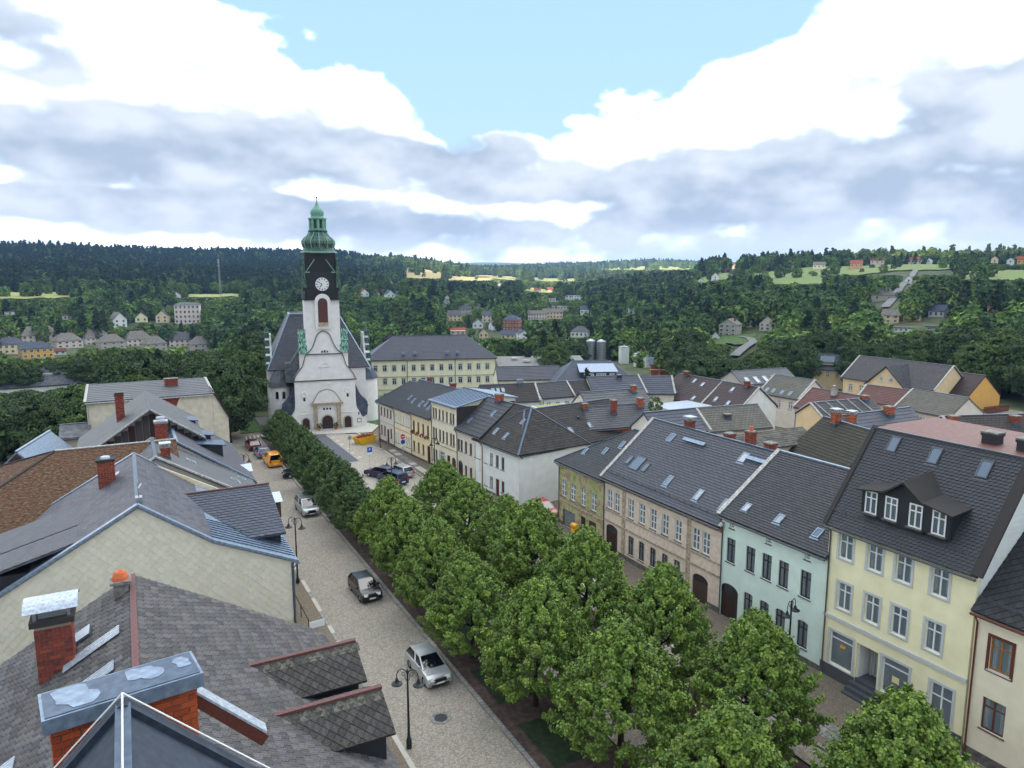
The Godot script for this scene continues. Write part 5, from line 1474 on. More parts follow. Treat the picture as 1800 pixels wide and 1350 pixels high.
	house({"label": "long grey-roofed wing with white wall facing the side lane", "u": 37.85, "v": 68.7, "phi": 8.0, "L": 17.5, "E": 6.1, "R": 9.7, "zr": 4.6, "hl": 4.0, "wall": "plaster_white", "front": row([1.35, 4.0, 7.5, 10.5], 3.2, 0.95, 1.55, "brown") + row([1.35, 4.0, 7.5, 10.5], 0.35, 0.95, 1.5, "brown"), "tone": "warm", "lay": "bow", "slate": Vector2(0.5, 0.34), "slate_mat": "slate_lichen", "spread": 0.3, "sky": [[4.5, 0.25, 0.55, 0.8], [8.2, 0.30, 0.55, 0.8], [11.5, 0.34, 0.55, 0.8]], "group": g})

# ---------- back roofs, school, works ----------
func make_back_roofs() -> void:
	var g := "houses behind the market row"
	var rows := [
		# u, v, phi, L, E, R, zr, tone, deck, wall, label, chimneys, skylights, verge
		[47.6, 98.1, -14.0, 8.8, 6.4, 8.5, 3.0, "warm", "roof_grey", "plaster_white", "dark slate roof with three skylights behind the metal-roofed house", [[6.5, -3, 0.8, 0.8, 0.6, "zinc"]], [[1.6, 0.55, 0.5, 0.9], [2.4, 0.55, 0.5, 0.9], [3.2, 0.55, 0.5, 0.9]], "r"],
		[57.7, 97.6, -4.0, 5.6, 6.4, 8.2, 2.6, "dark", "roof_dark", "plaster_white", "black-roofed small house with white wall in the back yards", [], [], "r"],
		[63.2, 97.4, -8.0, 3.6, 6.6, 8.2, 2.4, "warm", "roof_dark", "plaster_buff", "narrow brownish roof next to the black-roofed small house", [], [], "r"],
		[66.4, 95.7, -11.0, 9.2, 6.4, 8.8, 3.2, "blue", "roof_blue", "plaster_pale", "wide smooth blue-grey roof with a black vent box", [[5.6, -2.6, 0.7, 0.5, 0.6, "dark_cladding"]], [], "r"],
		[75.6, 94.6, -30.0, 5.0, 6.2, 8.5, 3.3, "blue", "roof_blue", "plaster_pale", "blue-grey roof wedged beside the wide smooth roof", [], [], "r"],
		[80.1, 96.4, -88.0, 10.2, 5.2, 8.5, 4.7, "brown", "roof_brown", "plaster_white", "brown-tiled roof with five white skylights, left of two", [[2.0, -4.4, 0.7, 0.7, 0.8, "brick_small"]], [[1.5, 0.2, 0.6, 0.9], [3.1, 0.14, 0.6, 0.9], [4.5, 0.74, 0.6, 0.9], [6.8, 0.66, 0.6, 0.9], [7.6, 0.12, 0.6, 0.9]], "r"],
		[80.8, 85.9, -88.0, 7.3, 5.4, 8.5, 4.1, "brown", "roof_brown", "plaster_white", "brown-tiled roof with a brick chimney, right of two", [[5.2, -3.8, 0.7, 0.7, 0.9, "brick_small"]], [[1.4, 0.2, 0.6, 0.9], [2.8, 0.66, 0.6, 0.9], [4.2, 0.14, 0.6, 0.9]], "r"],
		[97.6, 90.0, -87.0, 8.0, 5.3, 8.0, 3.8, "old", "roof_old", "plaster_pale", "weathered pale grey roof with four skylights along its eaves", [], [[0.8, 0.12, 0.6, 0.9], [2.2, 0.12, 0.6, 0.9], [4.0, 0.12, 0.6, 0.9], [5.6, 0.12, 0.6, 0.9]], "lr"],
		[102.8, 99.1, -6.0, 13.4, 5.0, 7.0, 3.4, "felt", "roof_felt", "plaster_grey", "long grey hall roof with glazed strips before the trees", [], [[1.2, 0.08, 1.0, 1.9, "zinc"], [3.4, 0.08, 1.0, 1.9, "zinc"], [5.6, 0.08, 1.0, 1.9, "zinc"], [7.8, 0.08, 1.0, 1.9, "zinc"]], ""],
		[88.9, 74.9, -92.0, 9.4, 6.0, 8.5, 3.4, "red", "roof_red", "plaster_pale", "reddish brown metal roof with a white strip along its ridge", [[4.6, -2.6, 0.6, 0.6, 1.0, "plaster_grey", "pipe"]], [[3.0, 0.3, 0.6, 0.6]], "l"],
		[102.4, 74.4, -82.0, 7.0, 6.0, 8.0, 2.9, "red", "roof_red", "plaster_buff", "plain red-brown roof in front of the yellow gabled house", [], [], "lr"],
		[101.3, 66.9, -95.0, 8.6, 6.2, 8.5, 3.4, "old", "roof_old", "plaster_pale", "broad pale grey tiled roof right of the plain red roof", [], [], "l"],
		[80.7, 63.4, -5.0, 11.0, 6.9, 8.5, 2.3, "dark", "felt_black", "plaster_buff", "black felt roof crossed by pale battens", [[9.6, -2.0, 0.8, 0.8, 0.6, "brick_orange"]], [], "l"],
		[71.7, 51.8, -2.0, 12.8, 7.3, 9.5, 2.8, "blue", "roof_blue", "plaster_pale", "blue-grey roof with two brick chimneys behind the mossy roof", [[1.2, -1.8, 0.8, 0.8, 1.1, "brick_orange", "hood"], [8.2, -2.2, 0.9, 0.9, 1.0, "brick_orange"]], [], ""],
		[78.8, 43.9, -20.0, 12.5, 7.4, 10.0, 3.6, "warm", "roof_brown", "plaster_buff", "dark brown tiled roof behind the satellite dish", [[8.0, -2.4, 0.8, 0.8, 0.9, "brick_small"], [0.5, -2.6, 0.8, 0.8, 0.9, "brick_orange"]], [], "l"],
		[58.6, 50.3, -104.0, 8.4, 7.8, 11.2, 4.4, "moss", "roof_dark", "plaster_white", "very dark mossy roof with a brick chimney behind the mint house", [[2.2, -4.0, 0.7, 0.7, 1.2, "brick_orange", "hood"]], [], ""],
		[51.6, 62.1, -5.0, 7.1, 8.1, 10.0, 2.6, "blue", "roof_blue", "plaster_pale", "smooth slate-blue roof just behind the beige-brown house", [], [], "r"],
		[58.4, 61.3, -10.0, 8.6, 8.0, 10.0, 2.8, "old", "roof_old", "plaster_pale", "pale mossy roof with a small brown window hatch", [[3.4, -1.2, 0.7, 0.6, 0.5, "wood_brown"]], [], ""],
		[135.5, 84.2, -92.0, 8.2, 3.0, 7.0, 5.2, "brown", "roof_brown", "plaster_orange", "orange-yellow house with a brown roof and wooden balcony", [], [[1.4, 0.7, 0.7, 0.9], [3.0, 0.2, 0.7, 0.9]], ""],
		[156.8, 127.5, -60.0, 7.5, 1.6, 5.0, 3.4, "blue", "roof_blue", "plaster_buff", "buff house with solar panels on its dark roof before the wood", [], [[1.6, 0.5, 3.2, 1.6, "zinc_white"]], ""],
		[151.0, 62.0, -95.0, 8.0, 4.0, 7.6, 4.0, "brown", "roof_brown", "plaster_salmon", "salmon house with a brown roof at the right edge behind the roofs", [[2.0, -3.6, 0.7, 0.7, 1.0, "brick_small"]], [], ""],
		[48.9, 71.7, -8.0, 9.3, 7.2, 9.2, 2.8, "grey", "roof_grey", "brick_orange", "grey roof with three brick chimneys in the back yards", [[0.7, -2.5, 0.6, 0.6, 0.7, "brick_orange"], [4.3, -1.6, 0.6, 0.6, 1.7, "brick_small"], [8.4, -2.2, 0.7, 0.7, 1.2, "brick_orange"]], [], ""],
		[46.6, 80.6, -97.0, 7.5, 6.6, 8.4, 2.5, "warm", "roof_dark", "plaster_cream", "dark old roof with cream gable end in the back yards", [], [[5.2, 0.3, 0.6, 0.8]], ""],
		[57.6, 83.6, -6.0, 10.5, 6.0, 8.6, 3.6, "felt", "roof_blue", "plaster_pale", "blue-grey hipped roof behind the brick chimneys", [[8.6, -3.0, 0.7, 0.7, 1.0, "brick_orange"]], [[1.8, 0.2, 0.6, 0.8]], ""],
	]
	for e in rows:
		var vg := []
		for k in String(e[13]): vg.append([k, "verge_white", 0.3])
		var ops := row([e[3] * 0.2, e[3] * 0.5, e[3] * 0.8], e[4] - 2.1, 0.8, 1.3, "slimw") if e[3] > 5 else row([e[3] * 0.5], e[4] - 2.1, 0.8, 1.3, "slimw")
		var h := house({"label": e[10], "u": e[0], "v": e[1], "phi": e[2], "L": e[3], "E": e[4], "R": e[5], "zr": e[6], "y0": -7.0, "tone": e[7], "deck": e[8], "wall": e[9], "chim": e[11], "sky": e[12], "verge": vg, "front": ops, "floors": [-0.5, 2.6], "slate": Vector2(0.5, 0.36) if e[7] != "felt" and e[7] != "blue" else Vector2(0.9, 0.5), "spread": 0.22, "slate_mat": "slate_lichen" if e[7] in ["old", "moss", "warm"] else "slate", "group": g})
		if e[10].begins_with("black felt"):
			for k in 5:
				var s := Shape.new()
				s.bar(Vector3(1.2 + k * 2.0, 7.15, 0.1), Vector3(0.6 + k * 2.0, 8.75, -2.3), 0.12, 0.10)
				part(h.node, "batten", s, M.verge_white)
		elif e[10].begins_with("orange-yellow"):
			var s := Shape.new()
			s.xf = Transform3D(Basis(Vector3.UP, PI / 2), Vector3(8.2, 0, 0))
			s.box(Vector3(1.5, 0.6, 0.0), Vector3(9, 0.8, 2.6))
			for k in 26: s.box(Vector3(1.5 + k * 0.3, 0.8, 2.5), Vector3(1.62 + k * 0.3, 1.8, 2.56))
			s.box(Vector3(1.5, 1.8, 2.45), Vector3(9.3, 1.9, 2.6))
			part(h.node, "balcony", s, M.wood_red)
	# yellow house with a big cross gable
	var gab := house({"name": "gabled_house", "label": "large yellow house with a broad front gable beyond the back roofs", "u": 131.4, "v": 99.2, "phi": -90.0, "L": 19.6, "E": 4.6, "R": 8.6, "zr": 5.2, "y0": -8.0, "wall": "plaster_buff", "tone": "warm", "deck": "roof_dark", "verge": [["l", "verge_white", 0.3], ["r", "verge_white", 0.3]], "group": g, "front": row([2.0, 4.5], 1.9, 0.9, 1.5, "slimw")})
	var s := Shape.new()
	s.slab(PackedVector2Array([Vector2(7.2, -8), Vector2(15.2, -8), Vector2(15.2, 4.4), Vector2(11.2, 8.0), Vector2(7.2, 4.4)]), -4.0, 2.2)
	var cg := part(gab.node, "cross_gable", s, M.plaster_buff)
	s = Shape.new()
	s.sheet([Vector3(15.6, 4.2, 2.6), Vector3(15.6, 4.2, -5.0), Vector3(11.2, 8.25, -5.0), Vector3(11.2, 8.25, 2.6)], 0.16)
	s.sheet([Vector3(6.8, 4.2, -5.0), Vector3(6.8, 4.2, 2.6), Vector3(11.2, 8.25, 2.6), Vector3(11.2, 8.25, -5.0)], 0.16)
	part(cg, "roof", s, M.roof_dark)
	for e in [[9.3, 2.0, 1.1, 1.7], [12.2, 2.0, 1.1, 1.7], [9.9, 5.3, 0.55, 0.8], [12.0, 5.3, 0.55, 0.8]]:
		window(gab.node, Transform3D(Basis(), Vector3(e[0], e[1], 2.36)), e[2], e[3], "school")
	# long low white wall with mossy lean-to roof behind the beige-brown house
	var wl := thing("boundary_wall", "long white fire wall capped by a mossy pent roof", "wall", W(48.6, 50.3), TURN + deg_to_rad(-2), "")
	s = Shape.new(); s.box(Vector3(-2, 0, -0.4), Vector3(13.5, 8.6, 0))
	for k in 2: s.box(Vector3(-2 + k * 0.02, 8.6, -1.6), Vector3(13.5, 8.7, 0))
	part(wl, "wall", s, M.plaster_old)
	s = Shape.new()
	s.sheet([Vector3(-2.3, 8.75, 0.4), Vector3(13.8, 8.75, 0.4), Vector3(13.8, 9.9, -1.8), Vector3(-2.3, 9.9, -1.8)], 0.15)
	var wr := part(wl, "roof", s, M.roof_old)
	cover(wr, [Vector3(-2.3, 8.75, 0.4), Vector3(13.8, 8.75, 0.4), Vector3(13.8, 9.9, -1.8), Vector3(-2.3, 9.9, -1.8)], 0.5, 0.3, TONE.old, "bow", 0, "slate_lichen", 0.5)
	window(wl, Transform3D(Basis(), Vector3(9.6, 6.6, 0.15)), 0.5, 0.9, "brown")
	# white flat roof and slender tree yard
	var wf := thing("flat_roof_shed", "white flat-roofed shed beside the brown-tiled roofs", "shed", W(72.5, 84.0), TURN)
	s = Shape.new(); s.box(Vector3(0, -4, -5), Vector3(9, 5.2, 0)); part(wf, "wall", s, M.plaster_white)
	s = Shape.new(); s.box(Vector3(-0.2, 5.2, -5.2), Vector3(9.2, 5.4, 0.2)); part(wf, "roof", s, M.zinc_white)
	var ol := thing("flat_roof_shed", "low shed with olive gravel flat roof and white edge", "shed", W(54.3, 90.2), TURN)
	s = Shape.new(); s.box(Vector3(0, -4, -4.6), Vector3(5.4, 5.6, 0)); s.box(Vector3(-0.15, 5.6, -4.75), Vector3(5.55, 5.8, 0.15)); part(ol, "wall", s, M.plaster_white)
	s = Shape.new(); s.box(Vector3(0.1, 5.8, -4.5), Vector3(5.3, 5.84, -0.1)); part(ol, "roof", s, M.field_pale)
	# school
	var f := []
	for k in 13:
		var x := 2.3 + k * 2.42 - (0.25 if k < 4 else 0.0) + (0.2 if k > 8 else 0.0)
		f += [[x - 0.5, 0.5, 1.0, 1.65, "school"], [x - 0.5, -3.0, 1.0, 1.65, "school"], [x - 0.5, -6.9, 1.0, 1.65, "school"]]
	var sc := house({"name": "school", "label": "large pale yellow school block with a dark hip roof beside the church", "cat": "building", "u": 54.7, "v": 182.1, "phi": -18.0, "L": 33.6, "E": 3.9, "R": 9.0, "zr": 6.8, "hl": 7.0, "hr": 7.0, "y0": -12.0, "wall": "plaster_school", "front": f, "floors": [-4.2, -0.6], "tone": "violet", "deck": "roof_school", "slate": Vector2(0.9, 0.5), "spread": 0.12, "ov": 0.6, "bands": [[-1.0, 0.14, 0.12, "sandstone"], [-4.4, 0.14, 0.12, "sandstone"], [3.55, 0.3, 0.3, "plaster_cream"]]})
	s = Shape.new()
	for x in [10.3, 22.9]: s.tube([Vector3(x, 3.6, 0.12), Vector3(x, -12, 0.12)], [0.08], 6)
	part(sc.node, "downpipe", s, M.gutter)
	for x in [9.0, 12.0, 20.5, 23.2]:
		s = Shape.new(); s.box(Vector3(x, 4.9, -0.9), Vector3(x + 0.8, 5.5, -0.2)); part(sc.node, "roof_vent", s, M.zinc)
	house({"name": "school_annex", "label": "long low wing with blue-grey roof and pale walls right of the school", "cat": "building", "u": 73.4, "v": 144.1, "phi": -20.0, "L": 14.8, "E": 2.1, "R": 4.5, "zr": 3.6, "y0": -9.0, "wall": "plaster_school", "front": row([1.5, 4.0, 6.5, 9.0, 11.5], -0.4, 1.1, 1.3, "slim"), "floors": [-3.0], "tone": "violet", "deck": "roof_blue", "slate": Vector2(0.9, 0.5), "spread": 0.12})
	var hp := house({"name": "school_hall", "label": "hip-roofed hall with a metal dormer joined to the low wing", "cat": "building", "u": 83.0, "v": 135.0, "phi": -22.0, "L": 18.5, "E": 2.0, "R": 6.0, "zr": 5.6, "hl": 5.0, "hr": 5.0, "y0": -9.0, "wall": "plaster_school", "tone": "blue", "deck": "roof_blue", "slate": Vector2(0.9, 0.5), "spread": 0.12})
	s = Shape.new(); s.box(Vector3(6.0, 2.2, -4.2), Vector3(14.0, 4.2, -0.9)); var dm := part(hp.node, "dormer", s, M.dark_cladding)
	s = Shape.new(); s.sheet([Vector3(5.6, 4.2, -0.5), Vector3(14.4, 4.2, -0.5), Vector3(14.2, 5.6, -4.6), Vector3(5.8, 5.6, -4.6)], 0.12); part(dm, "roof", s, M.zinc)
	for x in [6.8, 7.9, 9.6, 10.7, 12.6]: window(hp.node, Transform3D(Basis(), Vector3(x, 2.7, -0.74)), 0.85, 1.0, "school")
	# factory hall, silos, tanks, brick works
	var fh := thing("factory_hall", "wide pale corrugated factory roof behind the low wing", "building", W(88.0, 171.9, -3.0), TURN + deg_to_rad(-22))
	s = Shape.new(); s.box(Vector3(0, -6, -22), Vector3(24, 4.2, 0)); part(fh, "wall", s, M.plaster_grey)
	s = Shape.new(); s.sheet([Vector3(-0.3, 4.2, 0.3), Vector3(24.3, 4.2, 0.3), Vector3(24.3, 5.6, -11), Vector3(-0.3, 5.6, -11)], 0.2); s.sheet([Vector3(24.3, 4.2, -22.3), Vector3(-0.3, 4.2, -22.3), Vector3(-0.3, 5.6, -11), Vector3(24.3, 5.6, -11)], 0.2); part(fh, "roof", s, M.concrete)
	for e in [[4, -6], [7, -3], [11, -5], [15, -7], [19, -4]]:
		s = Shape.new(); s.box(Vector3(e[0], 4.6 - e[1] * 0.12, e[1] - 1.2), Vector3(e[0] + 1.8, 5.0 - e[1] * 0.12, e[1])); part(fh, "rooflight", s, M.zinc_white)
	for k in 2:
		var si := thing("silo", "tall grey metal silo, %s of the pair behind the hall" % ["left", "right"][k], "silo", Vector3(33.2 + k * 4.2, -12.0, -304.0 + k * 2.0), 0, "pair of silos")
		s = Shape.new(); s.lathe([Vector2(1.95, 0), Vector2(1.95, 9.6), Vector2(1.8, 9.9), Vector2(0.4, 10.6), Vector2(0.0, 10.6)], 20); part(si, "tank", s, M.steel)
		for y in 9:
			s = Shape.new(); s.lathe([Vector2(1.96, y + 0.9), Vector2(2.02, y + 0.95), Vector2(2.02, y + 1.02), Vector2(1.96, y + 1.07)], 20); part(si, "hoop", s, M.concrete)
		s = Shape.new(); s.tube([Vector3(1.9, 0, 0.8), Vector3(1.9, 10.5, 0.8)], [0.1], 5); part(si, "pipe", s, M.steel)
	for e in [[1082, 44.5, -286.0, 3.2, 6.0], [1096, 47.0, -268.0, 2.4, 5.2], [1106, 49.5, -262.0, 2.6, 4.6]]:
		var tk := thing("white_tank", ["tallest white box tank by the brick works", "middle pale tank by the brick works", "lowest pale tank by the brick works"][[1082, 1096, 1106].find(e[0])], "tank", Vector3(e[1], -9.0, e[2]), 0.2, "tanks by the brick works")
		s = Shape.new(); s.box(Vector3(-e[3] / 2, -3, -e[3] / 2), Vector3(e[3] / 2, e[4], e[3] / 2)); part(tk, "shell", s, M.plaster_white)
		s = Shape.new(); s.box(Vector3(-e[3] / 2 - 0.1, e[4], -e[3] / 2 - 0.1), Vector3(e[3] / 2 + 0.1, e[4] + 0.2, e[3] / 2 + 0.1)); s.lathe([Vector2(0.4, e[4]), Vector2(0.4, e[4] + 0.8), Vector2(0, e[4] + 0.8)], 10); part(tk, "lid", s, M.zinc_white)
	var bw := thing("brick_works", "orange brick works with tall arched bays and flat grey roof", "building", Vector3(44.0, -7.5, -229.0), -0.2)
	s = Shape.new(); s.box(Vector3(0, -5, -7), Vector3(6, 4.6, 0)); part(bw, "wall", s, M.brick_orange)
	s = Shape.new(); s.box(Vector3(-0.02, 2.9, 0.003), Vector3(6.02, 3.2, 0.12)); s.box(Vector3(-0.02, -5, 0.003), Vector3(6.02, -0.4, 0.14)); part(bw, "band", s, M.plaster_white)
	s = Shape.new(); s.sheet([Vector3(-0.3, 4.6, 0.3), Vector3(6.3, 4.6, 0.3), Vector3(6.3, 6.2, -7.3), Vector3(-0.3, 6.2, -7.3)], 0.2); part(bw, "roof", s, M.roof_blue)
	for x in [0.15, 2.85, 5.55]:
		s = Shape.new(); s.box(Vector3(x, -0.4, 0.003), Vector3(x + 0.3, 4.4, 0.16)); part(bw, "pier", s, M.plaster_orange)
	var mb := thing("modern_building", "low modern white building with grey pitched roof at the left", "building", Vector3(-137, -8.5, -179), 0.60)
	s = Shape.new(); s.box(Vector3(0, -5, -14), Vector3(34, 5.2, 0)); part(mb, "wall", s, M.plaster_white)
	s = Shape.new(); s.sheet([Vector3(-0.5, 5.2, 0.5), Vector3(34.5, 5.2, 0.5), Vector3(34.5, 9.2, -7), Vector3(-0.5, 9.2, -7)], 0.3); s.sheet([Vector3(34.5, 5.2, -14.5), Vector3(-0.5, 5.2, -14.5), Vector3(-0.5, 9.2, -7), Vector3(34.5, 9.2, -7)], 0.3); part(mb, "roof", s, M.roof_grey)
	for k in 7:
		window(mb, Transform3D(Basis().scaled(Vector3(2.2, 1.6, 1)), Vector3(2.0 + k * 4.6, 1.2, 0.16)), 0.8, 1.2, "school")
		s = Shape.new(); s.box(Vector3(2.5 + k * 4.6, 7.4, -4.6), Vector3(4.9 + k * 4.6, 7.9, -3.6)); part(mb, "rooflight", s, M.zinc_white)
	blockers.append([-34.0, 3.6, 228.0, -7.6])
	blockers.append([11.3, 1.3, 226.0, -8.4])
	blockers.append([6.6, 2.0, 303.0, -7.4])
	blockers.append([9.6, 1.6, 262.0, -7.8])
	blockers.append([28.3, 1.4, 198.0, -6.6])

# ---------- houses on the left ----------
func gable_dormer(node: Node3D, x0: float, x1: float, ridge: float, eave: float, zf: float, zb: float, ze: float, m: String, single: int) -> void:
	var xm := (x0 + x1) / 2
	var s := Shape.new()
	s.slab(PackedVector2Array([Vector2(x0, eave - 2.0), Vector2(x1, eave - 2.0), Vector2(x1, eave), Vector2(xm, ridge - 0.08), Vector2(x0, eave)]), ze - 0.6, zf - 0.35)
	var o := part(node, "dormer", s, M.dark_cladding)
	var k := 0.25
	var a := [Vector3(x0 - k, eave - 0.12, ze), Vector3(x0 - k, eave - 0.12, zf), Vector3(xm, ridge, zf), Vector3(xm, ridge, zb)]
	var b := [Vector3(x1 + k, eave - 0.12, zf), Vector3(x1 + k, eave - 0.12, ze), Vector3(xm, ridge, zb), Vector3(xm, ridge, zf)]
	s = Shape.new()
	s.sheet(a, 0.12); s.sheet(b, 0.12)
	part(o, "roof", s, M.roof_dark)
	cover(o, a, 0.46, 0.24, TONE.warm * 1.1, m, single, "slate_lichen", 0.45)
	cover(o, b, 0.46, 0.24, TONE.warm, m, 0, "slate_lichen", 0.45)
	s = Shape.new()
	s.bar(Vector3(xm, ridge + 0.07, zb - 0.1), Vector3(xm, ridge + 0.07, zf + 0.03), 0.24, 0.12)
	part(o, "ridge", s, M.ridge_red)
	# weathered border slates along the edges
	s = Shape.new()
	var r := RandomNumberGenerator.new(); r.seed = int(x0 * 10)
	var z := zb
	while z < zf - 0.1:
		for e in [[-0.12, 0.42, ridge - 0.06], ]:
			var t := r.randf_range(0.7, 1.5); s.col = Color(0.13 * t, 0.12 * t, 0.105 * t)
			var sl := (ridge - eave + 0.12) / (xm - x0 + k)
			s.sheet([Vector3(xm - 0.52, ridge - 0.52 * sl + 0.055, z), Vector3(xm - 0.52, ridge - 0.52 * sl + 0.055, z + 0.33), Vector3(xm - 0.1, ridge - 0.1 * sl + 0.055, z + 0.33), Vector3(xm - 0.1, ridge - 0.1 * sl + 0.055, z)], 0.03)
		z += 0.35
	part(o, "edge_slates", s, M.slate_lichen).set_meta("kind", "stuff")

func make_left_houses() -> void:
	var g := "houses of the left street side"
	# nearest slate house
	var h := house({"name": "slate_house", "label": "nearest house with a weathered slate roof and red ridge", "u": 8.5, "v": 18.5, "phi": 90.0, "L": 21.5, "E": 5.3, "R": 10.55, "zr": 9.1, "D": 18.5, "wall": "plaster_grey", "tone": "near", "lay": "bow", "slate": Vector2(0.46, 0.36), "slate_mat": "slate_lichen", "single": 300, "spread": 0.5, "back": true, "deck": "roof_dark", "ridge": "ridge_red", "ov": 0.4, "group": g,
		"front": row([3, 6, 9, 12, 15, 18], 2.3, 1.0, 1.5, "new"), "plinth": [0.5, "plinth"]})
	gable_dormer(h.node, 12.75, 16.25, 8.05, 7.15, 0.35, -4.75, -3.2, "dia", 150)
	gable_dormer(h.node, 8.7, 12.1, 7.8, 6.9, 0.35, -4.3, -2.75, "dia", 120)
	var s := Shape.new() # lead strip under the ridge
	for k in 5: s.sheet([Vector3(9.5 + k * 2.4, 10.13, -8.15), Vector3(11.85 + k * 2.4, 10.13, -8.15), Vector3(11.85 + k * 2.4, 10.68, -9.05), Vector3(9.5 + k * 2.4, 10.68, -9.05)], 0.05)
	part(h.node, "ridge_sheet", s, M.roof_felt)
	for e in [[12.6, -9.9, -12.4], [15.6, -9.7, -11.9], [10.6, -13.2, -14.8]]: # corrugated strips on the garden side
		s = Shape.new()
		for k in 8:
			var x: float = e[0] + k * 0.1
			s.bar(Vector3(x, 10.86 - (-e[1] - 9.1) * 0.577, e[1]), Vector3(x, 10.86 - (-e[2] - 9.1) * 0.577, e[2]), 0.09, 0.03 + 0.03 * (k % 2))
		part(h.node, "corrugated_sheet", s, M.zinc_white)
	s = Shape.new()
	s.xf = Transform3D(Basis(Vector3.RIGHT, Vector3(0, 0.5, 0.866), Vector3(0, -0.866, 0.5)).orthonormalized(), Vector3(17.6, 9.0, -12.3))
	s.box(Vector3(0, 0, -0.08), Vector3(1.0, 1.6, 0.02))
	part(h.node, "roof_hatch", s, M.glass_roof)
	# chimney with a bright metal hood on that roof, brick by brick
	var c := thing("brick_chimney", "dark red brick chimney with a curved silver hood on the nearest roof", "chimney", W(-3.65, 35.2, 7.4), TURN)
	brickwork(c, Vector3(-0.68, 0.0, -0.6), Vector3(0.68, 3.85, 0.6), 0.175, 0.36, ["brick_a", "brick_b", "brick_a", "brick_c"], 5)
	s = Shape.new(); s.box(Vector3(-0.82, 3.85, -0.74), Vector3(0.82, 4.1, 0.74)); part(c, "cap", s, M.felt_black)
	s = Shape.new()
	for k in [-1, 1]: for q in [-1, 1]: s.box(Vector3(k * 0.62 - 0.06, 4.1, q * 0.5 - 0.06), Vector3(k * 0.62 + 0.06, 4.5, q * 0.5 + 0.06))
	s.box(Vector3(-0.5, 4.1, -0.4), Vector3(0.5, 4.28, 0.4))
	part(c, "hood_post", s, M.steel)
	s = Shape.new()
	for k in 8:
		var a0 := lerpf(-0.95, 0.95, k / 8.0); var a1 := lerpf(-0.95, 0.95, (k + 1) / 8.0)
		var p0 := Vector3(0, 4.05 + 0.85 * cos(a0), 1.05 * sin(a0)); var p1 := Vector3(0, 4.05 + 0.85 * cos(a1), 1.05 * sin(a1))
		s.sheet([p0 - Vector3.RIGHT * 1.0, p1 - Vector3.RIGHT * 1.0, p1 + Vector3.RIGHT * 1.0, p0 + Vector3.RIGHT * 1.0], 0.03)
	part(c, "hood", s, M.zinc_white)
	# small terracotta pot stack on the ridge end
	c = thing("chimney_pot_stack", "small stone stack with an orange clay cowl at the end of the ridge", "chimney", W(-1.1, 38.6, 9.6), TURN)
	s = Shape.new(); s.box(Vector3(-0.32, 0, -0.32), Vector3(0.32, 1.45, 0.32)); part(c, "stack", s, M.concrete)
	s = Shape.new(); s.box(Vector3(-0.46, 1.45, -0.46), Vector3(0.46, 1.6, 0.46)); part(c, "slab", s, M.concrete)
	s = Shape.new(); s.lathe([Vector2(0.38, 1.6), Vector2(0.36, 1.75), Vector2(0.27, 1.95), Vector2(0.2, 2.02), Vector2(0.15, 2.0), Vector2(0.0, 1.9)], 16); part(c, "cowl", s, M.terracotta)
	# near brick stack with a wide metal capping
	c = thing("brick_stack", "orange brick parapet stack under a wide patched metal capping", "chimney", W(-0.62, 17.2, 10.0), TURN + deg_to_rad(8))
	brickwork(c, Vector3(-1.42, 4.6, -0.42), Vector3(1.42, 6.65, 0.42), 0.155, 0.36, ["brick_e", "brick_f", "brick_e", "brick_d"], 9)
	s = Shape.new(); s.box(Vector3(-1.38, -4, -0.38), Vector3(1.38, 4.6, 0.38)); part(c, "base", s, M.brick_small)
	s = Shape.new(); s.box(Vector3(-1.56, 6.65, -0.6), Vector3(1.56, 6.98, 0.6)); part(c, "capping_edge", s, M.zinc)
	s = Shape.new(); s.box(Vector3(-1.50, 6.98, -0.54), Vector3(1.50, 7.0, 0.54)); part(c, "capping_top", s, M.zinc_dark)
	for e in [[-1.35, -0.5, 0.9, 0.95], [0.1, -0.48, 0.75, 0.7], [1.05, -0.4, 0.4, 0.5]]:
		s = Shape.new(); var blot := PackedVector2Array()
		for k in 18:
			var a := TAU * k / 18; var rr := 0.5 * (1.0 + 0.28 * sin(a * 2 + e[0] * 5) + 0.14 * sin(a * 5 + e[0] * 9))
			blot.append(Vector2(clampf(e[2] * (0.5 + rr * cos(a)), 0, e[2]), clampf(e[3] * (0.5 + rr * sin(a)), 0, e[3])))
		s.slab(blot, 0, 0.008)
		var o := part(c, "patch", s, M.zinc)
		o.transform = Transform3D(Basis(Vector3.RIGHT, Vector3(0, 0, 1), Vector3.UP), Vector3(e[0], 7.002, e[1]))
	s = Shape.new(); s.bar(Vector3(1.5, 6.3, 0.0), Vector3(2.9, 5.0, 0.5), 0.5, 0.05, Vector3(0.6, 0.8, 0)); part(c, "flashing", s, M.zinc_white)
	s = Shape.new(); s.bar(Vector3(1.45, 6.15, 0.05), Vector3(2.85, 4.8, 0.55), 0.4, 0.26, Vector3(0.6, 0.8, 0)); part(c, "fascia", s, M.wood_red)
	# metal gable right below the viewer
	h = house({"name": "metal_gable", "label": "dark blue-grey metal clad gable at the bottom left", "cat": "roof", "u": 2.2, "v": 6.0, "phi": 90.0, "L": 8.4, "E": 15.0, "R": 17.75, "zr": 2.75, "wall": "dark_cladding", "slate": Vector2.ZERO, "deck": "metal_dark", "y0": 0.0, "ridge": "zinc_dark", "verge": [["r", "metal_dark", 0.3]]})
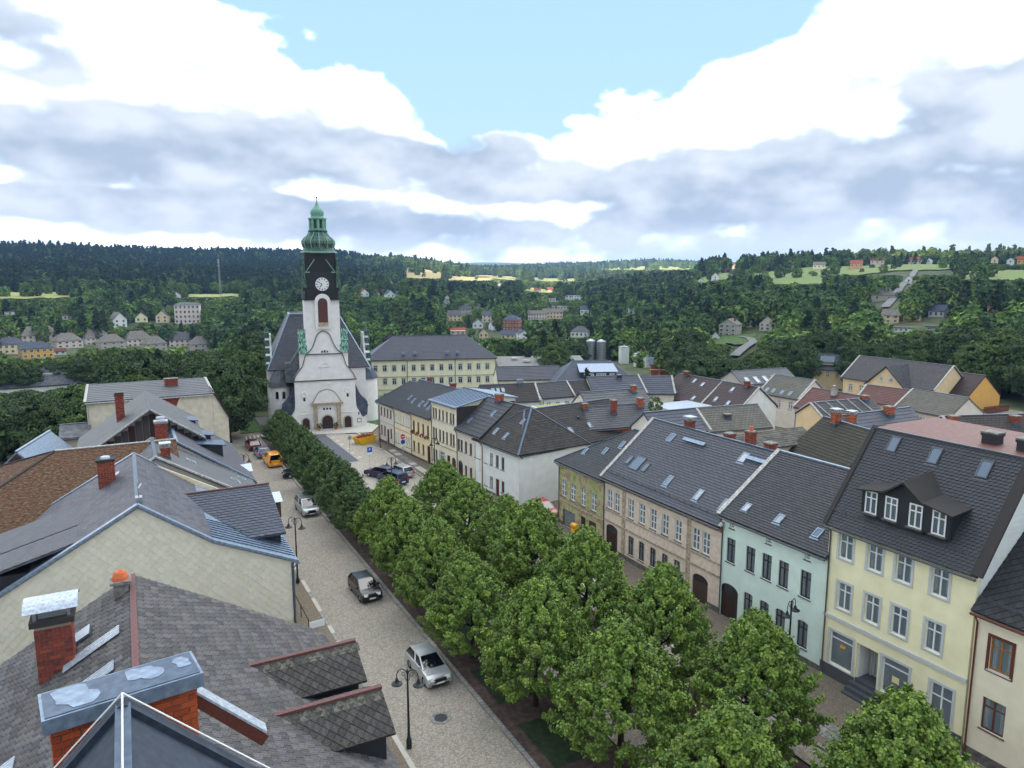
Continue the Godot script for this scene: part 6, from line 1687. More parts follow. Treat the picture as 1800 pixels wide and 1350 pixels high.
	s = Shape.new(); s.tube([Vector3(8.6, 18.15, -2.75), Vector3(8.6, 15.3, 0.2)], [0.02], 4); s.tube([Vector3(8.6, 18.15, -2.75), Vector3(8.6, 15.3, -5.7)], [0.02], 4); s.tube([Vector3(0, 18.15, -2.75), Vector3(8.6, 18.15, -2.75)], [0.02], 4)
	part(h.node, "lightning_wire", s, M.plaster_white)
	# house with the cream shingle gable
	h = house({"name": "shingle_house", "label": "house with a cream diamond-shingled gable and blue-grey roof edge", "u": 8.97, "v": 49.2, "phi": 90.0, "L": 14.4, "E": 6.33, "R": 11.55, "zr": 9.1, "D": 18.4, "flare": [-4.9, 8.5], "wall": "plaster_cream", "tone": "slate", "slate": Vector2(0.60, 0.36), "lay": "bow", "spread": 0.45, "back": true, "deck": "zinc", "ridge": "zinc_dark", "verge": [["l", "zinc", 0.4], ["r", "zinc", 0.34]], "ov": 0.45, "group": g, "gutter": "zinc", "front": row([2, 5, 8, 11], 3.4, 1.0, 1.6, "new"), "plinth": [0.5, "plinth"]})
	s = Shape.new()
	s.box(Vector3(-0.16, 0, -18.3), Vector3(-0.14, 0.1, 0))
	cover(h.node, [Vector3(-0.02, 2.0, -18.4), Vector3(-0.02, 2.0, -0.02), Vector3(-0.02, 6.3, -0.02), Vector3(-0.02, 8.45, -4.9), Vector3(-0.02, 11.5, -9.1), Vector3(-0.02, 6.25, -18.4)], 0.56, 0.28, Color(0.66, 0.625, 0.50), "dia", 300, "shingle", 0.10, "shingle")
	s = Shape.new(); s.tube([Vector3(-0.1, 6.2, 0.06), Vector3(-0.1, 0, 0.06)], [0.09], 6); part(h.node, "corner_pipe", s, M.zinc_dark)
	s = Shape.new()
	for k in 9: s.bar(Vector3(0.1 + k * 0.55, 6.36, 0.4), Vector3(0.1 + k * 0.55, 8.72, -4.9), 0.03, 0.07)
	part(h.node, "standing_seams", s, M.zinc_dark)
	# street-side cross dormer with dark slates
	s = Shape.new()
	s.slab(PackedVector2Array([Vector2(3.0, 6.4), Vector2(12.2, 6.4), Vector2(12.2, 7.4), Vector2(9.2, 9.1), Vector2(3.0, 7.5)]), -6.0, -0.1)
	var dm := part(h.node, "dormer", s, M.dark_cladding)
	var q := [Vector3(2.6, 7.45, -5.6), Vector3(2.6, 7.45, 0.2), Vector3(9.2, 9.35, 0.2), Vector3(9.2, 9.35, -6.8)]
	s = Shape.new(); s.sheet(q, 0.14); s.sheet([Vector3(12.6, 7.3, 0.2), Vector3(12.6, 7.3, -5.6), Vector3(9.2, 9.35, -6.8), Vector3(9.2, 9.35, 0.2)], 0.14)
	part(dm, "roof", s, M.roof_blue)
	cover(dm, q, 0.62, 0.34, TONE.blue * 0.95, "bow", 0, "slate", 0.18)
	s = Shape.new(); s.bar(Vector3(9.2, 9.42, -6.8), Vector3(9.2, 9.42, 0.25), 0.22, 0.1); part(dm, "ridge", s, M.ridge_red)
	# two shed dormers on the garden side
	for e in [[4.2, 8.6], [0.6, 3.6]]:
		s = Shape.new(); s.box(Vector3(e[0], 5.0, -17.4), Vector3(e[1], 8.3, -12.2)); var sd := part(h.node, "dormer", s, M.dark_cladding)
		s = Shape.new(); var p := [Vector3(e[1] + 0.2, 8.3, -17.8), Vector3(e[0] - 0.2, 8.3, -17.8), Vector3(e[0] - 0.2, 9.9, -12.0), Vector3(e[1] + 0.2, 9.9, -12.0)]
		s.sheet(p, 0.12); part(sd, "roof", s, M.roof_grey)
		cover(sd, p, 1.0, 0.5, TONE.violet, "rect", 0, "slate", 0.2)
	skylight(h.node, Vector3(0, 6.4, 0.45), Vector3(14, 6.4, 0.45), Vector3(0, 11.7, -9.1), Vector3(14, 11.7, -9.1), [1.0, 2.0, 0.1, 0.1])
	s = Shape.new()
	s.xf = Transform3D(Basis(Vector3.RIGHT, Vector3(0, 0.5, 0.866), Vector3(0, -0.866, 0.5)).orthonormalized(), Vector3(11.0, 10.3, -11.4))
	s.box(Vector3(0, 0, -0.15), Vector3(0.8, 1.5, 0.02)); part(h.node, "roof_hatch", s, M.glass_roof)
	s = Shape.new(); s.tube([Vector3(0.9, 11.4, -9.0), Vector3(0.9, 12.9, -9.0)], [0.03], 5); s.tube([Vector3(0.6, 12.6, -9.0), Vector3(1.3, 12.7, -8.8)], [0.05], 5); s.box(Vector3(0.6, 11.7, -9.2), Vector3(1.2, 12.0, -8.8)); part(h.node, "aerial", s, M.steel)
	c = thing("red_chimney", "tall bright red brick chimney on the shingled house", "chimney", W(-2.0, 59.6, 9.2), TURN)
	brickwork(c, Vector3(-0.55, 0.0, -0.5), Vector3(0.55, 3.2, 0.5), 0.16, 0.37, ["brick_a", "brick_c", "brick_a"], 15)
	s = Shape.new(); s.box(Vector3(-0.62, 3.2, -0.57), Vector3(0.62, 3.36, 0.57)); part(c, "cap", s, M.felt_black)
	s = Shape.new(); s.lathe([Vector2(0.34, 3.36), Vector2(0.3, 3.5), Vector2(0.0, 3.55)], 10); part(c, "cowl", s, M.zinc_white)
	# rust-brown mossy roof
	h = house({"name": "mossy_house", "label": "big roof overgrown with rust-brown moss on the left", "u": -17.0, "v": 57.6, "phi": 0.0, "L": 20.2, "E": 6.0, "R": 11.0, "zr": 13.0, "D": 14.0, "Eb": 9.0, "hl": 11.0, "wall": "brick_small", "slate": Vector2.ZERO, "deck": "roof_moss", "ridge": "verge_white", "hip": "felt_black", "group": g})
	# plain grey roofs farther along the street
	house({"label": "grey felt roof with small white rooflights behind the shingled house", "u": 9.4, "v": 64.2, "phi": 90.0, "L": 7.6, "E": 6.2, "R": 11.0, "zr": 8.0, "D": 10.0, "wall": "plaster_grey", "tone": "felt", "slate": Vector2(1.0, 0.7), "spread": 0.15, "deck": "roof_felt", "verge": [["l", "verge_white", 0.25], ["r", "verge_white", 0.25]], "sky": [[1.5, 0.12, 0.5, 0.8, "zinc_white"], [3.5, 0.2, 0.5, 0.8, "zinc_white"], [5.5, 0.1, 0.5, 0.8, "zinc_white"], [4.0, 0.62, 0.6, 0.8, "zinc_white"]], "chim": [[1.6, -7.2, 0.7, 0.7, 0.9, "brick_small", "hood"]], "group": g, "front": row([2, 5], 3.2, 1.0, 1.6, "new")})
	h = house({"label": "blue-grey slate roof with three box dormers farther up the left street", "u": 9.8, "v": 72.0, "phi": 90.0, "L": 17.5, "E": 6.0, "R": 10.4, "zr": 6.4, "D": 11.0, "wall": "plaster_pale", "tone": "violet", "deck": "roof_blue", "slate": Vector2(0.5, 0.3), "spread": 0.14, "ridge": "zinc", "verge": [["l", "zinc", 0.25]], "group": g, "front": row([2, 5, 8, 11, 14], 3.2, 1.0, 1.6, "new")})
	for e in [[12.6, -4.2], [7.4, -3.2], [4.6, -2.4]]:
		var y: float = 10.4 + e[1] * 0.0 - (6.4 + e[1]) * 0.6875
		s = Shape.new(); s.box(Vector3(e[0], y - 0.6, e[1] - 1.6), Vector3(e[0] + 2.2, y + 1.2, e[1] + 0.4)); dm = part(h.node, "dormer", s, M.dark_cladding)
		s = Shape.new(); s.sheet([Vector3(e[0] - 0.15, y + 1.2, e[1] + 0.7), Vector3(e[0] + 2.35, y + 1.2, e[1] + 0.7), Vector3(e[0] + 2.35, y + 1.6, e[1] - 2.0), Vector3(e[0] - 0.15, y + 1.6, e[1] - 2.0)], 0.1); part(dm, "roof", s, M.zinc_dark)
	for e in [[54.5, 7.35], [70.5, 6.0]]: # white metal covers that stick out over the street
		var cv := thing("gable_cover", ["small white metal canopy over the street by the cream gable", "small white metal canopy farther up the left street"][0 if e[0] < 60 else 1], "canopy", W(9.9, e[0] + 6.0, e[1]), TURN)
		s = Shape.new(); s.sheet([Vector3(-0.55, 0, 0.8), Vector3(0.55, 0, 0.8), Vector3(0.55, 0.5, -0.5), Vector3(-0.55, 0.5, -0.5)], 0.05); part(cv, "sheet", s, M.zinc_white)
		s = Shape.new(); s.box(Vector3(-0.42, -1.4, -0.45), Vector3(0.42, -0.05, 0.55)); part(cv, "shaft", s, M.wood_brown)
	# barn roof with dark timber gable
	h = house({"name": "timber_barn", "label": "grey-roofed barn with a dark weatherboarded gable", "cat": "barn", "u": 6.0, "v": 79.0, "phi": 90.0, "L": 11.0, "E": 9.5, "R": 12.6, "zr": 4.5, "D": 11.0, "Eb": 8.1, "wall": "plaster_grey", "tone": "felt", "slate": Vector2(0.8, 0.6), "spread": 0.2, "back": true, "deck": "roof_felt", "ridge": "roof_felt", "verge": [["l", "verge_white", 0.22]], "oe": 1.0})
	for k in 17:
		var hh := 12.3 - absf(k * 0.63 + 0.5 - 4.5) * 0.70
		s = Shape.new(); s.box(Vector3(-0.06, 5.5, -0.2 - k * 0.63 - 0.61), Vector3(-0.01, minf(hh, 12.2), -0.2 - k * 0.63 - 0.02)); part(h.node, "plank", s, M.wood_grey if k % 3 else M.wood_dark)
	c = thing("brick_chimney", "tall thin brick chimney against the cream end wall", "chimney", W(-1.1, 84.0, 6.5), TURN)
	s = Shape.new(); s.box(Vector3(-0.4, 0, -0.4), Vector3(0.4, 7.2, 0.4)); part(c, "stack", s, M.brick_small)
	s = Shape.new(); s.box(Vector3(-0.46, 7.0, -0.46), Vector3(0.46, 7.2, 0.46)); part(c, "cap", s, M.brick_b)
	c = thing("brick_chimney", "chimney of yellow brick with red top and metal cowl", "chimney", W(2.2, 71.6, 8.0), TURN)
	s = Shape.new(); s.box(Vector3(-0.5, 0, -0.45), Vector3(0.5, 3.2, 0.45)); part(c, "stack", s, M.plaster_orange)
	s = Shape.new(); s.box(Vector3(-0.51, 3.2, -0.46), Vector3(0.51, 4.6, 0.46)); part(c, "upper_stack", s, M.brick_small)
	s = Shape.new(); s.box(Vector3(-0.58, 4.6, -0.54), Vector3(0.58, 4.8, 0.54)); s.lathe([Vector2(0.4, 5.0), Vector2(0.35, 5.15), Vector2(0, 5.2)], 10); part(c, "cowl", s, M.steel)
	# cream house with flat-pitched roof
	h = house({"name": "end_house", "label": "big cream end wall house with a shallow grey roof left of the church", "u": -4.8, "v": 99.0, "phi": 0.0, "L": 14.0, "E": 10.6, "R": 11.35, "zr": 9.5, "D": 11.0, "Eb": 11.1, "wall": "plaster_old", "tone": "felt", "slate": Vector2(2.2, 1.0), "spread": 0.12, "deck": "roof_felt", "gutter": "verge_white", "verge": [["l", "verge_white", 0.3], ["r", "verge_white", 0.3]], "ov": 0.3, "chim": [[9.6, -5.6, 1.6, 0.8, 1.0, "brick_small"]], "group": g})
	s = Shape.new() # street-side mansard
	s.slab(PackedVector2Array([Vector2(14.02, -1), Vector2(15.8, -1), Vector2(15.8, 7.4), Vector2(14.02, 10.9)]), -10.9, -0.01); var mw := part(h.node, "mansard_wall", s, M.plaster_old)
	s = Shape.new(); s.sheet([Vector3(16.1, 7.2, 0.2), Vector3(16.1, 7.2, -11.2), Vector3(14.1, 11.2, -11.2), Vector3(14.1, 11.2, 0.2)], 0.15); part(mw, "mansard_roof", s, M.roof_brown)
	s = Shape.new(); s.slab(PackedVector2Array([Vector2(7.6, 8.2), Vector2(9.6, 9.0), Vector2(10.2, 10.5), Vector2(7.2, 10.5), Vector2(6.9, 9.6)]), 0.002, 0.012); part(h.node, "bare_brick", s, M.brick_small)
	house({"name": "annex", "label": "small cream lean-to with one dark window beside the big end wall", "u": -7.6, "v": 96.5, "phi": 0.0, "L": 3.0, "E": 7.1, "R": 8.0, "zr": 3.0, "D": 4.0, "Eb": 7.8, "wall": "plaster_old", "tone": "felt", "slate": Vector2.ZERO, "deck": "roof_felt", "front": [[2.1, 6.0, 0.6, 0.55, "brown"]]})
	# blue-roofed half-timbered shed
	h = house({"name": "blue_roof_barn", "label": "barn with bright blue-grey metal roof and dark plank gable at the left edge", "cat": "barn", "u": -5.8, "v": 84.5, "phi": 78.0, "L": 10.0, "E": 3.4, "R": 8.2, "zr": 4.8, "D": 7.8, "wall": "wood_grey", "slate": Vector2.ZERO, "deck": "zinc", "ridge": "zinc"})
	for k in 14:
		var hh := 7.9 - absf(k * 0.55 - 4.6) * 1.0
		s = Shape.new(); s.box(Vector3(-0.05, 0.0, -0.1 - k * 0.55 - 0.53), Vector3(-0.01, hh, -0.1 - k * 0.55 - 0.02)); part(h.node, "plank", s, M.wood_dark)
	c = thing("brick_chimney", "small brick chimney beside the blue-roofed barn", "chimney", W(-7.2, 79.5, 3.0), TURN)
	s = Shape.new(); s.box(Vector3(-0.45, 0, -0.45), Vector3(0.45, 5.0, 0.45)); part(c, "stack", s, M.brick_small)
	s = Shape.new(); s.box(Vector3(-0.52, 5.0, -0.52), Vector3(0.52, 5.15, 0.52)); part(c, "cap", s, M.concrete)
	h = house({"name": "half_timbered_shed", "label": "half-timbered shed corner with orange brick infill at the left edge", "cat": "shed", "u": -11.5, "v": 70.0, "phi": 0.0, "L": 3.4, "E": 5.0, "R": 7.6, "zr": 3.2, "wall": "brick_orange", "tone": "felt", "deck": "roof_felt"})
	for k in 4:
		s = Shape.new(); s.box(Vector3(k * 1.05, 0, 0.005), Vector3(k * 1.05 + 0.18, 5.0, 0.06)); part(h.node, "timber", s, M.wood_dark)

# ---------- church ----------
func curve_pts(a: Array) -> Array:
	var o := []
	for i in a.size() - 1:
		for k in 4: o.append(a[i].cubic_interpolate(a[i + 1], a[maxi(i - 1, 0)], a[mini(i + 2, a.size() - 1)], k / 4.0))
	o.append(a[-1])
	return o

func mirrored(right: Array) -> PackedVector2Array:
	var o := PackedVector2Array()
	for q in right: o.append(q)
	for i in range(right.size() - 1, -1, -1): o.append(Vector2(-right[i].x, right[i].y))
	return o

func arch_poly(x: float, y: float, w: float, h: float) -> PackedVector2Array:
	var o := PackedVector2Array([Vector2(x - w / 2, y), Vector2(x + w / 2, y)])
	for k in 13: o.append(Vector2(x + cos(PI * k / 12) * w / 2, y + h - w / 2 + sin(PI * k / 12) * w / 2))
	return o

func coping(s: Shape, pts: Array, z: float, w := 0.5, h := 0.12) -> void:
	for side in [1, -1]:
		for i in pts.size() - 1:
			s.bar(Vector3(pts[i].x * side, pts[i].y, z), Vector3(pts[i + 1].x * side, pts[i + 1].y, z), w, h, Vector3(0, 0.3, 0.02) if absf(pts[i].x - pts[i + 1].x) > absf(pts[i].y - pts[i + 1].y) else Vector3(side, 0.01, 0))

func make_church() -> void:
	var o := thing("church", "white baroque church with a dark clock tower and green copper onion dome", "church", W(28.68, 119.6), TURN + deg_to_rad(-9.5))
	var s := Shape.new()
	var lower := [Vector2(6.05, -0.5), Vector2(6.02, 1.2)] + curve_pts([Vector2(5.95, 1.6), Vector2(5.5, 2.7), Vector2(5.05, 3.5), Vector2(4.92, 4.6)]) + [Vector2(4.9, 8.4)]
	var upper := curve_pts([Vector2(4.95, 8.4), Vector2(4.75, 9.1), Vector2(4.1, 10.1), Vector2(3.55, 10.8), Vector2(3.3, 11.6), Vector2(2.95, 12.7)])
	s.slab(mirrored(lower), -1.3, 0.0)
	s.slab(mirrored(upper), -1.3, -0.06)
	var fc := part(o, "facade", s, M.church_white)
	s = Shape.new()
	var bell := curve_pts([Vector2(2.85, 12.85), Vector2(2.2, 13.4), Vector2(1.75, 14.1), Vector2(1.35, 15.1), Vector2(0.9, 16.1), Vector2(0.0, 16.65)])
	s.slab(mirrored([Vector2(2.9, 12.4)] + bell), -0.6, -0.10)
	part(o, "gable_front", s, M.church_white)
	s = Shape.new()
	coping(s, upper, 0.0, 0.22, 0.14); coping(s, bell, -0.02, 0.22, 0.13)
	s.box(Vector3(-5.2, 8.3, 0.003), Vector3(5.2, 8.46, 0.26)); s.box(Vector3(-3.0, 12.68, -0.05), Vector3(3.0, 12.84, 0.22))
	part(o, "cornice", s, M.plinth)
	# tower
	s = Shape.new(); s.box(Vector3(-2.8, 0, -5.8), Vector3(2.8, 21.6, -0.62)); part(o, "tower", s, M.church_white)
	s = Shape.new()
	for e in [[Vector2(2.95, 21.6), Vector2(2.92, 23.4)], [Vector2(2.92, 23.4), Vector2(2.75, 24.8)], [Vector2(2.75, 24.8), Vector2(2.52, 26.2)], [Vector2(2.52, 26.2), Vector2(2.45, 29.3)]]:
		s.lathe([Vector2(e[0].x * 1.4142, e[0].y), Vector2(e[1].x * 1.4142, e[1].y)], 4, Vector3(0, 0, -3.2), false, PI / 4)
	part(o, "tower_top", s, M.tower_slate)
	for e in [[-1, 1], [1, 1], [-1, -1], [1, -1]]:
		s = Shape.new()
		var x: float = e[0] * 2.72; var z: float = -3.2 + e[1] * 2.72
		for k in 4: s.box(Vector3(x - 0.38 + 0.05 * k, 23.6 + k * 1.15, z - 0.38 + 0.05 * k), Vector3(x + 0.38 - 0.05 * k, 24.72 + k * 1.15, z + 0.38 - 0.05 * k))
		s.lathe([Vector2(0.42, 28.2), Vector2(0.2, 28.5), Vector2(0.0, 28.9)], 4, Vector3(x, 0, z), false, PI / 4)
		s.bar(Vector3(x, 23.6, z), Vector3(x * 1.04, 21.6, -3.2 + e[1] * 2.85), 0.35, 0.2, Vector3(1, 0, 0))
		part(o, "corner_turret", s, M.copper_dark)
	s = Shape.new() # scrolls between the turrets, on the front
	for k in [-1, 1]: s.bar(Vector3(k * 2.3, 26.2, -0.58), Vector3(k * 0.9, 28.2, -0.66), 0.12, 0.14); s.bar(Vector3(k * 2.7, 26.1, -0.5), Vector3(k * 1.7, 26.15, -0.62), 0.16, 0.18)
	part(o, "scroll", s, M.copper_green)
	# belfry window
	s = Shape.new(); s.slab(arch_poly(0.1, 16.9, 2.5, 5.75), -0.64, -0.17); part(o, "belfry_surround", s, M.church_white)
	s = Shape.new(); s.slab(arch_poly(0.1, 17.35, 1.55, 4.6), -0.2, -0.13); var bf := part(o, "belfry_window", s, M.wood_brown)
	s = Shape.new()
	for k in 18:
		var y := 18.0 + k * 0.19
		s.sheet([Vector3(-0.62, y, -0.06), Vector3(0.82, y, -0.06), Vector3(0.82, y + 0.12, -0.12), Vector3(-0.62, y + 0.12, -0.12)], 0.02)
	part(bf, "louvre", s, M.wood_red)
	s = Shape.new(); s.box(Vector3(-0.68, 17.3, -0.14), Vector3(0.88, 17.95, -0.05)); part(bf, "apron", s, M.sandstone)
	# clock
	s = Shape.new(); s.xf = Transform3D(Basis(Vector3.RIGHT, PI / 2), Vector3(0.15, 24.2, -0.30)); s.lathe([Vector2(1.08, 0.0), Vector2(1.08, 0.09), Vector2(0.0, 0.09)], 32, Vector3.ZERO, false)
	var ck := part(o, "clock_face", s, M.white_paint)
	s = Shape.new()
	for k in 12:
		var a := TAU * k / 12
		s.bar(Vector3(0.15 + sin(a) * 0.72, 24.2 + cos(a) * 0.72, -0.195), Vector3(0.15 + sin(a) * 0.98, 24.2 + cos(a) * 0.98, -0.195), 0.13, 0.03, Vector3(0, 0, 1))
	part(ck, "numeral", s, M.black)
	s = Shape.new()
	s.bar(Vector3(0.15, 24.2, -0.16), Vector3(0.15 - 0.42, 24.2 - 0.5, -0.16), 0.12, 0.03, Vector3(0, 0, 1)); s.bar(Vector3(0.15, 24.2, -0.14), Vector3(0.15 - 0.72, 24.2 + 0.42, -0.14), 0.09, 0.03, Vector3(0, 0, 1))
	part(ck, "hand", s, M.black)
	# onion dome, lantern, finial
	var c := Vector3(0, 0, -3.2)
	s = Shape.new(); s.lathe([Vector2(2.9, 29.2), Vector2(2.95, 29.45), Vector2(2.6, 29.75), Vector2(2.42, 30.1), Vector2(2.5, 30.4), Vector2(2.66, 30.8), Vector2(2.62, 31.2), Vector2(2.3, 31.65), Vector2(1.75, 32.1), Vector2(1.45, 32.6), Vector2(1.58, 32.8), Vector2(1.58, 32.95), Vector2(1.2, 33.0)], 12, c, false); part(o, "onion_dome", s, M.copper_dark)
	s = Shape.new()
	for k in 12:
		var a := TAU * k / 12
		var d := Vector3(cos(a), 0, -sin(a))
		s.tube([c + d * 2.45 + Vector3.UP * 30.1, c + d * 2.68 + Vector3.UP * 30.85, c + d * 2.62 + Vector3.UP * 31.25, c + d * 2.28 + Vector3.UP * 31.68, c + d * 1.75 + Vector3.UP * 32.12, c + d * 1.47 + Vector3.UP * 32.6], [0.09], 5)
	part(o, "dome_rib", s, M.copper_green)
	s = Shape.new(); s.lathe([Vector2(2.98, 29.2), Vector2(3.05, 29.35), Vector2(2.98, 29.5)], 12, c, false); part(o, "dome_cornice", s, M.copper_green)
	s = Shape.new(); s.lathe([Vector2(0.8, 32.95), Vector2(0.8, 34.9)], 8, c, false); var lt := part(o, "lantern", s, M.copper_dark)
	s = Shape.new()
	for k in 8:
		var a := TAU * k / 8
		var d := c + Vector3(cos(a), 0, -sin(a)) * 1.18
		s.tube([d + Vector3.UP * 32.9, d + Vector3.UP * 34.8], [0.24], 6)
	s.lathe([Vector2(1.35, 32.95), Vector2(1.38, 33.2), Vector2(1.2, 33.25)], 8, c, false); s.lathe([Vector2(1.2, 34.6), Vector2(1.5, 34.75), Vector2(1.52, 34.95), Vector2(1.1, 35.05)], 8, c, false)
	part(lt, "lantern_post", s, M.copper_green)
	s = Shape.new(); s.lathe([Vector2(1.15, 35.0), Vector2(0.98, 35.25), Vector2(1.08, 35.6), Vector2(1.1, 35.95), Vector2(0.95, 36.3), Vector2(0.6, 36.65), Vector2(0.32, 37.0), Vector2(0.16, 37.4), Vector2(0.07, 37.8)], 12, c); part(o, "small_dome", s, M.copper_green)
	s = Shape.new(); s.tube([c + Vector3.UP * 37.7, c + Vector3.UP * 39.8], [0.05], 6); s.lathe([Vector2(0, 38.1), Vector2(0.16, 38.2), Vector2(0.18, 38.3), Vector2(0.12, 38.42), Vector2(0, 38.46)], 10, c); s.bar(c + Vector3(-0.32, 39.4, 0), c + Vector3(0.32, 39.4, 0), 0.08, 0.08); part(o, "cross", s, M.iron)
	# stepped copper shoulders beside the tower
	for k in [-1, 1]:
		for j in 4:
			s = Shape.new(); s.sheet([Vector3(k * 4.05 + j * 0.0 - 0.72 * k - 0.72, 12.9 + j * 0.98, -0.35 - j * 0.12), Vector3(k * 4.05 - 0.72 * k + 0.72, 12.9 + j * 0.98, -0.35 - j * 0.12), Vector3(k * 4.05 - 0.72 * k + 0.66, 13.9 + j * 0.98, -0.7 - j * 0.12), Vector3(k * 4.05 - 0.72 * k - 0.66, 13.9 + j * 0.98, -0.7 - j * 0.12)], 0.3)
			part(o, "copper_shoulder", s, M.copper)
		s = Shape.new(); s.box(Vector3(k * 3.33 - 0.62, 8.0, -3.4), Vector3(k * 3.33 + 0.62, 12.9, -0.95)); part(o, "shoulder_wall", s, M.church_white)
	# portal
	s = Shape.new()
	for x in [-1.75, 2.05]: s.box(Vector3(x - 0.32, 0.1, 0.003), Vector3(x + 0.32, 4.35, 0.42))
	for x in [-1.75, 2.05]: s.box(Vector3(x - 0.42, 0, 0.003), Vector3(x + 0.42, 0.7, 0.52))
	part(o, "portal_pier", s, M.sandstone)
	s = Shape.new(); s.box(Vector3(-2.45, 4.35, 0.003), Vector3(2.75, 4.62, 0.56)); part(o, "portal_cornice", s, M.sandstone)
	var ped := curve_pts([Vector2(2.45, 4.62), Vector2(2.1, 5.0), Vector2(1.75, 5.7), Vector2(1.1, 6.5), Vector2(0, 6.9)])
	s = Shape.new(); s.xf = Transform3D(Basis(), Vector3(0.15, 0, 0)); s.slab(mirrored(ped), 0.003, 0.3); part(o, "pediment", s, M.church_white)
	s = Shape.new(); s.xf = Transform3D(Basis(), Vector3(0.15, 0, 0)); coping(s, ped, 0.22, 0.3, 0.12); part(o, "pediment_edge", s, M.sandstone)
	for e in [[0.15, 1.75, 2.35], [-3.35, 1.15, 2.05], [3.5, 1.15, 2.05]]:
		s = Shape.new()
		var ring := arch_poly(e[0], 0.0, e[1] + 0.5, e[2] + 0.25)
		s.slab(ring, 0.003, 0.06)
		var sr := part(o, "door_surround", s, M.granite_pale)
		s = Shape.new(); s.slab(arch_poly(e[0], 0.05, e[1], e[2]), 0.06, 0.09); for k in [-1, 1]: s.box(Vector3(e[0] + k * e[1] * 0.25 - 0.02, 0.1, 0.09), Vector3(e[0] + k * e[1] * 0.25 + 0.02, e[2] - 0.5, 0.11))
		part(o, "door", s, M.wood_dark)
	s = Shape.new()
	for e in [[-3.45, 5.0, 0.34, 0.7], [3.6, 5.4, 0.34, 0.7], [-5.3, 1.6, 0.2, 0.4], [5.35, 2.2, 0.2, 0.5], [-0.35, 3.35, 0.3, 0.35], [0.15, 3.35, 0.3, 0.35], [0.65, 3.35, 0.3, 0.35], [-0.32, 13.0, 0.22, 0.3], [0.1, 13.0, 0.22, 0.4], [0.52, 13.0, 0.22, 0.3]]:
		s = Shape.new(); s.box(Vector3(e[0] - e[2] / 2, e[1], 0.003), Vector3(e[0] + e[2] / 2, e[1] + e[3], 0.02))
		part(o, "slit_window", s, M.glass_dark)
	s = Shape.new()
	for e in [[-3.45, 6.1], [3.6, 6.5]]:
		s.xf = Transform3D(Basis(Vector3.RIGHT, PI / 2), Vector3(e[0], e[1], 0.0)); s.lathe([Vector2(0.55, 0.0), Vector2(0.5, 0.12), Vector2(0.3, 0.14), Vector2(0.28, 0.05), Vector2(0, 0.05)], 16, Vector3.ZERO, false)
	s.xf = Transform3D()
	for e in [[-3.35, 2.75, 1.7], [3.5, 2.75, 1.7], [0.1, 10.6, 1.9]]: s.box(Vector3(e[0] - e[2] / 2, e[1], 0.003 - (0.06 if e[1] > 9 else 0.0)), Vector3(e[0] + e[2] / 2, e[1] + 0.12, 0.16)); s.slab(arch_poly(e[0], e[1] + 0.1, e[2] * 0.7, 0.55), -0.05, 0.08)
	s.box(Vector3(-0.7, 7.6, 0.003), Vector3(0.9, 8.2, 0.14)); s.box(Vector3(-0.55, 8.5, -0.06), Vector3(0.75, 10.4, 0.06))
	part(o, "relief", s, M.church_white)
	s = Shape.new(); s.box(Vector3(5.05, 0.9, 0.003), Vector3(5.75, 1.6, 0.06)); part(o, "notice_case", s, M.plinth_dark)
	s = Shape.new(); s.box(Vector3(5.15, 1.0, 0.06), Vector3(5.65, 1.5, 0.07)); part(o, "notice", s, M.white_paint)
	for x in [-1.2, 1.5]:
		var pt := thing("door_shrub", "small clipped shrub in a pot, %s of the church door" % ["left" if x < 0 else "right"], "shrub", o.transform * Vector3(x - 0.1, 0.16, 1.1), 0, "shrubs by the church door")
		part(pt, "foliage", crown(int(x * 10) + 300, 0.75, 0.38, 0.35, 14, 22, 0.14, [Color(0.02, 0.05, 0.015), Color(0.03, 0.06, 0.02)], "round"), M.foliage)
		s = Shape.new(); s.lathe([Vector2(0.2, 0), Vector2(0.28, 0.4), Vector2(0.0, 0.38)], 12); part(pt, "pot", s, M.terracotta)
	# dark slate skirts at the sides of the facade
	for k in [-1, 1]:
		s = Shape.new()
		var sk := PackedVector2Array()
		for q in [Vector2(4.55, 7.9), Vector2(5.1, 7.2), Vector2(5.6, 6.0), Vector2(6.2, 5.0), Vector2(6.95, 4.3), Vector2(7.05, 3.6), Vector2(6.9, 2.0), Vector2(6.2, 1.6), Vector2(5.4, 2.3), Vector2(4.95, 3.2), Vector2(4.7, 4.5)]: sk.append(Vector2(q.x * k, q.y))
		s.slab(sk, -5.2, -1.0)
		part(o, "side_skirt", s, M.roof_blue)
		s = Shape.new(); s.box(Vector3(k * 5.6 - 1.2, -0.5, -5.0), Vector3(k * 5.6 + 1.2, 3.2, -1.3)); part(o, "aisle_wall", s, M.church_white)
		s = Shape.new(); s.bar(Vector3(k * 7.08, 3.55, -1.0), Vector3(k * 7.08, 3.55, -5.2), 0.12, 0.12); part(o, "skirt_edge", s, M.zinc_dark)
	# nave with steep slate roof
	s = Shape.new(); s.box(Vector3(-8.2, -1, -24), Vector3(7.2, 10.2, -4.2)); part(o, "nave_wall", s, M.church_white)
	s = Shape.new()
	var lo := [Vector3(-9.0, 9.9, -3.6), Vector3(7.9, 9.9, -3.6), Vector3(7.9, 9.9, -25.0), Vector3(-9.0, 9.9, -25.0)]
	var hi := [Vector3(-5.0, 18.8, -10.0), Vector3(3.4, 18.8, -10.0), Vector3(3.4, 18.8, -17.0), Vector3(-5.0, 18.8, -17.0)]
	for i in 4: s.sheet([lo[i], lo[(i + 1) % 4], hi[(i + 1) % 4], hi[i]], 0.25)
	s.sheet(hi, 0.2)
	var nr := part(o, "nave_roof", s, M.roof_grey)
